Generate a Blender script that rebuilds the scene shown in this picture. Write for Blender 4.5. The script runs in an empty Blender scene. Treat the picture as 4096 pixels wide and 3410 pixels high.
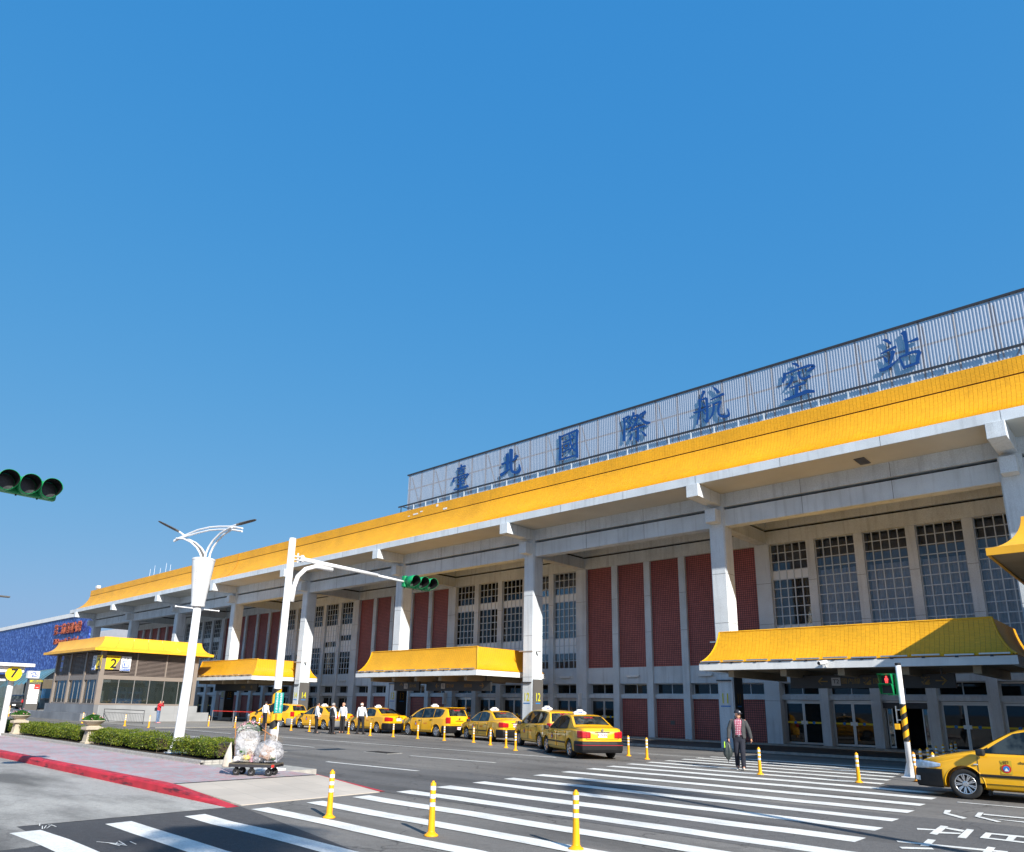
import bpy, bmesh, math, random
from mathutils import Vector, Matrix, Euler
random.seed(7)
R = math.radians
scene = bpy.context.scene
COL = scene.collection

# ------------------------------------------------------------------ camera
YAW, PITCH, ROLL, EYE = 0.743113, 0.264664, -0.018959, 1.72
cam_d = bpy.data.cameras.new('camera')
cam_d.sensor_width = 36.0
cam_d.lens = 2876.51 / 4096 * 36.0
cam_d.shift_y = 340.0 / 4096
cam_d.clip_start = 0.1
cam_d.clip_end = 6000
cam = bpy.data.objects.new('camera', cam_d)
COL.objects.link(cam)
_f = Vector((-math.sin(YAW) * math.cos(PITCH), math.cos(YAW) * math.cos(PITCH), math.sin(PITCH)))
_r0 = Vector((math.cos(YAW), math.sin(YAW), 0))
_d0 = _f.cross(_r0)
_r = _r0 * math.cos(ROLL) + _d0 * math.sin(ROLL)
_d = -_r0 * math.sin(ROLL) + _d0 * math.cos(ROLL)
m = Matrix(((_r.x, -_d.x, -_f.x, 0), (_r.y, -_d.y, -_f.y, 0), (_r.z, -_d.z, -_f.z, EYE), (0, 0, 0, 1)))
cam.matrix_world = m
scene.camera = cam

# ------------------------------------------------------------------ light
SUN_EL = R(31.0)
SUN_AZ = R(-20.0)            # direction towards the sun, measured from +X
to_sun = Vector((math.cos(SUN_AZ) * math.cos(SUN_EL), math.sin(SUN_AZ) * math.cos(SUN_EL), math.sin(SUN_EL)))
world = bpy.data.worlds.new('World')
scene.world = world
world.use_nodes = True
wn = world.node_tree
for n in list(wn.nodes):
    wn.nodes.remove(n)
sky = wn.nodes.new('ShaderNodeTexSky')
sky.sky_type = 'NISHITA'
sky.sun_disc = False
sky.sun_elevation = SUN_EL
sky.sun_rotation = math.atan2(to_sun.x, to_sun.y)
sky.altitude = 0
sky.air_density = 1.0
sky.dust_density = 2.0
sky.ozone_density = 4.0
bg = wn.nodes.new('ShaderNodeBackground')
bg.inputs['Strength'].default_value = 0.15
wo = wn.nodes.new('ShaderNodeOutputWorld')
# film response of the photograph: a deep, even blue from zenith to a paler horizon
sepc = wn.nodes.new('ShaderNodeSeparateColor'); comc = wn.nodes.new('ShaderNodeCombineColor')
wn.links.new(sky.outputs[0], sepc.inputs[0])
for ch, (amp, pw) in enumerate(((0.362, 1.05), (0.330, 0.37), (0.465, 0.123))):
    p_ = wn.nodes.new('ShaderNodeMath'); p_.operation = 'POWER'; p_.inputs[1].default_value = pw
    q_ = wn.nodes.new('ShaderNodeMath'); q_.operation = 'MULTIPLY'; q_.inputs[1].default_value = amp / 0.15 * 0.15 ** pw
    wn.links.new(sepc.outputs[ch], p_.inputs[0]); wn.links.new(p_.outputs[0], q_.inputs[0]); wn.links.new(q_.outputs[0], comc.inputs[ch])
cap_ = wn.nodes.new('ShaderNodeMath'); cap_.operation = 'MULTIPLY'; cap_.inputs[1].default_value = 0.92
mn_ = wn.nodes.new('ShaderNodeMath'); mn_.operation = 'MINIMUM'
wn.links.new(comc.inputs[1].links[0].from_socket, cap_.inputs[0])
wn.links.new(comc.inputs[0].links[0].from_socket, mn_.inputs[0]); wn.links.new(cap_.outputs[0], mn_.inputs[1])
wn.links.new(mn_.outputs[0], comc.inputs[0])
wn.links.new(comc.outputs[0], bg.inputs[0])
wn.links.new(bg.outputs[0], wo.inputs[0])
sun_d = bpy.data.lights.new('sun', 'SUN')
sun_d.energy = 4.8
sun_d.angle = R(0.53)
sun_d.color = (1.0, 0.95, 0.87)
sun = bpy.data.objects.new('sun', sun_d)
COL.objects.link(sun)
sun.rotation_euler = to_sun.to_track_quat('Z', 'Y').to_euler()
scene.view_settings.view_transform = 'Standard'
scene.view_settings.look = 'None'
scene.view_settings.exposure = 0.68
scene.view_settings.gamma = 1.0
scene.view_settings.use_curve_mapping = False
scene.cycles.use_denoising = True
scene.cycles.max_bounces = 8
scene.cycles.transparent_max_bounces = 12
scene.cycles.caustics_reflective = False
scene.cycles.caustics_refractive = False

# ------------------------------------------------------------------ materials
def mat(name, col, rough=0.6, metal=0.0, var=0.10, vscale=1.5, fine=0.0, fscale=80.0, bump=0.0, bscale=60.0,
        coat=0.0, spec=0.5, streak=0.0, emit=None, estr=0.0, col2=None):
    M = bpy.data.materials.new(name)
    M.use_nodes = True
    nt = M.node_tree
    b = nt.nodes['Principled BSDF']
    b.inputs['Roughness'].default_value = rough
    b.inputs['Metallic'].default_value = metal
    b.inputs['Specular IOR Level'].default_value = spec
    b.inputs['Coat Weight'].default_value = coat
    b.inputs['Coat Roughness'].default_value = 0.04
    tc = nt.nodes.new('ShaderNodeTexCoord')
    cur = None
    def noise(scale, detail=3.0, stretch=None):
        n = nt.nodes.new('ShaderNodeTexNoise')
        n.inputs['Scale'].default_value = scale
        n.inputs['Detail'].default_value = detail
        if stretch:
            mp = nt.nodes.new('ShaderNodeMapping')
            mp.inputs['Scale'].default_value = stretch
            nt.links.new(tc.outputs['Object'], mp.inputs[0])
            nt.links.new(mp.outputs[0], n.inputs[0])
        else:
            nt.links.new(tc.outputs['Object'], n.inputs[0])
        return n
    def mixcol(fac_socket, a, c2):
        mx = nt.nodes.new('ShaderNodeMix')
        mx.data_type = 'RGBA'
        nt.links.new(fac_socket, mx.inputs[0])
        if isinstance(a, tuple): mx.inputs[6].default_value = (*a, 1)
        else: nt.links.new(a, mx.inputs[6])
        if isinstance(c2, tuple): mx.inputs[7].default_value = (*c2, 1)
        else: nt.links.new(c2, mx.inputs[7])
        return mx.outputs[2]
    c = tuple(col)
    out = None
    if var > 0:
        n = noise(vscale, 4.0)
        rmp = nt.nodes.new('ShaderNodeMapRange')
        rmp.inputs[1].default_value = 0.3; rmp.inputs[2].default_value = 0.7
        nt.links.new(n.outputs[0], rmp.inputs[0])
        lo = tuple(x * (1 - var) for x in c)
        hi = tuple(min(1, x * (1 + var)) for x in (col2 or c))
        out = mixcol(rmp.outputs[0], lo, hi)
    if fine > 0:
        n = noise(fscale, 2.0)
        rmp = nt.nodes.new('ShaderNodeMapRange')
        rmp.inputs[1].default_value = 0.35; rmp.inputs[2].default_value = 0.65
        rmp.inputs[3].default_value = 1 - fine; rmp.inputs[4].default_value = 1 + fine
        nt.links.new(n.outputs[0], rmp.inputs[0])
        mx = nt.nodes.new('ShaderNodeMix'); mx.data_type = 'RGBA'; mx.blend_type = 'MULTIPLY'
        mx.inputs[0].default_value = 1.0
        if out is None: mx.inputs[6].default_value = (*c, 1)
        else: nt.links.new(out, mx.inputs[6])
        nt.links.new(rmp.outputs[0], mx.inputs[7])
        out = mx.outputs[2]
    if streak > 0:
        n = noise(1.0, 5.0, (5.0, 5.0, 0.35))
        rmp = nt.nodes.new('ShaderNodeMapRange')
        rmp.inputs[1].default_value = 0.52; rmp.inputs[2].default_value = 0.75
        rmp.inputs[3].default_value = 1.0; rmp.inputs[4].default_value = 1 - streak
        nt.links.new(n.outputs[0], rmp.inputs[0])
        mx = nt.nodes.new('ShaderNodeMix'); mx.data_type = 'RGBA'; mx.blend_type = 'MULTIPLY'
        mx.inputs[0].default_value = 1.0
        if out is None: mx.inputs[6].default_value = (*c, 1)
        else: nt.links.new(out, mx.inputs[6])
        nt.links.new(rmp.outputs[0], mx.inputs[7])
        out = mx.outputs[2]
    if out is None:
        b.inputs['Base Color'].default_value = (*c, 1)
    else:
        nt.links.new(out, b.inputs['Base Color'])
    if bump > 0:
        n = noise(bscale, 3.0)
        bp = nt.nodes.new('ShaderNodeBump')
        bp.inputs['Strength'].default_value = bump
        bp.inputs['Distance'].default_value = 0.01
        nt.links.new(n.outputs[0], bp.inputs['Height'])
        nt.links.new(bp.outputs[0], b.inputs['Normal'])
    if emit:
        b.inputs['Emission Color'].default_value = (*emit, 1)
        b.inputs['Emission Strength'].default_value = estr
    return M

def brick_mat(name, c1, c2, mortar, bw, rh, msize, axes=('X', 'Z'), offset=0.0, rough=0.5, bump=0.6, vmul=1.0, blot=0.12):
    M = bpy.data.materials.new(name)
    M.use_nodes = True
    nt = M.node_tree
    b = nt.nodes['Principled BSDF']
    b.inputs['Roughness'].default_value = rough
    tc = nt.nodes.new('ShaderNodeTexCoord')
    sp = nt.nodes.new('ShaderNodeSeparateXYZ')
    nt.links.new(tc.outputs['Object'], sp.inputs[0])
    cb = nt.nodes.new('ShaderNodeCombineXYZ')
    nt.links.new(sp.outputs[axes[0]], cb.inputs[0])
    ml = nt.nodes.new('ShaderNodeMath'); ml.operation = 'MULTIPLY'; ml.inputs[1].default_value = vmul
    nt.links.new(sp.outputs[axes[1]], ml.inputs[0])
    nt.links.new(ml.outputs[0], cb.inputs[1])
    br = nt.nodes.new('ShaderNodeTexBrick')
    br.offset = offset
    br.inputs['Color1'].default_value = (*c1, 1)
    br.inputs['Color2'].default_value = (*c2, 1)
    br.inputs['Mortar'].default_value = (*mortar, 1)
    br.inputs['Scale'].default_value = 1.0
    br.inputs['Mortar Size'].default_value = msize
    br.inputs['Mortar Smooth'].default_value = 0.1
    br.inputs['Brick Width'].default_value = bw
    br.inputs['Row Height'].default_value = rh
    nt.links.new(cb.outputs[0], br.inputs['Vector'])
    n = nt.nodes.new('ShaderNodeTexNoise'); n.inputs['Scale'].default_value = 0.7; n.inputs['Detail'].default_value = 5
    nt.links.new(tc.outputs['Object'], n.inputs[0])
    rm = nt.nodes.new('ShaderNodeMapRange')
    rm.inputs[1].default_value = 0.3; rm.inputs[2].default_value = 0.7
    rm.inputs[3].default_value = 1 - blot; rm.inputs[4].default_value = 1 + blot
    nt.links.new(n.outputs[0], rm.inputs[0])
    mx = nt.nodes.new('ShaderNodeMix'); mx.data_type = 'RGBA'; mx.blend_type = 'MULTIPLY'; mx.inputs[0].default_value = 1
    nt.links.new(br.outputs['Color'], mx.inputs[6]); nt.links.new(rm.outputs[0], mx.inputs[7])
    nt.links.new(mx.outputs[2], b.inputs['Base Color'])
    bp = nt.nodes.new('ShaderNodeBump'); bp.inputs['Strength'].default_value = bump; bp.inputs['Distance'].default_value = 0.01
    bp.invert = True
    nt.links.new(br.outputs['Fac'], bp.inputs['Height'])
    nt.links.new(bp.outputs[0], b.inputs['Normal'])
    return M

def glass_mat(name, tint=(0.7, 0.8, 0.8), refl=0.12, alpha=0.75, rough=0.02):
    """architectural glass: fresnel mix of a sharp reflection over a tinted see-through pane"""
    M = bpy.data.materials.new(name)
    M.use_nodes = True
    nt = M.node_tree
    for n in list(nt.nodes):
        nt.nodes.remove(n)
    out = nt.nodes.new('ShaderNodeOutputMaterial')
    tr = nt.nodes.new('ShaderNodeBsdfTransparent'); tr.inputs[0].default_value = (*tint, 1)
    df = nt.nodes.new('ShaderNodeBsdfDiffuse'); df.inputs[0].default_value = tuple(0.25 * t for t in tint) + (1,)
    m1 = nt.nodes.new('ShaderNodeMixShader'); m1.inputs[0].default_value = 1 - alpha
    nt.links.new(tr.outputs[0], m1.inputs[1]); nt.links.new(df.outputs[0], m1.inputs[2])
    gl = nt.nodes.new('ShaderNodeBsdfGlossy'); gl.inputs['Roughness'].default_value = rough
    lw = nt.nodes.new('ShaderNodeFresnel'); lw.inputs[0].default_value = 1.5
    ad = nt.nodes.new('ShaderNodeMath'); ad.operation = 'ADD'; ad.inputs[1].default_value = refl; ad.use_clamp = True
    nt.links.new(lw.outputs[0], ad.inputs[0])
    m2 = nt.nodes.new('ShaderNodeMixShader')
    nt.links.new(ad.outputs[0], m2.inputs[0]); nt.links.new(m1.outputs[0], m2.inputs[1]); nt.links.new(gl.outputs[0], m2.inputs[2])
    nt.links.new(m2.outputs[0], out.inputs[0])
    return M

# ------------------------------------------------------------------ mesh helpers
class MB:
    def __init__(s):
        s.v = []; s.f = []
    def add(s, vs, fs):
        o = len(s.v); s.v += [tuple(p) for p in vs]; s.f += [tuple(i + o for i in f) for f in fs]; return s
    def box(s, x0, x1, y0, y1, z0, z1):
        return s.add([(x0,y0,z0),(x1,y0,z0),(x1,y1,z0),(x0,y1,z0),(x0,y0,z1),(x1,y0,z1),(x1,y1,z1),(x0,y1,z1)],
                     [(3,2,1,0),(4,5,6,7),(0,1,5,4),(1,2,6,5),(2,3,7,6),(3,0,4,7)])
    def bar(s, a, b, w, h, up=(0,0,1)):
        """box beam from a to b, w across, h along up"""
        a = Vector(a); b = Vector(b); t = (b - a).normalized(); u = Vector(up)
        if abs(t.dot(u)) > 0.99: u = Vector((0,1,0))
        n = t.cross(u).normalized(); u = n.cross(t)
        c = [a + n*i*w/2 + u*j*h/2 for i, j in ((-1,-1),(1,-1),(1,1),(-1,1))] + [b + n*i*w/2 + u*j*h/2 for i, j in ((-1,-1),(1,-1),(1,1),(-1,1))]
        return s.add(c, [(3,2,1,0),(4,5,6,7),(0,1,5,4),(1,2,6,5),(2,3,7,6),(3,0,4,7)])
    def quad(s, *p):
        return s.add(p, [tuple(range(len(p)))])
    def prism(s, poly, fn0, fn1):
        """poly of 2-tuples; fn0/fn1 map (u,v) to 3D for the two caps"""
        n = len(poly)
        ar = sum(poly[i][0]*poly[(i+1) % n][1] - poly[(i+1) % n][0]*poly[i][1] for i in range(n))
        if ar < 0: poly = poly[::-1]
        vs = [fn0(*p) for p in poly] + [fn1(*p) for p in poly]
        fs = [tuple(range(n)), tuple(range(2*n-1, n-1, -1))] + [(i, i+n, (i+1) % n + n, (i+1) % n) for i in range(n)]
        return s.add(vs, fs)
    def tube(s, pts, rad, n=10, cap=True):
        pts = [Vector(p) for p in pts]
        if not isinstance(rad, (list, tuple)): rad = [rad] * len(pts)
        o = len(s.v); ref = None
        for i, p in enumerate(pts):
            t = (pts[min(i+1, len(pts)-1)] - pts[max(i-1, 0)]).normalized()
            if ref is None:
                ref = Vector((0,0,1)) if abs(t.z) < 0.9 else Vector((1,0,0))
            a = t.cross(ref).normalized(); b = a.cross(t); ref = b
            for k in range(n):
                q = p + (a*math.cos(2*math.pi*k/n) + b*math.sin(2*math.pi*k/n)) * rad[i]
                s.v.append(tuple(q))
        for i in range(len(pts)-1):
            for k in range(n):
                s.f.append((o+i*n+k, o+i*n+(k+1) % n, o+(i+1)*n+(k+1) % n, o+(i+1)*n+k))
        if cap:
            s.f.append(tuple(o+k for k in range(n))[::-1]); e = o+(len(pts)-1)*n
            s.f.append(tuple(e+k for k in range(n)))
        return s
    def lathe(s, prof, n=20, c=(0,0,0), axis='Z', cap=True):
        o = len(s.v)
        for r, z in prof:
            for k in range(n):
                a = 2*math.pi*k/n; x, y = r*math.cos(a), r*math.sin(a)
                p = {'Z': (x, y, z), 'Y': (x, z, y), 'X': (z, x, y)}[axis]
                s.v.append((p[0]+c[0], p[1]+c[1], p[2]+c[2]))
        for i in range(len(prof)-1):
            for k in range(n):
                q = (o+i*n+k, o+i*n+(k+1) % n, o+(i+1)*n+(k+1) % n, o+(i+1)*n+k)
                s.f.append(q if axis != 'Y' else q[::-1])
        if cap:
            s.f.append(tuple(o+k for k in range(n))[::-1]); e = o+(len(prof)-1)*n
            s.f.append(tuple(e+k for k in range(n)))
        return s
    def ball(s, c, r, nu=14, nv=8, sc=(1,1,1)):
        o = len(s.v)
        s.v.append((c[0], c[1], c[2]-r*sc[2]))
        for j in range(1, nv):
            th = math.pi*j/nv - math.pi/2
            for k in range(nu):
                a = 2*math.pi*k/nu
                s.v.append((c[0]+r*sc[0]*math.cos(th)*math.cos(a), c[1]+r*sc[1]*math.cos(th)*math.sin(a), c[2]+r*sc[2]*math.sin(th)))
        s.v.append((c[0], c[1], c[2]+r*sc[2])); t = len(s.v)-1
        for k in range(nu):
            s.f.append((o, o+1+(k+1) % nu, o+1+k))
            s.f.append((t, o+1+(nv-2)*nu+k, o+1+(nv-2)*nu+(k+1) % nu))
            for j in range(nv-2):
                s.f.append((o+1+j*nu+k, o+1+j*nu+(k+1) % nu, o+1+(j+1)*nu+(k+1) % nu, o+1+(j+1)*nu+k))
        return s
    def grid(s, rows, closed=False):
        """rows: list of equal-length point lists -> quad surface"""
        o = len(s.v); n = len(rows[0])
        for r in rows: s.v += [tuple(p) for p in r]
        for i in range(len(rows)-1):
            for k in range(n if closed else n-1):
                s.f.append((o+i*n+k, o+i*n+(k+1) % n, o+(i+1)*n+(k+1) % n, o+(i+1)*n+k))
        return s
    def mesh(s, name, smooth=False):
        me = bpy.data.meshes.new(name)
        me.from_pydata(s.v, [], s.f)
        me.update()
        if smooth:
            me.polygons.foreach_set('use_smooth', [True]*len(me.polygons))
        return me
    def build(s, name, material, parent=None, smooth=False, bevel=0.0, fix=False, shape=None):
        me = s.mesh(name, smooth)
        if fix:
            bm = bmesh.new(); bm.from_mesh(me); bmesh.ops.recalc_face_normals(bm, faces=bm.faces); bm.to_mesh(me); bm.free()
        me.materials.append(MT[material] if isinstance(material, str) else material)
        o = obj(name, me, parent)
        if name in STUFF: o['kind'] = 'stuff'
        if bevel:
            md = o.modifiers.new('bevel', 'BEVEL'); md.width = bevel; md.segments = 2; md.limit_method = 'ANGLE'; md.angle_limit = R(50)
        if smooth == 'auto' or (smooth and bevel):
            pass
        return o

def obj(name, data, parent=None):
    o = bpy.data.objects.new(name, data)
    COL.objects.link(o)
    if parent is not None: o.parent = parent
    return o
def empty(name, loc=(0,0,0), rz=0.0):
    o = bpy.data.objects.new(name, None); COL.objects.link(o)
    o.location = loc; o.rotation_euler = (0,0,rz); o.empty_display_size = 0.2
    return o
def tag(o, label=None, cat=None, group=None, kind=None):
    if label: o['label'] = label
    if cat: o['category'] = cat
    if group: o['group'] = group
    if kind: o['kind'] = kind
    return o
def copy_tree(o, parent=None):
    c = o.copy(); COL.objects.link(c)
    if parent is not None: c.parent = parent
    for ch in list(o.children):
        copy_tree(ch, c)
    return c
def smooth_angle(o, deg=35):
    """mark edges sharper than deg sharp so smooth shading keeps corners"""
    me = o.data
    bm = bmesh.new(); bm.from_mesh(me)
    for e in bm.edges:
        e.smooth = e.calc_face_angle(0.0) < R(deg)
    for f in bm.faces: f.smooth = True
    bm.to_mesh(me); bm.free()
    return o
def text_mesh(body, size=1.0, extrude=0.0, bold=0.0, align='CENTER'):
    cu = bpy.data.curves.new('text', 'FONT'); cu.body = body; cu.size = size; cu.extrude = extrude; cu.offset = bold
    cu.align_x = align; cu.align_y = 'CENTER'; cu.resolution_u = 3
    t = bpy.data.objects.new('text', cu)
    me = bpy.data.meshes.new_from_object(t)
    bpy.data.objects.remove(t); bpy.data.curves.remove(cu)
    me.materials.clear()
    return me
def text(name, body, size, material, loc, right, up, parent=None, extrude=0.002, bold=0.0, align='CENTER', sx=1.0):
    """flat lettering: right/up are the directions of the writing in space"""
    me = text_mesh(body, size, extrude, bold, align)
    r = Vector(right).normalized(); u = Vector(up).normalized(); n = r.cross(u)
    M = Matrix(((r.x*sx, u.x, n.x, loc[0]), (r.y*sx, u.y, n.y, loc[1]), (r.z*sx, u.z, n.z, loc[2]), (0,0,0,1)))
    me.transform(M)
    me.materials.append(MT[material])
    return obj(name, me, parent)

MT = {}
STUFF = {'joint', 'stems', 'flowers', 'rivets', 'foliage', 'leaves', 'crown', 'chalk_mark', 'bristles'}
MT['concrete'] = mat('concrete', (0.605, 0.655, 0.69), 0.85, var=0.10, vscale=0.9, fine=0.16, fscale=60, bump=0.25, bscale=90, streak=0.22)
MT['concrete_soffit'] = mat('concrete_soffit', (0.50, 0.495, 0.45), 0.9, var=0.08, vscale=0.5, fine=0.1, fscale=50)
MT['groove'] = mat('groove', (0.03, 0.03, 0.03), 0.9, var=0.0)
MT['yellow_tile'] = brick_mat('yellow_tile', (0.84, 0.425, 0.010), (0.79, 0.385, 0.008), (0.48, 0.20, 0.008), 0.15, 0.06, 0.006, rough=0.45, bump=0.5, blot=0.10)
def glaze_mat():
    M = mat('yellow_glaze', (0.86, 0.43, 0.010), 0.42, var=0.09, vscale=0.5, streak=0.10)
    nt = M.node_tree; b = nt.nodes['Principled BSDF']; src = b.inputs['Base Color'].links[0].from_socket
    tc = nt.nodes.new('ShaderNodeTexCoord'); sn = nt.nodes.new('ShaderNodeVectorMath'); sn.operation = 'SNAP'; sn.inputs[1].default_value = (.15, .06, .06)
    w = nt.nodes.new('ShaderNodeTexWhiteNoise'); w.noise_dimensions = '3D'
    oi = nt.nodes.new('ShaderNodeObjectInfo'); ad = nt.nodes.new('ShaderNodeVectorMath'); ad.operation = 'ADD'
    nt.links.new(tc.outputs['Object'], sn.inputs[0]); nt.links.new(sn.outputs[0], ad.inputs[0]); nt.links.new(oi.outputs['Location'], ad.inputs[1]); nt.links.new(ad.outputs[0], w.inputs[0])
    r = nt.nodes.new('ShaderNodeMapRange'); r.inputs[3].default_value = .93; r.inputs[4].default_value = 1.05
    nt.links.new(w.outputs['Value'], r.inputs[0])
    mx = nt.nodes.new('ShaderNodeMix'); mx.data_type = 'RGBA'; mx.blend_type = 'MULTIPLY'; mx.inputs[0].default_value = 1
    nt.links.new(src, mx.inputs[6]); nt.links.new(r.outputs[0], mx.inputs[7]); nt.links.new(mx.outputs[2], b.inputs['Base Color'])
    return M
MT['yellow_glaze'] = glaze_mat()
MT['tile_bed'] = mat('tile_bed', (0.36, 0.15, 0.02), 0.8, var=0.15)
MT['yellow_metal'] = mat('yellow_metal', (0.84, 0.43, 0.025), 0.4, streak=.1, var=0.08, vscale=0.8)
MT['red_tile'] = brick_mat('red_tile', (0.46, 0.125, 0.105), (0.38, 0.10, 0.085), (0.035, 0.02, 0.02), 0.115, 0.115, 0.012, rough=0.55, bump=0.8)
MT['win_bar'] = mat('win_bar', (0.56, 0.61, 0.64), 0.5, metal=0.1, var=0.05)
MT['glass'] = glass_mat('glass', (0.95, 0.96, 0.97), 0.0, 0.975)
MT['glass_door'] = glass_mat('glass_door', (0.30, 0.33, 0.33), 0.0, 0.8)
MT['glass_clear'] = glass_mat('glass_clear', (0.62, 0.74, 0.70), 0.08, 0.9)
MT['frosted'] = mat('frosted', (0.78, 0.82, 0.84), 0.35, var=0.04)
MT['curtain'] = mat('curtain', (0.46, 0.48, 0.53), 0.9, var=0.12, vscale=4.0)
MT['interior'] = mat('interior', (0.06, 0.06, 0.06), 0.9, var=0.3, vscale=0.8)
MT['pane_backing'] = mat('pane_backing', (0.20, 0.205, 0.21), 0.8, var=0.25, vscale=1.3)  # grey of the added panels that lift the dark panes
MT['interior_pale'] = mat('interior_pale', (0.48, 0.48, 0.44), 0.8, var=0.2, vscale=1.2)
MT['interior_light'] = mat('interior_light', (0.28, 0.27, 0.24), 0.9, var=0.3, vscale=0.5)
MT['aluminium'] = mat('aluminium', (0.55, 0.55, 0.54), 0.35, metal=0.8, var=0.05)
MT['steel_dark'] = mat('steel_dark', (0.05, 0.05, 0.055), 0.4, metal=0.3, var=0.1)
MT['black'] = mat('black', (0.012, 0.012, 0.013), 0.5, var=0.1)
MT['board_dark'] = mat('board_dark', (0.022, 0.022, 0.022), 0.45, var=0.1)
MT['board_grey'] = mat('board_grey', (0.10, 0.095, 0.09), 0.5, var=0.08)
MT['white_paint'] = mat('white_paint', (0.80, 0.80, 0.80), 0.4, var=0.03, vscale=2.0)
MT['white_wall'] = mat('white_wall', (0.74, 0.75, 0.74), 0.7, var=0.06, vscale=1.0, streak=0.12)
MT['sign_yellow'] = mat('sign_yellow', (0.85, 0.62, 0.01), 0.45, var=0.03)
MT['number_yellow'] = mat('number_yellow', (0.62, 0.58, 0.02), 0.5, var=0.05)
MT['sign_blue'] = mat('sign_blue', (0.015, 0.10, 0.42), 0.4, var=0.06)
MT['bar_blue'] = mat('bar_blue', (0.02, 0.20, 0.55), 0.5, var=0.03)
MT['letter_blue'] = mat('letter_blue', (0.012, 0.060, 0.23), 0.35, var=0.05)
MT['sign_red'] = mat('sign_red', (0.6, 0.03, 0.02), 0.5, var=0.05)
MT['sign_white'] = mat('sign_white', (0.82, 0.82, 0.82), 0.45, var=0.02)
MT['amber_text'] = mat('amber_text', (0.24, 0.14, 0.01), 0.5, var=0.0)
MT['grey_text'] = mat('grey_text', (0.38, 0.38, 0.38), 0.5, var=0.0)
def paint_mat():
    M = mat('road_white', (0.74, 0.735, 0.69), 0.75, var=0.12, vscale=2.0, fine=0.10, fscale=45)
    nt = M.node_tree; b = nt.nodes['Principled BSDF']; src = b.inputs['Base Color'].links[0].from_socket
    tc = nt.nodes.new('ShaderNodeTexCoord')
    for sc, lo, hi, st, k in ((26, .60, .72, (1, 1, 1), .75), (1.0, .50, .80, (.8, 3.5, 1), .45)):
        n = nt.nodes.new('ShaderNodeTexNoise'); n.inputs['Scale'].default_value = sc; n.inputs['Detail'].default_value = 8; n.inputs['Roughness'].default_value = .7
        mp = nt.nodes.new('ShaderNodeMapping'); mp.inputs['Scale'].default_value = st
        nt.links.new(tc.outputs['Object'], mp.inputs[0]); nt.links.new(mp.outputs[0], n.inputs[0])
        r = nt.nodes.new('ShaderNodeMapRange'); r.inputs[1].default_value = lo; r.inputs[2].default_value = hi; r.inputs[4].default_value = k
        nt.links.new(n.outputs[0], r.inputs[0])
        mx = nt.nodes.new('ShaderNodeMix'); mx.data_type = 'RGBA'; nt.links.new(r.outputs[0], mx.inputs[0]); nt.links.new(src, mx.inputs[6]); mx.inputs[7].default_value = (.16, .155, .15, 1)
        src = mx.outputs[2]
    nt.links.new(src, b.inputs['Base Color']); return M
MT['road_white'] = paint_mat()
MT['kerb_red'] = mat('kerb_red', (0.50, 0.022, 0.035), 0.6, var=0.22, vscale=2.5, streak=0.0)
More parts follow.
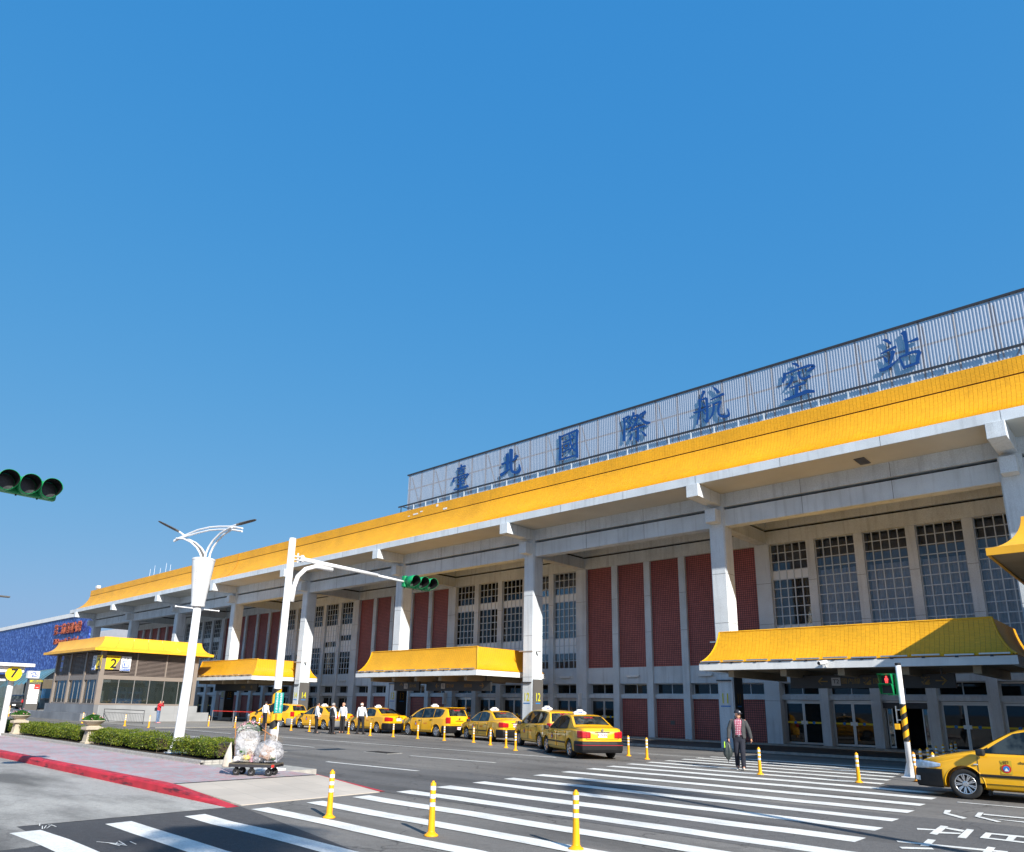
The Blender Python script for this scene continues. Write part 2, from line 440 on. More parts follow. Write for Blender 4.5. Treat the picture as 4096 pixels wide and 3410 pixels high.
# ------------------------------------------------------------------ ground, roads, pavements
def ground_mat(name, base, tint, stain=0.35, stretch=(0.18, 0.9, 1), sthr=(0.50, 0.72), rough=0.85, aggr=0.35, crack=0.0, bumps=0.35):
    M = bpy.data.materials.new(name); M.use_nodes = True
    nt = M.node_tree; b = nt.nodes['Principled BSDF']; b.inputs['Roughness'].default_value = rough
    b.inputs['Specular IOR Level'].default_value = 0.3
    tc = nt.nodes.new('ShaderNodeTexCoord')
    def nz(scale, det, st=None):
        n = nt.nodes.new('ShaderNodeTexNoise'); n.inputs['Scale'].default_value = scale; n.inputs['Detail'].default_value = det
        if st:
            mp = nt.nodes.new('ShaderNodeMapping'); mp.inputs['Scale'].default_value = st
            nt.links.new(tc.outputs['Object'], mp.inputs[0]); nt.links.new(mp.outputs[0], n.inputs[0])
        else: nt.links.new(tc.outputs['Object'], n.inputs[0])
        return n.outputs[0]
    def rng(s, a, c, d, e):
        r = nt.nodes.new('ShaderNodeMapRange'); nt.links.new(s, r.inputs[0])
        for i, v in zip((1,2,3,4), (a,c,d,e)): r.inputs[i].default_value = v
        return r.outputs[0]
    def mul(a, f):
        mx = nt.nodes.new('ShaderNodeMix'); mx.data_type = 'RGBA'; mx.blend_type = 'MULTIPLY'; mx.inputs[0].default_value = 1
        nt.links.new(a, mx.inputs[6]); nt.links.new(f, mx.inputs[7]); return mx.outputs[2]
    mx = nt.nodes.new('ShaderNodeMix'); mx.data_type = 'RGBA'
    nt.links.new(rng(nz(0.25, 6), 0.35, 0.65, 0, 1), mx.inputs[0])
    mx.inputs[6].default_value = (*base, 1); mx.inputs[7].default_value = (*tint, 1)
    c = mul(mx.outputs[2], rng(nz(70, 3), 0.3, 0.7, 1-aggr, 1+aggr))
    c = mul(c, rng(nz(9, 5), 0.3, 0.7, 0.88, 1.1))
    c = mul(c, rng(nz(1.0, 6, stretch), sthr[0], sthr[1], 1.0, 1-stain))
    if crack > 0:
        v = nt.nodes.new('ShaderNodeTexVoronoi'); v.feature = 'DISTANCE_TO_EDGE'; v.inputs['Scale'].default_value = 0.35
        wn_ = nt.nodes.new('ShaderNodeTexNoise'); wn_.inputs['Scale'].default_value = 1.4; wn_.inputs['Detail'].default_value = 6
        nt.links.new(tc.outputs['Object'], wn_.inputs[0])
        vm = nt.nodes.new('ShaderNodeVectorMath'); vm.operation = 'ADD'
        nt.links.new(tc.outputs['Object'], vm.inputs[0]); nt.links.new(wn_.outputs[1], vm.inputs[1])
        nt.links.new(vm.outputs[0], v.inputs['Vector'])
        c = mul(c, rng(v.outputs['Distance'], 0.0, 0.008, 1-crack, 1.0))
    nt.links.new(c, b.inputs['Base Color'])
    bp = nt.nodes.new('ShaderNodeBump'); bp.inputs['Strength'].default_value = bumps; bp.inputs['Distance'].default_value = 0.012
    nt.links.new(nz(90, 3), bp.inputs['Height']); nt.links.new(bp.outputs[0], b.inputs['Normal'])
    return M
MT['asphalt'] = ground_mat('asphalt', (0.152, 0.144, 0.134), (0.205, 0.194, 0.178), 0.42, (0.12, 0.8, 1), (0.46, 0.72), crack=0.5)
MT['asphalt_new'] = ground_mat('asphalt_new', (0.112, 0.110, 0.109), (0.148, 0.143, 0.137), 0.40, (0.12, 0.8, 1), (0.48, 0.72), crack=0.4)
MT['asphalt_dark'] = ground_mat('asphalt_dark', (0.062, 0.061, 0.064), (0.082, 0.080, 0.080), 0.25)
MT['concrete_lane'] = ground_mat('concrete_lane', (0.36, 0.345, 0.32), (0.41, 0.395, 0.36), 0.66, (0.22, 0.7, 1), (0.44, 0.64), aggr=0.22, crack=0.25)
MT['concrete_pave'] = ground_mat('concrete_pave', (0.23, 0.22, 0.20), (0.28, 0.265, 0.24), 0.25, (0.5, 0.5, 1), aggr=0.2)
MT['paving_dark'] = ground_mat('paving_dark', (0.075, 0.072, 0.070), (0.095, 0.09, 0.085), 0.3, aggr=0.2)
MT['paver'] = brick_mat('paver', (0.36, 0.37, 0.39), (0.46, 0.27, 0.28), (0.24, 0.23, 0.23), 0.2, 0.1, 0.006, axes=('X', 'Y'), offset=0.5, rough=0.85, bump=0.3, blot=0.16)
MT['ramp_slab'] = brick_mat('ramp_slab', (0.50, 0.44, 0.37), (0.46, 0.41, 0.35), (0.36, 0.32, 0.27), 0.6, 0.6, 0.006, axes=('X', 'Y'), offset=0.0, rough=0.85, bump=0.2, blot=0.12)
MT['iron'] = mat('iron', (0.035, 0.032, 0.03), 0.6, metal=0.5, var=0.2, vscale=8)
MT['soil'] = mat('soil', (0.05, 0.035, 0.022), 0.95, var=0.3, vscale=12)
MT['kerb_stone'] = mat('kerb_stone', (0.36, 0.35, 0.32), 0.85, var=0.2, vscale=6, fine=0.12, fscale=60)

ground = MB().quad((-1500,-1500,-0.03),(1500,-1500,-0.03),(1500,1500,-0.03),(-1500,1500,-0.03)).build('ground', 'asphalt_new')
tag(ground, kind='structure')
road = MB().quad((-160,-40,0),(40,-40,0),(40,36.4,0),(-160,36.4,0)).build('road', 'asphalt'); tag(road, kind='structure')
# newer, darker resurfacing strips (4 mm sheets)
MB().quad((-24,10.75,0.004),(-12.0,9.7,0.004),(20,9.7,0.004),(20,15.6,0.004),(-14.0,14.2,0.004),(-24,12.6,0.004)).build('resurfaced_strip', 'asphalt_new', road)
MB().quad((-12.1,-2.0,0.004),(20,-2.0,0.004),(20,5.7,0.004),(-7.6,5.7,0.004),(-12.1,6.55,0.004)).build('resurfaced_strip', 'asphalt_dark', road)
lane = MB().quad((-160,-40,0.006),(-10.4,-40,0.006),(-10.4,3.0,0.006),(-10.5,3.27,0.006),(-12.12,3.31,0.006),(-12.12,6.4,0.006),(-160,6.4,0.006)).build('concrete_lane', 'concrete_lane')
tag(lane, kind='structure')
# crosswalk: (Y start, Y end, X left, X right)
stripes = [(3.13,3.49),(4.24,4.61),(5.37,5.71),(6.51,6.83),(7.60,7.97),(8.70,9.11),(9.90,10.33),(11.08,11.57),(12.36,12.79),(13.62,14.03),(14.92,15.40),(16.26,16.70),(17.68,18.12),(18.95,19.40),(20.25,20.66),(21.48,21.88),(22.70,23.08),(23.85,24.22),(24.94,25.28),(26.1,26.4)]
for k, (a, b_) in enumerate(stripes):
    xl = -11.62 - max(0, (a - 6)) * 0.135 if a < 19 else -13.5 - (a-19)*0.03
    xr = -3.62 - (a - 10.2) * 0.088 if a < 19 else -6.0 - (a - 20.2) * 0.16
    if a < 10: xr = -3.3
    if a < 9: xr = 6.0
    mb = MB(); n = 18; top = []; bot = []
    for i in range(n+1):
        t = i/n; x = xl + (xr-xl)*t
        wob = 0.018*math.sin(x*1.7 + k*2.1) + 0.012*math.sin(x*3.9+k)
        top.append((x, b_ + wob + random.uniform(-.006,.006), 0.009)); bot.append((x + (0.03 if i == 0 else 0), a + wob + random.uniform(-.006,.006), 0.009))
    mb.grid([bot, top]).build('crosswalk_stripe', 'road_white', road)
def lane_line(x0, x1, y0, y1, w=0.12, z=0.009):
    MB().quad((x0,y0-w/2,z),(x1,y1-w/2,z),(x1,y1+w/2,z),(x0,y0+w/2,z)).build('lane_line', 'road_white', road)
lane_line(-36.2, -16.7, 20.05, 20.7)
lane_line(-45.5, -38.3, 19.9, 19.75)
lane_line(-29.2, -25.7, 16.8, 16.75); lane_line(-38.5, -35.0, 16.8, 16.6); lane_line(-20.1, -16.25, 16.93, 17.15)
lane_line(-19.4, -15.45, 13.12, 13.32, 0.14); lane_line(-3.8, 8.0, 17.62, 17.7, 0.1)
lane_line(-52.5, -49.5, 27.4, 24.9, 0.1)
for (x0, x1, y) in ((-35.6,-32.2,27.0),(-31.2,-27.9,26.9),(-16.4,-13.6,25.5),(-13.6,-12.6,27.9)):
    lane_line(x0, x1, y, y, 0.08)
GLYPH = {'tai': '-35.31,17.68 -35.16,17.68 -35.02,17.69 -34.88,17.69 -34.74,17.69 -34.61,17.69 -34.48,17.69 -34.48,17.77 -34.55,17.83 -34.67,17.82 -34.80,17.80 -34.93,17.78 -35.06,17.77 -35.20,17.76 -35.34,17.76 -35.34,17.72;-35.01,17.95 -35.00,17.75 -34.99,17.56 -34.89,17.52 -34.80,17.52 -34.81,17.71 -34.82,17.91 -34.92,17.95;-35.26,17.55 -34.91,17.54 -34.57,17.52 -34.56,17.57 -34.60,17.61 -34.94,17.61 -35.28,17.61 -35.28,17.58;-35.20,17.46 -35.16,17.35 -35.13,17.25 -35.08,17.24 -35.03,17.25 -35.07,17.35 -35.10,17.45 -35.15,17.47;-35.13,17.40 -34.87,17.41 -34.62,17.41 -34.62,17.45 -34.65,17.49 -34.91,17.48 -35.16,17.46 -35.16,17.43;-34.70,17.47 -34.71,17.38 -34.71,17.29 -34.65,17.26 -34.60,17.26 -34.58,17.35 -34.57,17.43 -34.63,17.47;-35.08,17.23 -34.85,17.23 -34.61,17.24 -34.61,17.27 -34.64,17.30 -34.87,17.30 -35.11,17.29 -35.11,17.26;-35.69,17.12 -35.75,16.98 -35.81,16.83 -35.72,16.78 -35.62,16.76 -35.59,16.91 -35.55,17.07 -35.61,17.11;-35.64,17.02 -35.39,17.03 -35.13,17.03 -34.88,17.03 -34.64,17.03 -34.40,17.03 -34.15,17.03 -34.16,17.10 -34.22,17.17 -34.45,17.15 -34.69,17.14 -34.93,17.13 -35.17,17.12 -35.42,17.11 -35.68,17.10 -35.68,17.06;-34.25,17.16 -34.36,17.03 -34.46,16.90 -34.43,16.86 -34.39,16.85 -34.24,16.94 -34.08,17.04 -34.15,17.11;-35.25,16.91 -34.89,16.90 -34.55,16.90 -34.55,16.95 -34.59,17.00 -34.93,16.98 -35.27,16.97 -35.27,16.94;-34.94,16.98 -35.04,16.86 -35.15,16.74 -35.12,16.71 -35.07,16.69 -34.95,16.80 -34.83,16.91 -34.87,16.95;-35.11,16.68 -34.83,16.66 -34.55,16.65 -34.55,16.70 -34.59,16.75 -34.86,16.74 -35.13,16.74 -35.14,16.71;-34.72,16.79 -34.65,16.69 -34.58,16.60 -34.52,16.61 -34.49,16.64 -34.58,16.72 -34.67,16.81 -34.70,16.80;-35.30,16.51 -34.91,16.50 -34.53,16.48 -34.52,16.53 -34.57,16.59 -34.94,16.58 -35.32,16.58 -35.32,16.54;-35.02,16.69 -35.02,16.42 -35.02,16.16 -34.94,16.12 -34.85,16.12 -34.84,16.38 -34.83,16.64 -34.92,16.69;-35.57,16.15 -35.35,16.14 -35.13,16.13 -34.90,16.12 -34.64,16.13 -34.38,16.13 -34.12,16.14 -34.13,16.23 -34.21,16.32 -34.46,16.30 -34.71,16.27 -34.96,16.26 -35.18,16.25 -35.39,16.26 -35.61,16.26 -35.62,16.21',
'bei': '-30.71,17.75 -30.67,17.63 -30.64,17.52 -30.62,17.40 -30.62,17.27 -30.63,17.12 -30.64,16.98 -30.65,16.87 -30.65,16.77 -30.65,16.67 -30.54,16.62 -30.43,16.62 -30.42,16.71 -30.42,16.81 -30.41,16.92 -30.39,17.05 -30.38,17.20 -30.38,17.35 -30.38,17.48 -30.40,17.60 -30.41,17.72 -30.57,17.78;-31.00,17.04 -30.91,17.05 -30.83,17.06 -30.74,17.07 -30.66,17.08 -30.57,17.09 -30.49,17.10 -30.49,17.16 -30.55,17.23 -30.63,17.22 -30.72,17.22 -30.81,17.21 -30.90,17.20 -30.99,17.19 -31.07,17.18 -31.07,17.11;-31.03,16.27 -30.92,16.31 -30.82,16.36 -30.70,16.41 -30.57,16.47 -30.43,16.53 -30.30,16.59 -30.31,16.63 -30.34,16.65 -30.50,16.62 -30.66,16.59 -30.82,16.56 -30.95,16.53 -31.07,16.50 -31.20,16.47 -31.15,16.36;-30.37,18.00 -30.35,17.86 -30.33,17.73 -30.31,17.58 -30.31,17.39 -30.32,17.19 -30.32,17.00 -30.32,16.86 -30.31,16.74 -30.28,16.62 -30.23,16.50 -30.16,16.39 -30.05,16.29 -29.91,16.23 -29.76,16.18 -29.62,16.17 -29.49,16.19 -29.38,16.25 -29.32,16.35 -29.33,16.49 -29.39,16.64 -29.45,16.78 -29.48,16.79 -29.51,16.78 -29.51,16.65 -29.50,16.52 -29.53,16.44 -29.57,16.41 -29.63,16.39 -29.70,16.38 -29.78,16.38 -29.87,16.41 -29.93,16.43 -29.98,16.47 -30.02,16.53 -30.06,16.61 -30.08,16.70 -30.09,16.81 -30.10,16.95 -30.09,17.13 -30.07,17.33 -30.06,17.51 -30.05,17.67 -30.05,17.81 -30.05,17.94 -30.22,18.02;-29.77,17.51 -29.81,17.44 -29.86,17.38 -29.91,17.32 -29.97,17.27 -30.05,17.21 -30.14,17.15 -30.12,17.11 -30.09,17.09 -29.98,17.12 -29.86,17.14 -29.75,17.18 -29.67,17.23 -29.60,17.29 -29.53,17.34 -29.62,17.45',
'guo': '-26.21,17.93 -26.19,17.64 -26.18,17.36 -26.17,17.09 -26.19,16.83 -26.21,16.58 -26.23,16.33 -26.12,16.27 -26.01,16.27 -26.01,16.53 -26.01,16.79 -26.02,17.05 -26.02,17.33 -26.03,17.61 -26.04,17.89 -26.12,17.93;-26.12,17.76 -25.91,17.78 -25.69,17.81 -25.47,17.83 -25.22,17.84 -24.97,17.86 -24.72,17.87 -24.72,17.95 -24.79,18.03 -25.03,18.00 -25.28,17.97 -25.52,17.94 -25.74,17.92 -25.95,17.89 -26.17,17.87 -26.16,17.81;-24.88,17.97 -24.89,17.72 -24.90,17.46 -24.90,17.19 -24.90,16.88 -24.90,16.55 -24.91,16.23 -24.80,16.17 -24.70,16.18 -24.71,16.51 -24.73,16.84 -24.74,17.15 -24.72,17.42 -24.70,17.66 -24.67,17.91 -24.78,17.97;-26.07,16.28 -25.83,16.28 -25.59,16.28 -25.36,16.28 -25.15,16.29 -24.96,16.29 -24.77,16.29 -24.76,16.35 -24.81,16.41 -25.00,16.41 -25.19,16.41 -25.39,16.41 -25.62,16.41 -25.87,16.41 -26.11,16.41 -26.12,16.35;-25.88,17.36 -25.43,17.41 -24.99,17.46 -25.00,17.52 -25.04,17.57 -25.48,17.50 -25.92,17.44 -25.92,17.40;-25.86,17.27 -25.84,17.12 -25.82,16.96 -25.78,16.94 -25.74,16.95 -25.76,17.10 -25.77,17.26 -25.82,17.28;-25.82,17.20 -25.61,17.21 -25.40,17.23 -25.41,17.27 -25.44,17.31 -25.64,17.29 -25.84,17.26 -25.84,17.23;-25.48,17.28 -25.49,17.14 -25.50,17.00 -25.46,16.98 -25.42,16.98 -25.40,17.11 -25.39,17.25 -25.43,17.28;-25.77,16.95 -25.60,16.96 -25.43,16.98 -25.43,17.01 -25.46,17.04 -25.63,17.02 -25.79,17.01 -25.79,16.98;-25.85,16.71 -25.59,16.79 -25.33,16.86 -25.34,16.90 -25.37,16.93 -25.64,16.87 -25.90,16.80 -25.89,16.75;-25.44,17.83 -25.41,17.63 -25.37,17.42 -25.34,17.23 -25.29,17.07 -25.23,16.94 -25.17,16.83 -25.10,16.73 -25.04,16.66 -24.98,16.59 -24.91,16.60 -24.88,16.65 -24.94,16.72 -25.00,16.78 -25.06,16.86 -25.12,16.96 -25.17,17.08 -25.22,17.23 -25.25,17.40 -25.28,17.61 -25.31,17.81 -25.37,17.84;-24.87,16.60 -24.88,16.72 -24.89,16.83 -24.91,16.84 -24.94,16.84 -24.96,16.74 -24.98,16.63 -24.93,16.60;-25.07,17.17 -25.12,17.09 -25.17,17.01 -25.22,16.93 -25.30,16.85 -25.38,16.76 -25.47,16.68 -25.45,16.65 -25.43,16.64 -25.33,16.72 -25.23,16.79 -25.14,16.87 -25.08,16.95 -25.02,17.02 -24.97,17.10 -25.01,17.15;-25.21,17.78 -25.13,17.67 -25.05,17.57 -24.99,17.57 -24.96,17.62 -25.06,17.71 -25.15,17.81 -25.19,17.81',
'ji': '-21.52,17.86 -21.49,17.74 -21.46,17.63 -21.44,17.50 -21.44,17.37 -21.45,17.23 -21.47,17.06 -21.49,16.87 -21.52,16.67 -21.54,16.47 -21.46,16.42 -21.37,16.42 -21.36,16.63 -21.35,16.83 -21.35,17.02 -21.33,17.19 -21.32,17.34 -21.32,17.48 -21.33,17.61 -21.36,17.74 -21.38,17.86 -21.45,17.88;-21.41,17.76 -21.34,17.77 -21.27,17.79 -21.20,17.80 -21.14,17.80 -21.08,17.80 -21.01,17.80 -21.01,17.87 -21.06,17.93 -21.12,17.92 -21.18,17.91 -21.25,17.90 -21.32,17.88 -21.38,17.86 -21.45,17.85 -21.44,17.80;-21.08,17.91 -21.13,17.85 -21.18,17.79 -21.22,17.74 -21.25,17.70 -21.27,17.65 -21.27,17.59 -21.22,17.52 -21.16,17.44 -21.12,17.38 -21.08,17.33 -21.05,17.30 -21.05,17.30 -21.06,17.29 -21.12,17.26 -21.17,17.23 -21.15,17.17 -21.10,17.12 -21.04,17.15 -20.97,17.18 -20.91,17.24 -20.93,17.32 -20.98,17.39 -21.03,17.44 -21.08,17.50 -21.15,17.56 -21.18,17.60 -21.18,17.62 -21.17,17.64 -21.14,17.67 -21.09,17.71 -21.03,17.76 -20.97,17.80 -21.01,17.87;-20.82,18.04 -20.83,17.97 -20.84,17.91 -20.86,17.83 -20.91,17.74 -20.97,17.63 -21.03,17.52 -21.01,17.50 -20.99,17.49 -20.91,17.58 -20.82,17.68 -20.76,17.76 -20.71,17.84 -20.68,17.90 -20.66,17.96 -20.73,18.02;-20.81,17.72 -20.74,17.72 -20.67,17.72 -20.61,17.72 -20.55,17.72 -20.49,17.71 -20.43,17.70 -20.42,17.77 -20.46,17.84 -20.52,17.84 -20.58,17.84 -20.64,17.83 -20.71,17.82 -20.78,17.81 -20.84,17.80 -20.84,17.75;-20.53,17.80 -20.55,17.72 -20.57,17.65 -20.60,17.57 -20.65,17.47 -20.72,17.35 -20.78,17.25 -20.84,17.17 -20.90,17.11 -20.97,17.05 -21.03,17.00 -21.10,16.95 -21.18,16.90 -21.17,16.88 -21.14,16.86 -21.06,16.90 -20.98,16.93 -20.90,16.97 -20.82,17.03 -20.75,17.09 -20.67,17.17 -20.60,17.27 -20.53,17.39 -20.47,17.50 -20.43,17.58 -20.41,17.66 -20.39,17.73 -20.46,17.79;-20.85,17.68 -20.79,17.59 -20.73,17.50 -20.68,17.51 -20.66,17.55 -20.73,17.62 -20.81,17.70 -20.84,17.70;-20.98,17.54 -20.93,17.45 -20.87,17.36 -20.83,17.37 -20.80,17.40 -20.87,17.48 -20.94,17.56 -20.96,17.56;-20.40,17.69 -20.33,17.71 -20.27,17.73 -20.19,17.75 -20.11,17.77 -20.02,17.78 -19.93,17.79 -19.94,17.87 -20.00,17.93 -20.08,17.90 -20.16,17.87 -20.24,17.84 -20.31,17.81 -20.38,17.78 -20.44,17.76 -20.43,17.72;-20.02,17.91 -20.06,17.85 -20.09,17.80 -20.13,17.75 -20.18,17.70 -20.24,17.65 -20.30,17.60 -20.29,17.57 -20.26,17.55 -20.19,17.59 -20.11,17.62 -20.05,17.66 -19.99,17.71 -19.95,17.76 -19.90,17.80 -19.95,17.87;-20.51,17.76 -20.46,17.68 -20.40,17.60 -20.35,17.52 -20.29,17.43 -20.23,17.35 -20.17,17.26 -20.11,17.19 -20.03,17.11 -19.94,17.05 -19.83,17.04 -19.74,17.06 -19.67,17.08 -19.66,17.12 -19.68,17.16 -19.77,17.19 -19.85,17.22 -19.89,17.24 -19.93,17.26 -19.99,17.30 -20.06,17.36 -20.12,17.42 -20.19,17.49 -20.26,17.57 -20.33,17.64 -20.39,17.71 -20.45,17.79 -20.49,17.79;-20.70,17.14 -20.64,17.14 -20.57,17.14 -20.51,17.15 -20.44,17.15 -20.36,17.16 -20.29,17.17 -20.29,17.22 -20.33,17.26 -20.40,17.25 -20.47,17.24 -20.54,17.22 -20.60,17.22 -20.66,17.21 -20.72,17.20 -20.72,17.17;-20.87,16.89 -20.74,16.91 -20.61,16.93 -20.47,16.94 -20.32,16.94 -20.15,16.94 -19.98,16.93 -19.97,16.99 -20.01,17.05 -20.17,17.05 -20.34,17.05 -20.50,17.04 -20.64,17.02 -20.77,16.99 -20.90,16.96 -20.90,16.92;-20.58,17.00 -20.57,16.89 -20.57,16.79 -20.57,16.68 -20.57,16.56 -20.58,16.44 -20.58,16.31 -20.50,16.27 -20.42,16.28 -20.42,16.40 -20.43,16.53 -20.43,16.65 -20.43,16.76 -20.43,16.86 -20.43,16.96 -20.50,17.00;-20.45,16.20 -20.48,16.25 -20.51,16.30 -20.55,16.35 -20.61,16.40 -20.67,16.46 -20.74,16.51 -20.75,16.50 -20.76,16.49 -20.72,16.42 -20.67,16.35 -20.63,16.30 -20.59,16.25 -20.55,16.21 -20.51,16.16 -20.47,16.17;-20.91,16.75 -20.94,16.71 -20.98,16.67 -21.01,16.62 -21.04,16.57 -21.07,16.52 -21.10,16.46 -21.04,16.40 -20.96,16.38 -20.94,16.44 -20.92,16.50 -20.90,16.56 -20.88,16.61 -20.87,16.67 -20.86,16.72 -20.88,16.75;-20.29,16.74 -20.25,16.68 -20.22,16.62 -20.18,16.56 -20.14,16.50 -20.10,16.44 -20.06,16.37 -19.98,16.38 -19.93,16.43 -19.98,16.49 -20.03,16.56 -20.09,16.62 -20.14,16.67 -20.20,16.72 -20.26,16.76 -20.28,16.76',
'hang': '-16.45,18.09 -16.46,18.03 -16.47,17.97 -16.49,17.90 -16.52,17.82 -16.55,17.73 -16.58,17.65 -16.57,17.63 -16.55,17.62 -16.49,17.69 -16.43,17.76 -16.38,17.82 -16.34,17.88 -16.30,17.93 -16.26,17.97 -16.34,18.06;-16.71,17.65 -16.70,17.54 -16.70,17.44 -16.70,17.33 -16.71,17.22 -16.73,17.11 -16.75,17.00 -16.77,16.87 -16.79,16.73 -16.82,16.59 -16.84,16.48 -16.87,16.37 -16.89,16.26 -16.87,16.24 -16.84,16.24 -16.80,16.34 -16.77,16.44 -16.73,16.55 -16.69,16.68 -16.66,16.82 -16.63,16.95 -16.61,17.07 -16.59,17.18 -16.58,17.30 -16.57,17.40 -16.56,17.51 -16.55,17.61 -16.63,17.66;-16.64,17.51 -16.57,17.52 -16.49,17.54 -16.42,17.54 -16.35,17.54 -16.28,17.54 -16.21,17.54 -16.21,17.60 -16.25,17.67 -16.31,17.66 -16.38,17.65 -16.45,17.64 -16.53,17.63 -16.60,17.62 -16.67,17.61 -16.67,17.56;-16.32,17.60 -16.31,17.49 -16.29,17.38 -16.29,17.25 -16.29,17.09 -16.30,16.90 -16.31,16.73 -16.32,16.57 -16.34,16.42 -16.36,16.27 -16.28,16.22 -16.20,16.23 -16.19,16.38 -16.19,16.53 -16.18,16.69 -16.17,16.87 -16.16,17.05 -16.16,17.22 -16.16,17.35 -16.16,17.46 -16.16,17.58 -16.24,17.62;-16.24,16.24 -16.27,16.27 -16.30,16.31 -16.34,16.35 -16.38,16.38 -16.42,16.42 -16.47,16.46 -16.48,16.46 -16.49,16.45 -16.46,16.39 -16.43,16.34 -16.40,16.29 -16.36,16.25 -16.32,16.22 -16.28,16.19 -16.25,16.21;-16.49,17.36 -16.44,17.24 -16.39,17.13 -16.33,17.13 -16.30,17.16 -16.37,17.27 -16.44,17.38 -16.47,17.38;-16.51,16.97 -16.46,16.84 -16.40,16.70 -16.35,16.70 -16.31,16.73 -16.39,16.86 -16.46,16.99 -16.49,16.99;-16.99,16.92 -16.86,16.92 -16.73,16.92 -16.60,16.94 -16.46,16.96 -16.32,16.99 -16.20,17.02 -16.11,17.06 -16.05,17.09 -15.98,17.13 -15.98,17.15 -15.99,17.16 -16.07,17.14 -16.14,17.12 -16.23,17.10 -16.36,17.08 -16.49,17.05 -16.63,17.03 -16.76,17.02 -16.88,17.02 -17.01,17.01 -17.02,16.97;-15.88,18.14 -15.84,18.07 -15.80,18.00 -15.76,17.93 -15.71,17.85 -15.66,17.76 -15.61,17.67 -15.52,17.68 -15.47,17.75 -15.53,17.83 -15.59,17.92 -15.66,18.00 -15.72,18.06 -15.79,18.11 -15.86,18.16 -15.88,18.16;-16.00,17.40 -15.89,17.41 -15.77,17.43 -15.65,17.44 -15.51,17.45 -15.37,17.47 -15.23,17.48 -15.23,17.56 -15.28,17.63 -15.41,17.59 -15.55,17.56 -15.68,17.53 -15.80,17.50 -15.91,17.48 -16.02,17.45 -16.02,17.42;-15.91,17.20 -15.91,17.11 -15.91,17.03 -15.92,16.94 -15.93,16.85 -15.95,16.75 -15.98,16.66 -16.03,16.57 -16.09,16.48 -16.14,16.38 -16.13,16.36 -16.12,16.36 -16.04,16.43 -15.96,16.51 -15.90,16.60 -15.85,16.70 -15.82,16.80 -15.80,16.90 -15.79,17.00 -15.79,17.09 -15.79,17.18 -15.85,17.21;-15.85,17.10 -15.77,17.11 -15.71,17.12 -15.64,17.13 -15.56,17.13 -15.49,17.13 -15.42,17.12 -15.41,17.18 -15.45,17.24 -15.52,17.24 -15.59,17.23 -15.66,17.22 -15.73,17.21 -15.80,17.20 -15.87,17.19 -15.87,17.14;-15.52,17.22 -15.55,17.14 -15.59,17.06 -15.62,16.97 -15.64,16.89 -15.66,16.81 -15.67,16.73 -15.67,16.65 -15.66,16.56 -15.64,16.48 -15.59,16.40 -15.52,16.33 -15.45,16.28 -15.36,16.24 -15.26,16.21 -15.18,16.20 -15.10,16.21 -15.03,16.24 -14.99,16.32 -15.00,16.44 -15.05,16.57 -15.09,16.69 -15.11,16.70 -15.12,16.69 -15.11,16.56 -15.09,16.44 -15.10,16.37 -15.12,16.35 -15.15,16.35 -15.20,16.35 -15.26,16.36 -15.34,16.38 -15.40,16.40 -15.45,16.43 -15.49,16.47 -15.52,16.52 -15.54,16.57 -15.55,16.63 -15.56,16.70 -15.55,16.77 -15.53,16.84 -15.51,16.91 -15.48,16.98 -15.44,17.06 -15.39,17.13 -15.44,17.20',
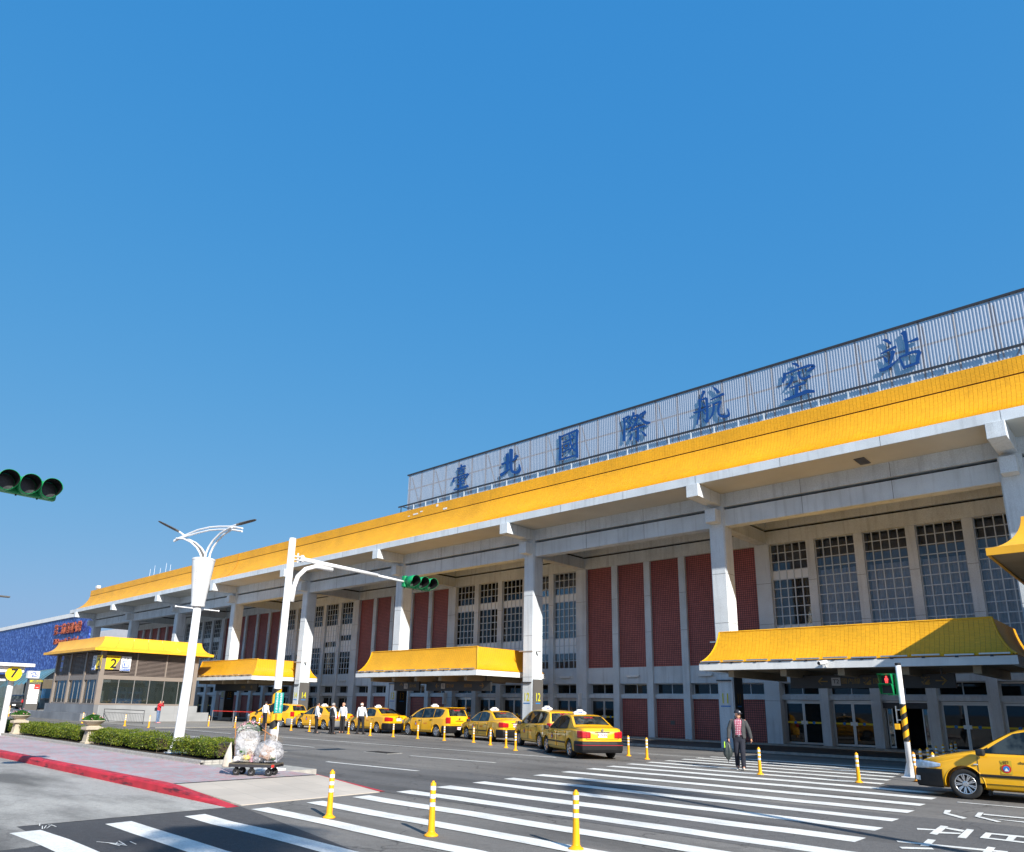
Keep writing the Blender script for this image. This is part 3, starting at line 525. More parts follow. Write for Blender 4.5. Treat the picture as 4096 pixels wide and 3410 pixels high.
'kong': '-11.67,18.07 -11.60,18.03 -11.54,17.99 -11.50,17.95 -11.46,17.92 -11.43,17.87 -11.38,17.82 -11.33,17.83 -11.30,17.88 -11.34,17.94 -11.38,18.01 -11.44,18.07 -11.52,18.11 -11.59,18.12 -11.66,18.13 -11.67,18.10;-12.10,17.75 -12.12,17.67 -12.14,17.59 -12.16,17.52 -12.18,17.44 -12.20,17.37 -12.23,17.29 -12.18,17.24 -12.13,17.22 -12.09,17.29 -12.05,17.36 -12.02,17.44 -12.00,17.52 -11.98,17.60 -11.97,17.68 -12.03,17.74;-12.05,17.60 -11.95,17.61 -11.86,17.62 -11.74,17.63 -11.61,17.65 -11.45,17.66 -11.30,17.67 -11.14,17.67 -10.98,17.66 -10.82,17.66 -10.81,17.73 -10.85,17.81 -11.00,17.80 -11.16,17.79 -11.32,17.78 -11.48,17.77 -11.63,17.75 -11.77,17.73 -11.88,17.72 -11.98,17.70 -12.07,17.69 -12.08,17.64;-10.85,17.73 -10.78,17.66 -10.72,17.60 -10.73,17.63 -10.73,17.67 -10.78,17.63 -10.85,17.59 -10.90,17.55 -10.95,17.51 -11.00,17.48 -10.99,17.45 -10.98,17.44 -10.92,17.44 -10.85,17.45 -10.79,17.46 -10.71,17.47 -10.62,17.50 -10.55,17.62 -10.64,17.74 -10.74,17.77 -10.83,17.80 -10.85,17.78;-11.76,17.47 -11.78,17.38 -11.80,17.29 -11.82,17.22 -11.86,17.16 -11.89,17.11 -11.93,17.06 -11.97,17.01 -12.02,16.97 -12.06,16.92 -12.06,16.91 -12.04,16.89 -11.99,16.92 -11.93,16.94 -11.87,16.98 -11.82,17.02 -11.76,17.07 -11.71,17.14 -11.67,17.21 -11.64,17.30 -11.61,17.38 -11.67,17.45;-11.42,17.58 -11.42,17.50 -11.42,17.41 -11.41,17.33 -11.38,17.25 -11.33,17.18 -11.27,17.12 -11.20,17.09 -11.13,17.08 -11.05,17.09 -10.97,17.10 -10.89,17.11 -10.81,17.13 -10.82,17.21 -10.86,17.27 -10.94,17.25 -11.01,17.22 -11.08,17.21 -11.14,17.20 -11.20,17.21 -11.23,17.22 -11.26,17.25 -11.28,17.29 -11.29,17.33 -11.29,17.39 -11.28,17.46 -11.27,17.54 -11.34,17.59;-11.85,16.83 -11.74,16.83 -11.63,16.84 -11.52,16.84 -11.38,16.84 -11.23,16.85 -11.09,16.86 -11.08,16.92 -11.11,16.98 -11.26,16.96 -11.40,16.95 -11.54,16.94 -11.65,16.92 -11.76,16.90 -11.86,16.89 -11.86,16.86;-11.58,16.90 -11.61,16.69 -11.64,16.49 -11.58,16.43 -11.50,16.43 -11.46,16.64 -11.43,16.84 -11.50,16.90;-12.18,16.29 -12.09,16.28 -12.00,16.27 -11.89,16.27 -11.76,16.28 -11.62,16.30 -11.47,16.31 -11.32,16.33 -11.17,16.34 -11.05,16.35 -10.94,16.34 -10.84,16.32 -10.73,16.30 -10.70,16.35 -10.71,16.41 -10.82,16.46 -10.93,16.51 -11.07,16.55 -11.22,16.54 -11.37,16.51 -11.52,16.48 -11.66,16.46 -11.80,16.44 -11.92,16.42 -12.02,16.40 -12.11,16.38 -12.19,16.36 -12.20,16.33',
'zhan': '-7.56,17.91 -7.51,17.87 -7.47,17.83 -7.44,17.79 -7.39,17.74 -7.34,17.68 -7.28,17.61 -7.23,17.63 -7.21,17.68 -7.26,17.76 -7.31,17.84 -7.37,17.91 -7.44,17.94 -7.50,17.95 -7.55,17.95 -7.56,17.93;-7.68,17.27 -7.58,17.28 -7.49,17.30 -7.38,17.32 -7.27,17.34 -7.15,17.36 -7.03,17.38 -7.03,17.44 -7.06,17.50 -7.18,17.47 -7.30,17.44 -7.41,17.41 -7.51,17.39 -7.60,17.36 -7.70,17.33 -7.70,17.30;-7.63,17.11 -7.62,17.07 -7.61,17.03 -7.60,16.98 -7.58,16.92 -7.56,16.86 -7.53,16.80 -7.48,16.79 -7.44,16.83 -7.46,16.90 -7.48,16.96 -7.51,17.02 -7.54,17.07 -7.57,17.10 -7.60,17.13 -7.61,17.13;-7.29,17.31 -7.30,17.21 -7.31,17.11 -7.33,17.02 -7.35,16.92 -7.39,16.81 -7.42,16.71 -7.39,16.67 -7.35,16.66 -7.31,16.75 -7.26,16.85 -7.21,16.94 -7.18,17.04 -7.14,17.13 -7.11,17.22 -7.19,17.30;-7.84,16.46 -7.78,16.45 -7.71,16.43 -7.63,16.43 -7.52,16.46 -7.41,16.51 -7.30,16.57 -7.20,16.64 -7.10,16.73 -7.01,16.81 -7.01,16.83 -7.02,16.84 -7.13,16.78 -7.24,16.73 -7.34,16.68 -7.46,16.64 -7.57,16.62 -7.66,16.60 -7.73,16.59 -7.78,16.59 -7.84,16.59 -7.86,16.53;-6.81,17.99 -6.78,17.93 -6.75,17.88 -6.73,17.81 -6.72,17.71 -6.71,17.58 -6.70,17.44 -6.70,17.29 -6.71,17.11 -6.72,16.94 -6.66,16.90 -6.60,16.91 -6.59,17.08 -6.57,17.25 -6.56,17.42 -6.56,17.56 -6.56,17.69 -6.56,17.80 -6.56,17.90 -6.56,17.97 -6.57,18.04 -6.70,18.07;-6.59,17.46 -6.51,17.45 -6.43,17.44 -6.36,17.44 -6.28,17.44 -6.21,17.44 -6.14,17.44 -6.14,17.52 -6.17,17.59 -6.24,17.57 -6.30,17.56 -6.37,17.54 -6.44,17.53 -6.52,17.52 -6.59,17.51 -6.60,17.48;-7.02,16.89 -7.01,16.81 -6.99,16.73 -6.97,16.64 -6.95,16.52 -6.92,16.40 -6.89,16.27 -6.84,16.26 -6.79,16.29 -6.82,16.42 -6.85,16.54 -6.88,16.65 -6.91,16.75 -6.93,16.83 -6.95,16.91 -6.99,16.92;-6.98,16.86 -6.88,16.86 -6.79,16.86 -6.69,16.86 -6.61,16.88 -6.53,16.89 -6.45,16.89 -6.36,16.88 -6.27,16.84 -6.17,16.81 -6.14,16.88 -6.16,16.97 -6.26,16.99 -6.36,17.01 -6.46,17.02 -6.55,17.01 -6.63,16.99 -6.71,16.97 -6.80,16.95 -6.90,16.93 -6.99,16.92 -7.00,16.88;-6.22,16.95 -6.25,16.88 -6.29,16.80 -6.32,16.72 -6.34,16.63 -6.36,16.53 -6.38,16.44 -6.33,16.38 -6.26,16.38 -6.24,16.47 -6.21,16.56 -6.19,16.64 -6.16,16.71 -6.13,16.78 -6.10,16.85 -6.15,16.92;-6.87,16.32 -6.79,16.31 -6.70,16.30 -6.61,16.31 -6.49,16.32 -6.36,16.33 -6.24,16.35 -6.23,16.41 -6.26,16.47 -6.39,16.45 -6.51,16.44 -6.62,16.43 -6.72,16.42 -6.80,16.42 -6.88,16.41 -6.89,16.36',
'road': '-3.67,16.00 -3.58,16.07 -3.52,15.65 -3.58,15.46;-3.57,15.41 -3.57,15.59 -3.13,15.09 -3.17,14.92;-3.16,16.09 -3.08,16.14 -3.02,15.55 -3.09,15.42;-3.11,15.44 -3.03,15.49 -2.63,15.05 -2.68,14.94;-3.05,15.96 -3.02,15.77 -2.28,15.80 -2.29,15.94;-2.84,15.35 -2.77,15.37 -2.22,15.39 -2.20,15.23;-3.44,13.15 -3.39,12.98 -3.19,13.11 -3.20,13.24;-3.24,13.74 -3.13,13.72 -3.05,12.66 -3.16,12.70;-3.12,13.59 -3.10,13.43 -2.85,13.28 -2.86,13.50;-3.08,13.02 -3.06,12.83 -2.83,12.99 -2.83,13.14;-2.87,13.70 -2.77,13.67 -2.68,12.66 -2.79,12.65;-2.59,13.51 -2.50,13.50 -2.45,12.88 -2.55,12.87;-2.59,13.51 -2.53,13.37 -1.97,13.42 -1.99,13.58;-2.55,12.98 -2.55,12.86 -1.90,12.84 -1.91,12.98;-2.28,13.42 -2.18,13.40 -2.16,12.96 -2.25,12.94;-3.33,11.67 -3.28,11.55 -2.06,11.77 -2.06,11.93;-3.05,12.15 -2.95,12.16 -2.89,11.51 -2.99,11.49;-2.32,12.11 -2.23,12.11 -2.19,11.50 -2.28,11.46;-3.16,11.15 -3.09,11.03 -2.78,11.30 -2.83,11.41'}
def glyph_polys(key):
    return [[tuple(float(v) for v in p.split(',')) for p in s.split()] for s in GLYPH[key].split(';')]
for k, q in enumerate(glyph_polys('road')):
    MB().quad(*[(x, y, 0.0090 + 0.0009*(k % 5)) for x, y in q]).build('road_character_stroke', 'road_white', road, fix=True)
# scribbled survey marks in white chalk paint
def scribble(cx, cy, s, seed):
    rr = random.Random(seed); mb = MB()
    for i in range(7):
        a = rr.uniform(-.5,.5); l = s*rr.uniform(.5,1.0); x = cx+rr.uniform(-.5,.5)*s; y = cy+rr.uniform(-.35,.35)*s
        dx, dy = math.cos(a)*l/2, math.sin(a)*l/2; w = 0.007
        mb.quad((x-dx, y-dy, .0065+i*.0007+.004),(x+dx, y+dy, .0065+i*.0007+.004),(x+dx-w, y+dy+w*2, .0065+i*.0007+.004),(x-dx-w, y-dy+w*2, .0065+i*.0007+.004))
    mb.build('chalk_mark', 'road_white', road, fix=True)
scribble(-11.9, 3.62, 0.30, 1); scribble(-9.95, 3.86, 0.34, 2); scribble(-6.9, 15.3, 0.3, 3)
def manhole(x0, x1, y0, y1):
    MB().box(x0, x1, y0, y1, -0.01, 0.010).build('manhole_frame', 'kerb_stone', road)
    mb = MB(); n = 6
    for i in range(n):
        for j in range(n):
            a = x0+.06+(x1-x0-.12)*i/n; b_ = y0+.06+(y1-y0-.12)*j/n
            mb.box(a+.01, a+(x1-x0-.12)/n-.01, b_+.01, b_+(y1-y0-.12)/n-.01, 0.0, 0.018)
    mb.build('manhole_cover', 'iron', road)
manhole(-22.6, -21.2, 16.8, 17.5); manhole(-25.0, -23.9, 14.0, 14.5)

# raised pavement on the left with red kerb, ramp, planting bed
side = MB().box(-160, -14.7, 6.52, 8.9, -0.02, 0.15).build('pavement', 'paver'); tag(side, kind='structure')
MB().box(-160, -16.0, 8.9, 10.55, -0.02, 0.148).build('pavement_edge', 'kerb_stone', side)
MB().box(-16.0, -14.7, 8.9, 9.75, -0.02, 0.149).build('pavement_edge', 'paver', side)
MB().box(-14.8, -14.68, 6.55, 9.7, -0.02, 0.153).build('drain_strip', 'iron', side)
rb = MB()
rb.add([(-14.68,6.52,0.15),(-12.2,6.62,0.012),(-12.3,9.62,0.012),(-14.68,9.75,0.15),(-14.68,6.52,-.02),(-12.2,6.62,-.02),(-12.3,9.62,-.02),(-14.68,9.75,-.02)],
       [(0,1,2,3),(0,4,5,1),(1,5,6,2),(2,6,7,3)])
ramp = rb.build('pavement_ramp', 'ramp_slab', side, fix=True)
# kerb: rounded red painted stone, tapering to the ground
mb = MB(); rows = []
xs = [-160,-60] + [-40+i*1.0 for i in range(26)] + [-14.4,-13.9,-13.4,-12.9,-12.5,-12.1]
for x in xs:
    h = 0.165 if x <= -14.6 else 0.165*max(0.06, (-12.0-x)/2.6)
    w = 0.22 if x <= -14.6 else 0.22
    rows.append([(x,6.30,-0.02),(x,6.30+.012,h*.78),(x,6.34,h),(x,6.30+w,h+.002),(x,6.30+w,-0.02)])
mb.grid(rows); e = len(mb.v); mb.f.append((e-5,e-4,e-3,e-2,e-1))
def kerb_material():
    M = MT['kerb_red'].copy(); M.name = 'kerb_red_worn'; nt = M.node_tree; b = nt.nodes['Principled BSDF']
    src = b.inputs['Base Color'].links[0].from_socket
    tc = nt.nodes.new('ShaderNodeTexCoord'); mp = nt.nodes.new('ShaderNodeMapping'); mp.inputs['Scale'].default_value = (1.1, 3, 7)
    n = nt.nodes.new('ShaderNodeTexNoise'); n.inputs['Detail'].default_value = 8; n.inputs['Scale'].default_value = 1.0; n.inputs['Roughness'].default_value = 0.7
    nt.links.new(tc.outputs['Object'], mp.inputs[0]); nt.links.new(mp.outputs[0], n.inputs[0])
    r = nt.nodes.new('ShaderNodeMapRange'); r.inputs[1].default_value = 0.54; r.inputs[2].default_value = 0.66
    nt.links.new(n.outputs[0], r.inputs[0])
    mx = nt.nodes.new('ShaderNodeMix'); mx.data_type = 'RGBA'; nt.links.new(r.outputs[0], mx.inputs[0])
    nt.links.new(src, mx.inputs[6]); mx.inputs[7].default_value = (0.05, 0.012, 0.014, 1)
    nt.links.new(mx.outputs[2], b.inputs['Base Color']); return M
MT['kerb_red_worn'] = kerb_material()
mb.build('red_kerb', 'kerb_red_worn', side, smooth=False, fix=True)
MB().quad((-16.3,10.62,0.006),(-12.35,9.66,0.012),(-12.3,9.76,0.008),(-16.3,10.74,0.006)).build('red_line', 'kerb_red', road, fix=True)
# bed edging: two courses of small stone blocks
blk = MB().box(-0.095, 0.095, -0.05, 0.05, 0, 0.048).mesh('edging_block'); blk.materials.append(MT['kerb_stone'])
bed = MB().box(-41.5, -18.7, 9.0, 10.5, 0.0, 0.21).build('planting_bed', 'soil'); tag(bed, kind='structure')
nb = 0
for row in range(2):
    for i in range(115):
        x = -41.4 + i*0.2 + (0.1 if row else 0)
        if x > -18.6: continue
        o = obj('edging_block', blk, bed); o.location = (x, 8.93 + random.uniform(-.004,.004), 0.15 + row*0.052); nb += 1
for i in range(8):
    o = obj('edging_block', blk, bed); o.location = (-18.62, 9.05+i*0.2, 0.15); o.rotation_euler.z = R(90)
    o = obj('edging_block', blk, bed); o.location = (-18.62, 9.05+i*0.2, 0.202); o.rotation_euler.z = R(90)
# pavement in front of the terminal
fp = MB().box(-160, 40, 30.75, 36.25, -0.02, 0.08).build('terminal_pavement', 'paving_dark'); tag(fp, kind='structure')
MB().box(-160, 40, 30.6, 30.75, -0.02, 0.095).build('kerb', 'kerb_stone', fp)
MB().box(-101, 40, 36.10, 36.30, 0.0, 0.17).build('wall_step', 'kerb_stone', fp)
pv = MB().box(-78, -47.0, 19.3, 30.6, -0.02, 0.06).build('exit_pavement', 'concrete_pave'); tag(pv, kind='structure')

# ------------------------------------------------------------------ terminal building
term = empty('airport_terminal', (-50, 36, 0))
tag(term, 'long pale concrete airport terminal with yellow tiled eaves, tall columns and dark red panels', 'terminal')
TP = Matrix.Translation((50, -36, 0))
def tb(mbuilder, name, material, parent=None, **kw):
    o = mbuilder.build(name, material, parent if parent is not None else term, **kw)
    if parent is None or parent is term: o.matrix_parent_inverse = TP
    return o
W = 11.91
def XC(i): return -27.32 + (i-7)*W
XL, XR = -101.3, 25.0
Y_E = 29.2; Z_F0, Z_F1 = 11.80, 12.22; Z_G, Z_P = 13.99, 14.71; Y_P = 30.7
def end_notched(x0, x1, y0, y1, c=0.05):
    return [(x0+c,y0),(x1-c,y0),(x1-c,y0+c),(x1,y0+c),(x1,y1-c),(x1-c,y1-c),(x1-c,y1),(x0+c,y1),(x0+c,y1-c),(x0,y1-c),(x0,y0+c),(x0+c,y0+c)]
NUM = {8:'11', 7:'12', 6:'13', 5:'14', 4:'15', 3:'16', 2:'17'}
for i in range(1, 10):
    xc = XC(i)
    c = tb(MB().prism(end_notched(xc-.39, xc+.39, 31.28, 32.14), lambda x, y: (x, y, 0.05), lambda x, y: (x, y, 11.79)), 'column', 'concrete', fix=True)
    g = MB()
    for z in (3.3, 5.6, 7.9):
        g.box(xc-.392+.05, xc+.392-.05, 31.277, 31.30, z, z+.014); g.box(xc+.37, xc+.393, 31.34, 32.08, z, z+.014)
    tb(g, 'joint', 'groove', c)
    tb(MB().box(xc-.30, xc+.30, 29.04, 31.27, 11.19, 11.795), 'eave_bracket', 'concrete', bevel=.015)
    tb(MB().box(xc-.27, xc+.27, 30.69, 31.275, 10.32, 10.96), 'column_block', 'concrete', bevel=.015)
    if i in NUM:
        t = NUM[i]
        text('column_number', t, 0.62, 'number_yellow', (xc-.04, 31.272, 2.20), (1,0,0), (0,0,1), c, 0.003, 0.008, sx=.72)
        tb(MB().box(xc-.27, xc+.20, 31.268, 31.276, 1.86, 1.91), 'blue_bar', 'bar_blue', c)
        brd = 'board_grey' if i in (7, 5) else 'board_dark'
        tb(MB().box(xc+.395, xc+.425, 31.30, 32.14, 0.3, 3.18), 'number_board', brd, c)
        text('column_number', t, 0.62, 'number_yellow' if i in (7,5) else 'amber_text', (xc+.428, 31.70, 2.20), (0,1,0), (0,0,1), c, 0.003, 0.008, sx=.72)
        tb(MB().box(xc+.426, xc+.430, 31.52, 31.90, 1.86, 1.91), 'blue_bar', 'bar_blue', c)
        tb(MB().box(xc-.40, xc+.30, 31.20, 31.279, 2.98, 3.04), 'strip_light', 'steel_dark', c)
        if i in (7, 5, 8):
            tb(MB().box(xc-.62, xc-.30, 31.22, 31.27, 4.72, 4.78).box(xc+.42, xc+.72, 31.5, 31.6, 4.70, 4.76).box(xc-.31, xc+.43, 31.24, 31.272, 4.73, 4.75), 'floodlight_arm', 'aluminium', c)
for i in range(0, 10):
    x0 = (XC(i)+.39) if i > 0 else XL+1.2; x1 = XC(i+1)-.39 if i < 9 else XR
    tb(MB().box(x0, x1, 31.40, 31.95, 10.20, 11.00), 'front_beam', 'concrete')
    tb(MB().box(x0, x1, 31.75, 31.90, 11.00, 11.14), 'beam_gap', 'groove')
    tb(MB().box(x0, x1, 31.36, 31.95, 11.14, 11.798), 'upper_beam', 'concrete')
    g = MB()
    for k in range(1, 3):
        xx = x0+(x1-x0)*k/3
        g.box(xx-.007, xx+.007, 31.396, 31.41, 10.2, 11.0); g.box(xx-.007, xx+.007, 31.356, 31.37, 11.14, 11.79)
    tb(g, 'joint', 'groove')
for i in range(1, 10):
    xc = XC(i)
    tb(MB().box(xc-.28, xc+.28, 32.15, 36.34, 10.20, 10.84), 'cross_beam', 'concrete')
    tb(MB().box(xc-.15, xc+.15, 32.15, 36.34, 10.84, 10.97), 'beam_gap', 'groove')
    tb(MB().box(xc-.28, xc+.28, 32.15, 36.34, 10.97, 11.797), 'cross_beam', 'concrete')
# eave slab with chipped edge, soffit, ceiling
tb(MB().box(XL, XR, Y_E, 31.0, Z_F0+.004, Z_F1).box(XL, XL+1.8, 31.0, 46, Z_F0+.004, Z_F1), 'eave_fascia', 'concrete', bevel=.012)
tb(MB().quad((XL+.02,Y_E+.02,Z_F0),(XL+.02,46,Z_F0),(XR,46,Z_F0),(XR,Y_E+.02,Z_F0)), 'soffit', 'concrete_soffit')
g = MB()
for k in range(26):
    x = XL + 2 + k*4.0
    g.box(x-.006, x+.006, Y_E-.003, Y_E+.01, Z_F0+.01, Z_F1-.01)
tb(g, 'joint', 'groove')
tb(MB().box(-8.6,-8.2,30.1,31.0,11.77,11.799).box(-34.5,-33.9,33.0,34.0,11.76,11.799).box(-22.6,-22.2,32.4,33.4,11.76,11.799), 'ceiling_lamp', 'steel_dark')
# roof: concave tiled flare, dark groove, tiled parapet
def flare(n, y0, z0, y1, z1, bl=0.72):
    out = []
    for k in range(n+1):
        t = k/n; a = t*math.pi/2
        ye, ze = y0+(y1-y0)*math.sin(a), z1-(z1-z0)*math.cos(a)
        yl, zl = y0+(y1-y0)*t, z0+(z1-z0)*t
        out.append((ye*bl+yl*(1-bl), ze*bl+zl*(1-bl)))
    return out
def resample(prof, step):
    L = [0]
    for a, b in zip(prof, prof[1:]): L.append(L[-1]+math.hypot(b[0]-a[0], b[1]-a[1]))
    n = max(2, round(L[-1]/step)); out = []
    for k in range(n+1):
        s = L[-1]*k/n; j = max(i for i in range(len(L)) if L[i] <= s+1e-9); j = min(j, len(prof)-2)
        t = (s-L[j])/max(1e-9, L[j+1]-L[j]); out.append((prof[j][0]+(prof[j+1][0]-prof[j][0])*t, prof[j][1]+(prof[j+1][1]-prof[j][1])*t))
    return out
prof = flare(16, Y_E+.04, Z_F1, Y_P, Z_G)
XT = -30.0        # tiles are separate pieces right of here; beyond it they are too fine to tell apart
rows = []
for y, z in prof:
    s = y-(Y_E+.04); rows.append([(XT, y, z), (XL+.04+s, y, z), (XL+.04+s, 46, z)])
roof = tb(MB().grid(rows), 'roof', 'yellow_tile', fix=True)
tb(MB().grid([[(XR,y,z),(XT,y,z)] for y, z in prof]), 'roof_bed', 'tile_bed', fix=True)
tb(MB().box(XL+1.6, XR, Y_P+.03, Y_P+.3, Z_G-.3, Z_G+.055).box(XL+1.6, XL+1.9, Y_P+.3, 46, Z_G-.3, Z_G+.055), 'roof_groove', 'tile_bed')
tb(MB().box(XL+1.5, XT, Y_P, Y_P+.3, Z_G+.05, Z_P).box(XL+1.5, XL+1.8, Y_P+.3, 46, Z_G+.05, Z_P), 'parapet', 'yellow_tile')
tb(MB().box(XT, XR, Y_P+.012, Y_P+.3, Z_G+.05, Z_P), 'parapet_bed', 'tile_bed')
tb(MB().quad((XL+1.8,Y_P+.3,Z_P-.4),(XR,Y_P+.3,Z_P-.4),(XR,46,Z_P-.4),(XL+1.8,46,Z_P-.4)), 'roof_deck', 'concrete')
# crack repaired with dark sealant across the far part of the roof
g = MB(); px = -62.0
pts = [(px+.02*math.sin(k*2.2), y-.012, z+.01) for k, (y, z) in enumerate(prof)] + [(px+.05, Y_P-.012, Z_G+.1), (px+.02, Y_P-.012, Z_P)]
g.tube(pts, .035, 5); tb(g, 'sealed_crack', 'tile_bed')

# pale chips where the glaze has come away
for (cx3, cz3, w3, h3) in ((-37.2, 14.32, .25, .05), (-36.6, 14.40, .12, .04), (-35.0, 14.55, .1, .08), (-37.9, 14.28, .1, .03), (-34.2, 14.2, .18, .06)):
    tb(MB().box(cx3-w3, cx3+w3, Y_P-.012, Y_P+.01, cz3-h3, cz3+h3), 'glaze_chip', 'white_wall')
def tile_field(parent, place, prof, u0, u1, pitch, singles, thick=.013, gap=.008, trim=None, mats='yellow_glaze'):
    """prof: row boundaries (a, z) seen from the side; place(u, a, z) -> 3D. Tiles nearest u1 become separate pieces, the rest one mesh"""
    nc = int((u1-u0)/pitch); made = 0; mb = MB(); cache = {}
    for c in range(nc-1, -1, -1):
        a0 = u0+c*pitch+gap/2; a1 = u0+(c+1)*pitch-gap/2
        for r in range(len(prof)-1):
            (y0, z0), (y1, z1) = prof[r], prof[r+1]
            dy, dz = y1-y0, z1-z0; L = math.hypot(dy, dz); ny, nz = -dz/L, dy/L
            h = thick
            ya, za, yb, zb = y0+dy*.04, z0+dz*.04, y1-dy*.04, z1-dz*.04
            b0, b1 = a0, a1
            if trim:
                lo, hi = trim((y0+y1)/2)
                b0, b1 = max(a0, lo), min(a1, hi)
                if b1-b0 < .02: continue
            base = [(b0,ya,za),(b1,ya,za),(b1,yb,zb),(b0,yb,zb)]
            topp = [(u, y+ny*h, z+nz*(h if k < 2 else h*.55)) for k, (u, y, z) in enumerate(base)]
            vs = [place(*p) for p in base+topp]
            fs = [(4,5,6,7),(0,1,5,4),(1,2,6,5),(2,3,7,6),(3,0,4,7)]
            if made < singles and b0 == a0 and b1 == a1:
                o0 = Vector(vs[0])
                if r not in cache:
                    me = MB().add([tuple(Vector(v)-o0) for v in vs], fs).mesh('roof_tile'); me.materials.append(MT[mats]); cache[r] = me
                o = obj('roof_tile', cache[r], parent)
                o.matrix_parent_inverse = parent.matrix_world.inverted() if False else Matrix.Identity(4)
                o.location = o0 - Vector(parent.get('_org', (0,0,0))); made += 1
            else:
                mb.add(vs, fs)
    return mb
rp = resample(prof, .06)
pp = resample([(Y_P, Z_G+.06), (Y_P, Z_P)], .06)
mbt = tile_field(roof, lambda u, y, z: (u, y, z), rp, XT, 1.0, .15, 150)
o = mbt.build('roof_tiles', 'yellow_glaze', roof); tag(o, kind='stuff')
par = [o for o in term.children if o.name.startswith('parapet_bed')][0]
mbt = tile_field(par, lambda u, y, z: (u, y, z), pp, XT, 1.0, .15, 140)
o = mbt.build('parapet_tiles', 'yellow_glaze', par); tag(o, kind='stuff')

# facade ------------------------------------------------------------
YW = 36.34
RED_BAYS = {1, 3, 5, 7, 9}
pan_w = (W-.78-4*.41)/5
wall = tb(MB().box(-101, 25, 37.6, 37.9, 10.9, 11.79), 'wall', 'concrete')
tb(MB().box(-101, 25, YW, 36.9, 10.16, 10.85), 'wall_beam', 'concrete')
tb(MB().box(-101, 25, YW+.2, 36.9, 10.85, 10.97), 'beam_gap', 'groove')
tb(MB().box(-101, 25, YW+.02, 36.9, 10.97, 11.796), 'wall_beam', 'concrete')
tb(MB().box(-101, 25, YW+.16, 37.1, 3.10, 4.04), 'spandrel', 'concrete')
tb(MB().box(-101, 25, YW+.24, 36.95, 2.27, 2.50), 'sill_beam', 'concrete')
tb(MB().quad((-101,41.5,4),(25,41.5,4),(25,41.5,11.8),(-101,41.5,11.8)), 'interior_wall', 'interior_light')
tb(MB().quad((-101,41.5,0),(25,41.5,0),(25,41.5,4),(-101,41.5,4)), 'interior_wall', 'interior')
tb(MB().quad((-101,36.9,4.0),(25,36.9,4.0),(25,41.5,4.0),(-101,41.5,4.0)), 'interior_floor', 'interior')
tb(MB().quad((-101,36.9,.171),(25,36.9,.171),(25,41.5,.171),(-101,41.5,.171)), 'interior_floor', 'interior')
pane_me = MB().box(-.17, .17, -.004, .004, -.215, .215).mesh('pane')
pane_fr = pane_me.copy(); pane_me.materials.append(MT['glass']); pane_fr.materials.append(MT['frosted'])
NCOL, NROW = 5, 13
pane_budget = [300]
def upper_window(x0, x1, bay, m):
    z0, z1 = 4.06, 10.15; yy = YW+.22
    pw, ph = (x1-x0)/NCOL, (z1-z0)/NROW
    win = empty('window', (x0, yy, z0)); win.parent = term; win.matrix_parent_inverse = TP
    fr = MB()
    for k in range(NCOL+1):
        x = (x1-x0)*k/NCOL; w = .023 if 0 < k < NCOL else .04
        fr.box(x-w, x+w, -.035, .035, 0, z1-z0)
    for k in range(NROW+1):
        z = (z1-z0)*k/NROW; w = .021
        fr.box(0.03, x1-x0-.03, -.028, .028, z-w, z+w)
    fr.build('window_frame', 'win_bar', win)
    def kind(r):
        rt = NROW-1-r            # row from the top
        if bay == 8: return m == 0 and rt in (3, 9, 10)
        if bay == 6: return rt in (3, 9, 10)
        if bay == 4: return 4 <= rt <= 8 and (m+rt) % 7 != 3
        return rt in (4, 9)
    stuff = {False: MB(), True: MB()}
    for r in range(NROW-1, -1, -1):
        for c in range(NCOL):
            cx, cz = pw*(c+.5), ph*(r+.5); fro = kind(r)
            if bay == 8 and pane_budget[0] > 0:
                o = obj('pane', pane_fr if fro else pane_me, win); o.location = (cx, 0.01, cz); pane_budget[0] -= 1
                o.scale = (pw*.5/.185, 1, ph*.5/.235)
            else:
                stuff[fro].box(cx-pw*.46, cx+pw*.46, .006, .014, cz-ph*.46, cz+ph*.46)
    if stuff[False].f: tag(stuff[False].build('panes', 'glass', win), kind='stuff')
    if stuff[True].f: tag(stuff[True].build('frosted_panes', 'frosted', win), kind='stuff')
    MB().box(.03, x1-x0-.03, .62, .64, 0, z1-z0).build('pane_backing', 'pane_backing', win)  # added grey panel, makes the unlit room behind read grey, not black
    if bay == 8 and m > 0:
        rows = [[(.02+(x1-x0-.04)*k/60, .32+.05*math.sin(k*.9+m)+.03*math.sin(k*2.3), z) for k in range(61)] for z in (.5, 4.55)]
        MB().grid(rows).build('curtain', 'curtain', win, smooth=True)
    if bay == 8 and m == 0:
        rows = [[(.9+.8*k/30, .32+.04*math.sin(k*1.1), z) for k in range(31)] for z in (.5, 4.4)]
        MB().grid(rows).build('curtain', 'interior', win, smooth=True)
def red_panel(x0, x1, z0, z1, yy):
    tb(MB().box(x0, x1, yy, yy+.2, z0, z1), 'tiled_panel', 'red_tile')
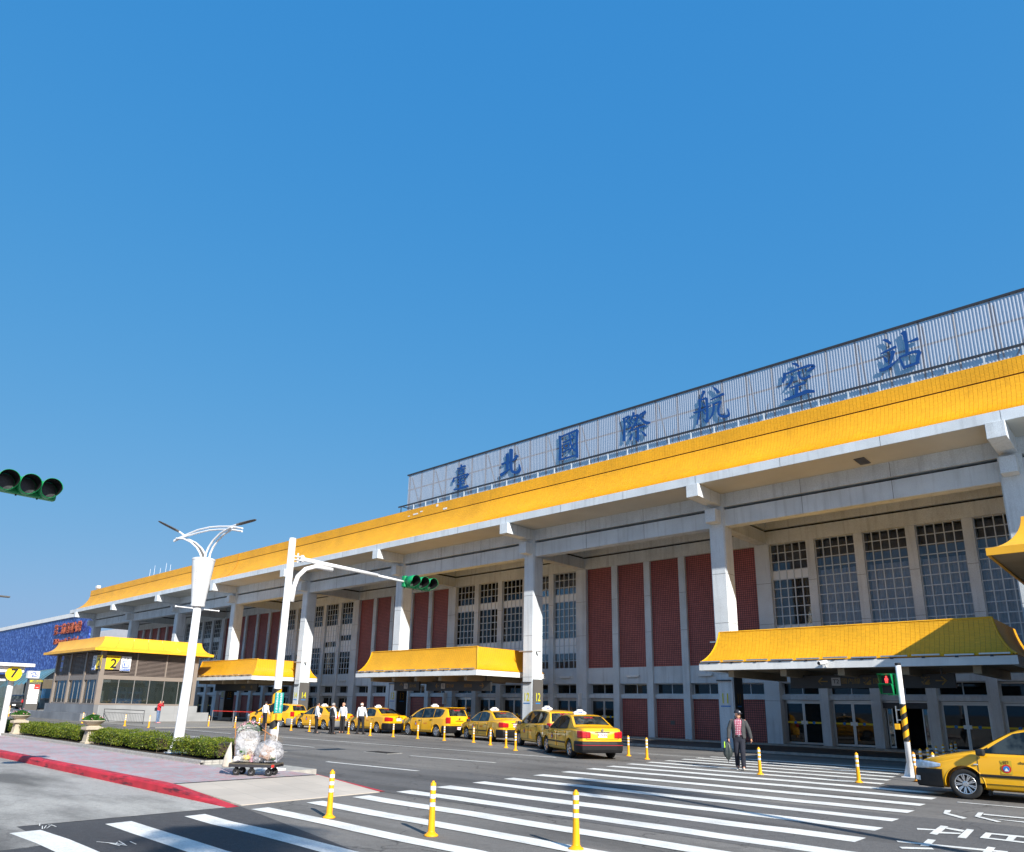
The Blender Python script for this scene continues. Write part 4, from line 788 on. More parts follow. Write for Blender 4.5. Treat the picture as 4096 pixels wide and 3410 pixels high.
def door(x0, x1, open_=False, tall=False, header=False):
    z0, z1 = .18, (3.07 if tall else 2.25); yy = YW+.46
    d = empty('door', (x0, yy, z0)); d.parent = term; d.matrix_parent_inverse = TP
    w, h = x1-x0, z1-z0; fr = MB()
    fr.box(0,.06,-.04,.04,0,h).box(w-.06,w,-.04,.04,0,h).box(.06,w-.06,-.04,.04,h-.07,h)
    if tall: fr.box(.06, w-.06, -.04, .04, 2.02, 2.10)
    fr.build('door_frame', 'aluminium', d)
    if open_:
        MB().box(.0, w, -.12, .1, h-.32, h-.075).build('door_operator', 'steel_dark', d)
        for s in (0, 1):
            xx = .10 if s == 0 else w-.34
            lf = MB().box(xx, xx+.04, .05, .09, .02, h-.33).box(xx+.2, xx+.24, .05, .09, .02, h-.33).box(xx+.04, xx+.2, .05, .09, .02, .1).build('door_leaf', 'aluminium', d)
            MB().box(xx+.045, xx+.195, .066, .074, .1, h-.34).build('pane', 'glass_clear', lf)
        return
    hh = h-.075 if not tall else 2.0
    for s in (0, 1):
        a, b = (.065, w/2-.006) if s == 0 else (w/2+.006, w-.065)
        lf = MB().box(a,a+.055,-.025,.025,.01,hh).box(b-.055,b,-.025,.025,.01,hh).box(a+.055,b-.055,-.025,.025,.01,.10).box(a+.055,b-.055,-.025,.025,hh-.08,hh).build('door_leaf', 'aluminium', d)
        MB().box(a+.055,b-.055,-.005,.005,.1,hh-.08).build('pane', 'glass_door', lf)
        MB().box(a+.056,b-.056,-.011,-.006,.98,1.06).build('yellow_band', 'sign_yellow', lf)
        cx = (a+b)/2
        MB().lathe([(.001,-.017),(.07,-.017),(.07,-.012)], 14, (cx, 0, 1.02), 'Y').build('round_sticker', 'bar_blue', lf)
        hx = b-.15 if s == 0 else a
        MB().box(hx, hx+.15, -.045, -.028, .94, 1.10).build('push_plate', 'aluminium', lf)
    if tall: MB().box(.06, w-.06, -.004, .004, 2.1, h-.07).build('pane', 'glass_door', d)
for i in range(1, 10):
    xa = XC(i)
    # pilasters
    tb(MB().box(xa-.39, xa+.39, YW-.04, 37.2, .17, 10.159), 'pilaster', 'concrete')
    g = MB()
    for z in (2.2, 6.0, 8.1): g.box(xa-.391, xa+.391, YW-.043, YW, z, z+.012)
    tb(g, 'joint', 'groove')
    for mth in range(5):
        x0 = xa+.39+mth*(pan_w+.41); x1 = x0+pan_w
        if x0 > 3: continue
        if mth < 4:
            tb(MB().box(x1, x1+.41, YW+.04, 37.2, .17, 10.158), 'pilaster', 'concrete')
            g = MB()
            for z in (6.0, 8.1): g.box(x1-.001, x1+.411, YW+.037, YW+.06, z, z+.012)
            tb(g, 'joint', 'groove')
        if i in RED_BAYS: red_panel(x0, x1, 4.045, 10.155, YW+.20)
        else: upper_window(x0, x1, i, mth)
        # small clerestory window under the spandrel
        cw = empty('window', (x0, YW+.55, 2.5)); cw.parent = term; cw.matrix_parent_inverse = TP
        w = x1-x0
        MB().box(0,.05,-.03,.03,0,.6).box(w-.05,w,-.03,.03,0,.6).box(.05,w-.05,-.03,.03,0,.05).box(.05,w-.05,-.03,.03,.55,.6).box(w/2-.02,w/2+.02,-.03,.03,.05,.55).build('window_frame', 'win_bar', cw)
        for s in (0, 1):
            MB().box(.05+s*(w/2-.03), w/2-.02+s*(w/2-.03), -.004, .004, .05, .55).build('pane', 'glass_door', cw)
        isdoor = (i not in RED_BAYS) or (i == 7 and mth == 0)
        if isdoor: door(x0, x1, open_=(i == 8 and mth == 2), tall=(i == 8 and mth == 4))
        else:
            red_panel(x0, x1, .17, 2.265, YW+.36)
            if i == 7 and mth == 2: tb(MB().box(x0+.85, x0+1.12, YW+.35, YW+.362, .88, 1.1), 'vent_cover', 'board_grey')
        if mth in (1, 3) and i in RED_BAYS or (i in (6, 4) and mth == 4):
            g = MB().box(x0+.5, x0+1.35, YW+.06, YW+.16, 3.50, 3.60).box(x0+.55, x0+1.3, YW+.02, YW+.06, 3.46, 3.52)
            tb(g, 'wall_lamp', 'white_wall')
tb(MB().box(-23.75-4.0+.35, -23.75-4.0+.47, YW-.30, YW-.05, 1.75, 2.55), 'wall_speaker', 'white_wall')
tb(MB().box(-40.0+.45, -40.0+.57, YW-.30, YW-.05, 1.75, 2.55), 'wall_speaker', 'white_wall')
# far end of the gallery and small roof-top things
roofthing = empty('rooftop_antenna_cluster', (-88, 33, Z_P-.4)); tag(roofthing, 'thin white aerials standing on the far end of the terminal roof', 'antenna')
for k, (dx, h) in enumerate(((0, 2.2), (1.2, 2.5), (2.9, 2.0), (4.4, 2.4), (5.6, 2.1))):
    MB().tube([(dx, 0, 0), (dx, 0, h)], .014, 6).build('aerial', 'white_paint', roofthing)
rc = empty('rooftop_camera', (XL+2.6, 31.1, Z_P)); tag(rc, 'small white camera housing on the far corner of the yellow roof', 'camera')
MB().box(-.35, .35, -.2, .2, .25, .6).build('housing', 'white_paint', rc, bevel=.05)
MB().tube([(0,0,-.1),(0,0,.3)], .07, 8).build('bracket', 'white_paint', rc)

# ------------------------------------------------------------------ rooftop sign
def sign_panel_mat():
    M = bpy.data.materials.new('corrugated_sheet'); M.use_nodes = True; nt = M.node_tree; b = nt.nodes['Principled BSDF']
    b.inputs['Base Color'].default_value = (0.35, 0.37, 0.42, 1); b.inputs['Metallic'].default_value = 0.0; b.inputs['Roughness'].default_value = 0.5
    tr = nt.nodes.new('ShaderNodeBsdfTransparent'); mx = nt.nodes.new('ShaderNodeMixShader'); mx.inputs[0].default_value = 0.30
    out = nt.nodes['Material Output']
    nt.links.new(b.outputs[0], mx.inputs[1]); nt.links.new(tr.outputs[0], mx.inputs[2]); nt.links.new(mx.outputs[0], out.inputs[0])
    return M
MT['corrugated'] = sign_panel_mat()
sg = empty('rooftop_sign', (-18, 33, 14.3)); tag(sg, 'long corrugated rooftop hoarding carrying seven large blue Chinese characters', 'sign')
SI = Matrix.Translation((18, -33, -14.3))
def sb(mbuilder, name, material, **kw):
    o = mbuilder.build(name, material, sg, **kw); o.matrix_parent_inverse = SI; return o
mb = MB(); r0 = []; r1 = []
x = -40.8; k = 0
while x < 22:
    d = (0, .014, .014, 0)[k % 4]; x += (.035, .02, .035, .02)[k % 4]*1.15; k += 1
    r0.append((x, 32.78-d, 15.05)); r1.append((x, 32.78-d, 18.34))
mb.grid([r0, r1]); sb(mb, 'corrugated_sheet', 'corrugated')
sb(MB().box(-40.85, 22, 32.71, 32.84, 18.32, 18.41), 'top_rail', 'steel_dark')
sb(MB().box(-41.6, 22, 32.62, 32.69, 15.93, 16.03), 'lower_rail', 'steel_dark')
sb(MB().box(-40.85, 22, 32.86, 32.92, 17.17, 17.25), 'mid_rail', 'steel_dark')
x = -40.7; k = 0
while x < 12:
    sb(MB().box(x-.04, x+.04, 32.86, 32.94, 14.3, 18.32), 'post', 'steel_dark')
    sb(MB().box(x+.86-.03, x+.86+.03, 32.63, 32.68, 14.3, 15.93), 'post', 'win_bar')
    if k % 2 == 0:
        g = MB().bar((x+.1, 34.6, 14.3), (x+.1, 33.0, 18.2), .06, .06).bar((x+.1, 34.2, 15.4), (x+1.0, 33.0, 16.5), .05, .05)
        sb(g, 'brace', 'steel_dark')
    x += 1.33; k += 1
sb(MB().box(-41.6, -41.55, 32.86, 34.3, 15.5, 15.55).box(-41.6, -41.55, 32.86, 34.3, 16.06, 16.12).box(-41.6,-41.55,32.86,32.91,14.3,16.1), 'end_rail', 'steel_dark')
NAMES = [('tai', 'first blue character from the left, many strokes'), ('bei', 'second blue character from the left, open form'), ('guo', 'boxed blue character, third from the left'), ('ji', 'fourth blue character from the left'), ('hang', 'fifth blue character from the left'), ('kong', 'sixth blue character from the left'), ('zhan', 'blue character nearest the right end')]
for key, lab in NAMES:
    mb = MB()
    for k, poly in enumerate(glyph_polys(key)):
        y0 = 32.665 - 0.0012*k
        bmv = [(px_, y0, pz_) for px_, pz_ in poly]
        n = len(poly); bk = [(px_, 32.70, pz_) for px_, pz_ in poly]
        # long strokes are strips: sides a then b reversed, with a tip at each end
        h = (n-2)//2
        fs = []
        a_ = list(range(h)); tip1 = h; b_ = list(range(2*h, h, -1)); tip0 = 2*h+1
        for i2 in range(h-1): fs.append((a_[i2], a_[i2+1], b_[i2+1], b_[i2]))
        fs.append((a_[-1], tip1, b_[-1])); fs.append((b_[0], tip0, a_[0]))
        fs += [(i2, i2+n, (i2+1) % n+n, (i2+1) % n) for i2 in range(n)]
        mb.add(bmv+bk, fs)
    o = sb(mb, 'sign_character', 'letter_blue', fix=False); o['label'] = lab
    xs = [p[0] for s_ in glyph_polys(key) for p in s_]
    g = MB()
    for xx in (min(xs)+.5, max(xs)-.5):
        g.bar((xx, 32.70, 16.5), (xx, 32.9, 16.5), .03, .03).bar((xx, 32.70, 17.6), (xx, 32.9, 17.6), .03, .03).bar((xx, 32.72, 16.3), (xx, 32.72, 17.8), .02, .02)
    sb(g, 'character_bracket', 'steel_dark')
# ------------------------------------------------------------------ entrance canopies
MT['yellow_tile_side'] = brick_mat('yellow_tile_side', (0.84, 0.425, 0.010), (0.79, 0.385, 0.008), (0.48, 0.20, 0.008), 0.15, 0.06, 0.008, axes=('Y', 'Z'), rough=0.4, bump=0.5, blot=0.05)
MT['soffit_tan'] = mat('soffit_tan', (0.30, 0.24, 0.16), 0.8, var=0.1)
def canopy(xl, xr, label, detailed, boards):
    ox, oy = (xl+xr)/2, 30.0
    cp = empty('entrance_canopy', (ox, oy, 0)); cp['_org'] = (ox, oy, 0)
    tag(cp, label, 'canopy', 'yellow tiled entrance canopies')
    Y0, Y1 = 28.0, 33.7; zf0, zf1, ze, zt, ins = 3.29, 3.57, 3.60, 4.87, .62
    L = lambda mbx: mbx
    def pt(x, y, z): return (x-ox, y-oy, z)
    def bx(mb, x0, x1, y0, y1, z0, z1): return mb.box(x0-ox, x1-ox, y0-oy, y1-oy, z0, z1)
    mb = bx(MB(), xl-.02, xr+.02, Y0-.08, Y0+.2, zf0, zf1); bx(mb, xl-.02, xl+.2, Y0+.2, Y1, zf0, zf1); bx(mb, xr-.2, xr+.02, Y0+.2, Y1, zf0, zf1); bx(mb, xl+.2, xr-.2, Y1-.12, Y1, zf0, zf1)
    mb.build('fascia', 'white_wall', cp)
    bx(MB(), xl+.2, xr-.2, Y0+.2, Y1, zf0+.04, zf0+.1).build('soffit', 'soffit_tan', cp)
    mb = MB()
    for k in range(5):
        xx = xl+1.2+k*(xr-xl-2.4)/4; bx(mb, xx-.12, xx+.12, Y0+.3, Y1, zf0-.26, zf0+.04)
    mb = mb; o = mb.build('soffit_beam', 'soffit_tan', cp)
    pf = flare(12, Y0, ze, Y0+ins, zt, .6)
    bed_m = 'tile_bed' if detailed else 'yellow_tile'
    front = MB().grid([[pt(xl+(y-Y0), y, z), pt(xr-(y-Y0), y, z)] for y, z in pf]).build('roof', bed_m, cp, fix=False)
    for s in (-1, 1):
        rows = []
        for y, z in pf:
            x = xl+(y-Y0) if s < 0 else xr-(y-Y0)
            rows.append([pt(x, Y1-(y-Y0), z), pt(x, y, z)] if s < 0 else [pt(x, y, z), pt(x, Y1-(y-Y0), z)])
        MB().grid(rows).build('roof_end', 'yellow_tile_side', cp)
    mb = MB().quad(pt(xl+ins, Y0+ins, zt), pt(xr-ins, Y0+ins, zt), pt(xr-ins, Y1-ins, zt), pt(xl+ins, Y1-ins, zt)); mb.build('roof_top', 'yellow_glaze', cp)
    bx(MB(), xl+.02, xr-.02, Y0-.05, Y0+.3, zf1, ze-.002).build('eave_board', 'tile_bed', cp)
    # ridge and hip cappings
    mb = MB()
    for sx in (-1, 1):
        mb.tube([pt(xl+(y-Y0) if sx < 0 else xr-(y-Y0), y-.01, z+.02) for y, z in pf], .035, 6)
    mb.tube([pt(xl+ins, Y0+ins, zt+.01), pt(xr-ins, Y0+ins, zt+.01)], .035, 6)
    mb.build('ridge_capping', 'yellow_glaze', cp)
    if detailed:
        rp_ = resample(pf, .058)
        # tiles: hips trimmed to the slope; nearest full ones are single pieces
        front['_org'] = (0, 0, 0)
        made = tile_field(front, lambda u, y, z: pt(u, y, z), rp_, xl, xr, .15, 300, trim=lambda y: (xl+(y-Y0)+.02, xr-(y-Y0)-.02))
        tag(made.build('roof_tiles', 'yellow_glaze', front), kind='stuff')
    MB().grid([[pt(xr-(y-Y0), Y1-(y-Y0), z), pt(xl+(y-Y0), Y1-(y-Y0), z)] for y, z in pf]).build('roof_back', 'yellow_tile', cp)
    n = 11
    for k in range(n):
        a = xl+.08+k*(xr-xl-.1)/n
        o = bx(MB(), a, a+(xr-xl-.1)/n*.86, Y0-.13, Y0-.03, ze+.01+.012*((k*7) % 3), ze+.06+.012*((k*7) % 3)).build('strip_lamp', 'aluminium', cp)
        o = bx(MB(), a+.3, a+.4, Y0-.10, Y0-.06, zf1-.02, ze+.012).build('lamp_clip', 'steel_dark', cp)
    for (x0, x1, y, z0, z1, items) in boards:
        b = bx(MB(), x0, x1, y-.06, y+.06, z0, z1).build('direction_board', 'board_dark', cp, bevel=.01)
        bx(MB(), x0+.4, x0+.45, y-.02, y+.02, z1, zf0+.05).build('hanger', 'steel_dark', b); bx(MB(), x1-.45, x1-.4, y-.02, y+.02, z1, zf0+.05).build('hanger', 'steel_dark', b)
        for (t, x, sz, mt) in items:
            if t == 'T2':
                bx(MB(), x-.17, x+.17, y-.066, y-.06, (z0+z1)/2-.15, (z0+z1)/2+.15).build('number_plate', 'grey_text', b)
                text('lettering', 'T2', .22, 'black', (x-ox, y-.07-oy, (z0+z1)/2), (1,0,0), (0,0,1), b, .001, .003)
            else:
                text('lettering', t, sz, mt, (x-ox, y-.063-oy, (z0+z1)/2), (1,0,0), (0,0,1), b, .001, .003 if t in '←→↑' else 0)
    return cp
c11 = canopy(XC(8)+.55, XC(9)-.30, 'large yellow tiled entrance canopy nearest on the right, part in shadow', True,
       [(-11.9, -6.0, 30.0, 2.62, 3.12, [('←', -10.6, .5, 'amber_text'), ('T2', -10.1, 0, ''), ('國內線', -9.55, .24, 'amber_text'), ('✈', -8.95, .3, 'amber_text'), ('國際線入口', -8.2, .22, 'amber_text'), ('✈', -6.95, .3, 'amber_text'), ('→', -6.45, .5, 'amber_text')])])
c13 = canopy(XC(6)+.38, XC(7)-.72, 'yellow tiled entrance canopy beside column 12 behind the taxis', False,
       [(-36.6, -34.2, 29.3, 2.5, 3.05, [('↑', -35.9, .45, 'amber_text'), ('T2', -35.45, 0, ''), ('國內線', -34.8, .22, 'amber_text')]),
        (-33.9, -28.5, 29.6, 2.5, 3.05, [('←', -32.9, .45, 'amber_text'), ('T2', -32.4, 0, ''), ('國內線', -31.8, .22, 'amber_text'), ('國際線', -30.3, .22, 'amber_text'), ('→', -29.2, .45, 'amber_text')])])
c15 = canopy(XC(4)+.5, XC(5)-.85, 'yellow tiled entrance canopy beside column 14, behind the white signal mast', False,
       [(-61.0, -54, 29.6, 2.5, 3.05, [('→', -54.9, .45, 'amber_text'), ('國際線', -56.2, .22, 'amber_text')])])
cc = empty('security_camera', (-9.73, 27.96, 3.42)); tag(cc, 'beige bullet security camera on the white fascia of the nearest canopy', 'security camera')
MB().tube([(-.10,-.42,.02),(.06,-.12,.08)], .075, 10).build('camera_body', 'white_wall', cc, smooth=False)
MB().tube([(-.115,-.45,.014),(-.10,-.42,.02)], .06, 10).build('lens', 'black', cc)
MB().tube([(.02,-.2,.03),(.03,-.12,-.08),(.03,.02,-.08)], .02, 6).build('bracket', 'white_wall', cc)

# ------------------------------------------------------------------ station exit pavilions
MT['taupe_metal'] = mat('taupe_metal', (0.25, 0.21, 0.18), 0.5, metal=0.2, var=0.06)
MT['taupe_slat'] = mat('taupe_slat', (0.23, 0.185, 0.165), 0.55, metal=0.2, var=0.05)
MT['granite'] = brick_mat('granite', (0.30, 0.31, 0.32), (0.26, 0.27, 0.28), (0.20, 0.20, 0.20), 1.1, 0.62, 0.006, axes=('Y', 'Z'), rough=0.5, bump=0.2, blot=0.15)  # plinth granite as seen in sun, lighter tone put in the colour
MT['granite_shaded'] = brick_mat('granite_shaded', (0.21, 0.215, 0.225), (0.17, 0.175, 0.185), (0.11, 0.11, 0.11), 0.7, 0.62, 0.006, axes=('X', 'Z'), rough=0.4, bump=0.2, blot=0.2)  # same granite on the road side, darkened in colour for less sun
def pavilion(x0, x1, y0, y1, label, full, zo=0.0):
    pv_ = empty('station_exit_pavilion', ((x0+x1)/2, (y0+y1)/2, 0)); ox, oy = (x0+x1)/2, (y0+y1)/2
    tag(pv_, label, 'pavilion', 'station exits with flared yellow roofs')
    def bx(mb, a, b, c, d, e, f): return mb.box(a-ox, b-ox, c-oy, d-oy, e+(zo if e > 2 else 0), f+(zo if f > 2 else 0))
    ov, ins = .8, .78
    pf = flare(10, 0, 5.33+zo, ins, 6.22+zo, .9)
    # roof panels, one by one, on the four sides
    def side(n, fa, fb):
        for k in range(n):
            rows = []
            for s, z in pf:
                a, b = fa(s), fb(s)
                p = Vector(a).lerp(Vector(b), k/n); q = Vector(a).lerp(Vector(b), (k+1)/n); d = (q-p).normalized()*.006
                rows.append([(p.x+d.x-ox, p.y+d.y-oy, z), (q.x-d.x-ox, q.y-d.y-oy, z)])
            MB().grid(rows).build('roof_panel', 'yellow_metal', pv_)
    X0, X1, Y0, Y1 = x0-ov, x1+ov, y0-ov, y1+ov
    side(max(3, round((y1-y0)/1.05)), lambda s: (X1-s, Y0+s, 0), lambda s: (X1-s, Y1-s, 0))
    side(max(3, round((x1-x0)/1.05)), lambda s: (X0+s, Y0+s, 0), lambda s: (X1-s, Y0+s, 0))
    side(max(3, round((y1-y0)/1.05)), lambda s: (X0+s, Y1-s, 0), lambda s: (X0+s, Y0+s, 0))
    mb = MB(); ar = [(p-.02, z-.012) for p, z in pf]
    for a, b in (((X1,Y0),(X1,Y1)), ((X0,Y0),(X1,Y0)), ((X0,Y0),(X0,Y1))): pass
    mb = MB()
    bx(mb, X0, X1, Y0, Y0+.06, 5.13, 5.328); bx(mb, X0, X1, Y1-.06, Y1, 5.13, 5.328); bx(mb, X0, X0+.06, Y0+.06, Y1-.06, 5.13, 5.328); bx(mb, X1-.06, X1, Y0+.06, Y1-.06, 5.13, 5.328)
    mb.build('eave_fascia', 'yellow_metal', pv_)
    # slatted eave soffit
    nsl = int((X1-X0)/.45)
    bx(MB(), X0+.06, X1-.06, Y0+.06, Y1-.06, 5.17, 5.19).build('soffit', 'soffit_tan', pv_)
    bx(MB(), X0+ins, X1-ins, Y0+ins, Y1-ins, 6.0, 6.215).build('roof_deck', 'concrete', pv_)
    if not full:
        bx(MB(), x0, x1, y0, y1, 0.0, 1.2).build('plinth', 'granite', pv_)
        bx(MB(), x0+.1, x1-.1, y0+.1, y1-.1, 1.2, 5.17).build('wall', 'taupe_metal', pv_)
        return pv_
    mb = MB(); bx(mb, x0-.9, x1, y0, y0+.3, 0, 1.25).build('plinth', 'granite_shaded', pv_)
    bx(MB(), x1-.3, x1+.02, y0+.3, y1+.3, 0, 1.24).build('plinth', 'granite', pv_)
    bx(MB(), x1-.3, x1+.02, y1+.3, y1+1.3, 0, .74).build('plinth_end', 'granite', pv_)
    # +X face: one post at each end, glazing, band, louvres
    def post(xa, xb, ya, yb): bx(MB(), xa, xb, ya, yb, 1.25, 5.15).build('post', 'taupe_metal', pv_)
    post(x1-.32, x1-.02, y0, y0+.34); post(x1-.3, x1-.04, y1-.3, y1)
    bx(MB(), x1-.28, x1-.05, y0+.34, y1-.3, 3.10, 3.40).build('band', 'taupe_metal', pv_)
    bx(MB(), x1-.28, x1-.03, y0+.34, y1-.3, 1.25, 1.36).build('sill', 'taupe_metal', pv_)
    nb_ = 6; yw0, yw1 = y0+.34, y1-.3
    for k in range(nb_):
        a, b = yw0+(yw1-yw0)*k/nb_, yw0+(yw1-yw0)*(k+1)/nb_
        w = empty('window', (x1-.12-ox, a-oy, 1.36)); w.parent = pv_
        MB().box(0, .05, 0, .05, 0, 1.74).build('window_frame', 'aluminium', w)
        MB().box(.02, .03, .05, b-a, .0, 1.74).build('pane', 'glass_clear', w)
    for k in range(4):
        yy = yw0+(yw1-yw0)*k/3.0
        if 0 < k < 3: bx(MB(), x1-.2, x1-.03, yy-.05, yy+.05, 3.4, 5.15).build('mullion', 'taupe_metal', pv_)
    sl = MB().box(-.03, .05, 0, (yw1-yw0), -.02, .02).mesh('louvre_slat'); sl.materials.append(MT['taupe_slat'])
    for k in range(17):
        o = obj('louvre_slat', sl, pv_); o.location = (x1-.14-ox, yw0-oy, 3.47+k*.099)
    # -Y face: posts and three bays, with deep louvres
    pxs = [x0, x0+(x1-x0)*.34, x0+(x1-x0)*.67, x1-.3]
    for p in pxs[:-1]: post(p, p+.3, y0+.02, y0+.32)
    bx(MB(), x0+.3, x1-.32, y0+.06, y0+.3, 3.06, 3.42).build('band', 'taupe_metal', pv_)
    bx(MB(), x0+.3, x1-.32, y0+.06, y0+.3, 1.25, 1.36).build('sill', 'taupe_metal', pv_)
    for a, b in zip(pxs, pxs[1:]):
        sl2 = MB().box(0, b-a-.3, -.05, .04, -.02, .02).mesh('louvre_slat'); sl2.materials.append(MT['taupe_slat'])
        for k in range(17):
            o = obj('louvre_slat', sl2, pv_); o.location = (a+.3-ox, y0+.16-oy, 3.47+k*.099)
        m_ = (a+.3+b)/2
        bx(MB(), m_-.03, m_+.03, y0+.2, y0+.24, 3.42, 5.15).build('mullion', 'taupe_metal', pv_)
        for j in range(3):
            xa, xb = a+.3+(b-a-.3)*j/3, a+.3+(b-a-.3)*(j+1)/3
            w = empty('window', (xa-ox, y0+.18-oy, 1.36)); w.parent = pv_
            MB().box(0, .045, -.03, .03, 0, 1.7).build('window_frame', 'aluminium', w)
            MB().box(.045, xb-xa, -.005, .005, 0, 1.7).build('pane', 'glass_clear', w)
    # inside: escalator hood and rear wall, seen through the glass
    bx(MB(), x0+.3, x1-.6, y1-.2, y1, 0.1, 5.1).build('rear_wall', 'interior_pale', pv_)
    bx(MB(), x0+.25, x0+.4, y0+.5, y1-.2, 0.1, 5.1).build('rear_wall', 'interior_pale', pv_)
    bx(MB(), x0+.4, x1-.6, y0+.6, y1-.3, 3.3, 3.4).build('ceiling', 'interior_pale', pv_)
    bx(MB(), x1-3.4, x1-2.2, y0+2.0, y0+4.2, 0.2, 2.6).build('lift_shaft', 'sign_blue', pv_, bevel=.1)
    # signs at the corner
    def exit_sign(face):
        if face == 'x':
            f = lambda u, v: (x1+.03-ox, y0+.32+u-oy, v); r_ = (0,1,0)
        else:
            f = lambda u, v: (x1-.75-u-ox if False else x1-1.15+u-ox, y0-.06-oy, v); r_ = (1,0,0)
        nrm = Vector(r_).cross(Vector((0,0,1)))
        def slab(name, u0, u1, v0, v1, m_, d0, par):
            a = [Vector(f(u, v)) for u, v in ((u0,v0),(u1,v0),(u1,v1),(u0,v1))]
            return MB().add([p+nrm*d0 for p in a]+[p+nrm*(d0+.02) for p in a], [(4,5,6,7),(0,1,5,4),(1,2,6,5),(2,3,7,6),(3,0,4,7)]).build(name, m_, par)
        u0 = 0.0 if face == 'x' else .42
        s1 = slab('exit_number_sign', u0, u0+1.02, 3.82, 4.84, 'sign_yellow', 0.0, pv_)
        a = [Vector(f(u, v))+nrm*.024 for u, v in ((u0+.55,3.82),(u0+1.02,3.82),(u0+1.02,4.72))]
        MB().add(a, [(0,1,2)]).build('sign_corner', 'taupe_slat', s1)
        p = Vector(f(u0+.55, 4.22))+nrm*.028
        text('exit_number', '2', .95, 'black', p, r_, (0,0,1), s1, .002, .02)
        p = Vector(f(u0+.45, 4.72))+nrm*.028
        text('lettering', '出口 松山機場站', .13, 'sign_red', p, r_, (0,0,1), s1, .001)
        if face == 'x': u1_ = u0+1.06
        else: u1_ = u0-.78
        s2 = slab('lift_sign', u1_, u1_+.72, 3.74, 4.82, 'sign_white', 0.0, pv_)
        slab('blue_frame', u1_+.12, u1_+.60, 3.98, 4.46, 'sign_blue', .022, s2)
        slab('white_field', u1_+.17, u1_+.55, 4.03, 4.41, 'sign_white', .044, s2)
        p = Vector(f(u1_+.27, 4.22))+nrm*.068
        mb = MB()
        for (cu, cv, hw, hh) in ((.25,4.33,.03,.03),(.25,4.21,.045,.08),(.235,4.09,.015,.05),(.265,4.09,.015,.05),(.42,4.33,.025,.025),(.42,4.22,.02,.08),(.46,4.19,.05,.015),(.50,4.13,.015,.05),(.42,4.09,.06,.012)):
            q = [Vector(f(u1_+cu+i*hw, cv+j*hh))+nrm*.067 for i, j in ((-1,-1),(1,-1),(1,1),(-1,1))]; mb.add(q, [(0,1,2,3)])
        mb.build('pictogram', 'sign_blue', s2)
        text('lettering', '↑↓', .24, 'black', Vector(f(u1_+.36, 4.64))+nrm*.024, r_, (0,0,1), s2, .001, .004)
        slab('blue_foot', u1_+.03, u1_+.69, 3.77, 3.93, 'sign_blue', .022, s2)
        text('lettering', '電梯 Elevator', .11, 'sign_white', Vector(f(u1_+.36, 3.85))+nrm*.046, r_, (0,0,1), s2, .001)
    exit_sign('x'); exit_sign('y')
    return pv_
pav2 = pavilion(-70.0, -59.5, 19.8, 27.2, 'brown louvred station exit 2 with flared yellow roof at left', True)
pav1 = pavilion(-2.5, 8.0, 22.8, 30.2, 'flared yellow roof corner of a second station exit at the right edge', False, .62)
lw = MB().box(-79, -60.6, 19.35, 19.75, 0, .60).build('low_granite_wall', 'granite_shaded'); tag(lw, 'low dark granite wall running in front of the brown station exit', 'wall')

# ------------------------------------------------------------------ second terminal and far left
def mosaic_mat():
    M = bpy.data.materials.new('blue_mosaic'); M.use_nodes = True; nt = M.node_tree; b = nt.nodes['Principled BSDF']; b.inputs['Roughness'].default_value = .35
    tc = nt.nodes.new('ShaderNodeTexCoord'); v = nt.nodes.new('ShaderNodeTexVoronoi'); v.inputs['Scale'].default_value = 3.2
    nt.links.new(tc.outputs['Object'], v.inputs['Vector'])
    r = nt.nodes.new('ShaderNodeValToRGB'); nt.links.new(v.outputs['Color'], r.inputs[0])
    e = r.color_ramp.elements; e[0].position = .1; e[0].color = (.010, .022, .16, 1); e[1].position = .9; e[1].color = (.13, .24, .60, 1)
    x = e.new(.55); x.color = (.022, .055, .30, 1)
    nt.links.new(r.outputs[0], b.inputs['Base Color']); return M
MT['blue_mosaic'] = mosaic_mat()
MT['letter_red'] = mat('letter_red', (0.30, 0.07, 0.03), .5, var=.2, vscale=2)
t2 = empty('second_terminal', (-140, 36, 0)); tag(t2, 'second terminal with blue mosaic wall and white roof edge at far left', 'terminal')
def t2b(mb, name, m_, **k):
    o = mb.build(name, m_, t2, **k); o.matrix_parent_inverse = Matrix.Translation((140, -36, 0)); return o
wl = t2b(MB().box(-190, -115, 36, 37, 5.5, 13.45), 'mosaic_wall', 'blue_mosaic')
t2b(MB().box(-191, -114.6, 35.8, 37.4, 13.45, 14.08), 'roof_edge', 'white_wall')
t2b(MB().box(-150, -101.8, 42, 56, 0.0, 12.2), 'rear_block', 'white_wall')
t2b(MB().box(-190, -116, 36.6, 40, 0, 5.5), 'ground_floor', 'interior_light')
mb = MB()
for k in range(8): mb.box(-135+k*2.4, -134.9+k*2.4, 36.55, 36.6, 1.2, 3.0)
t2b(MB().box(-133.5, -122, 36.5, 36.59, 1.4, 3.0), 'window', 'glass')
t2b(MB().box(-133.5, -121, 36.4, 36.6, 3.0, 4.3), 'beige_band', 'soffit_tan')
text('sign_lettering', '第二航廈國內線', 1.75, 'letter_red', (-123.7, 35.7, 11.7), (1,0,0), (0,0,1), t2, .08, .0).matrix_parent_inverse = Matrix.Translation((140,-36,0))
text('sign_lettering', 'T2 Domestic Terminal', 1.2, 'letter_red', (-123.7, 35.7, 9.95), (1,0,0), (0,0,1), t2, .08, .0).matrix_parent_inverse = Matrix.Translation((140,-36,0))
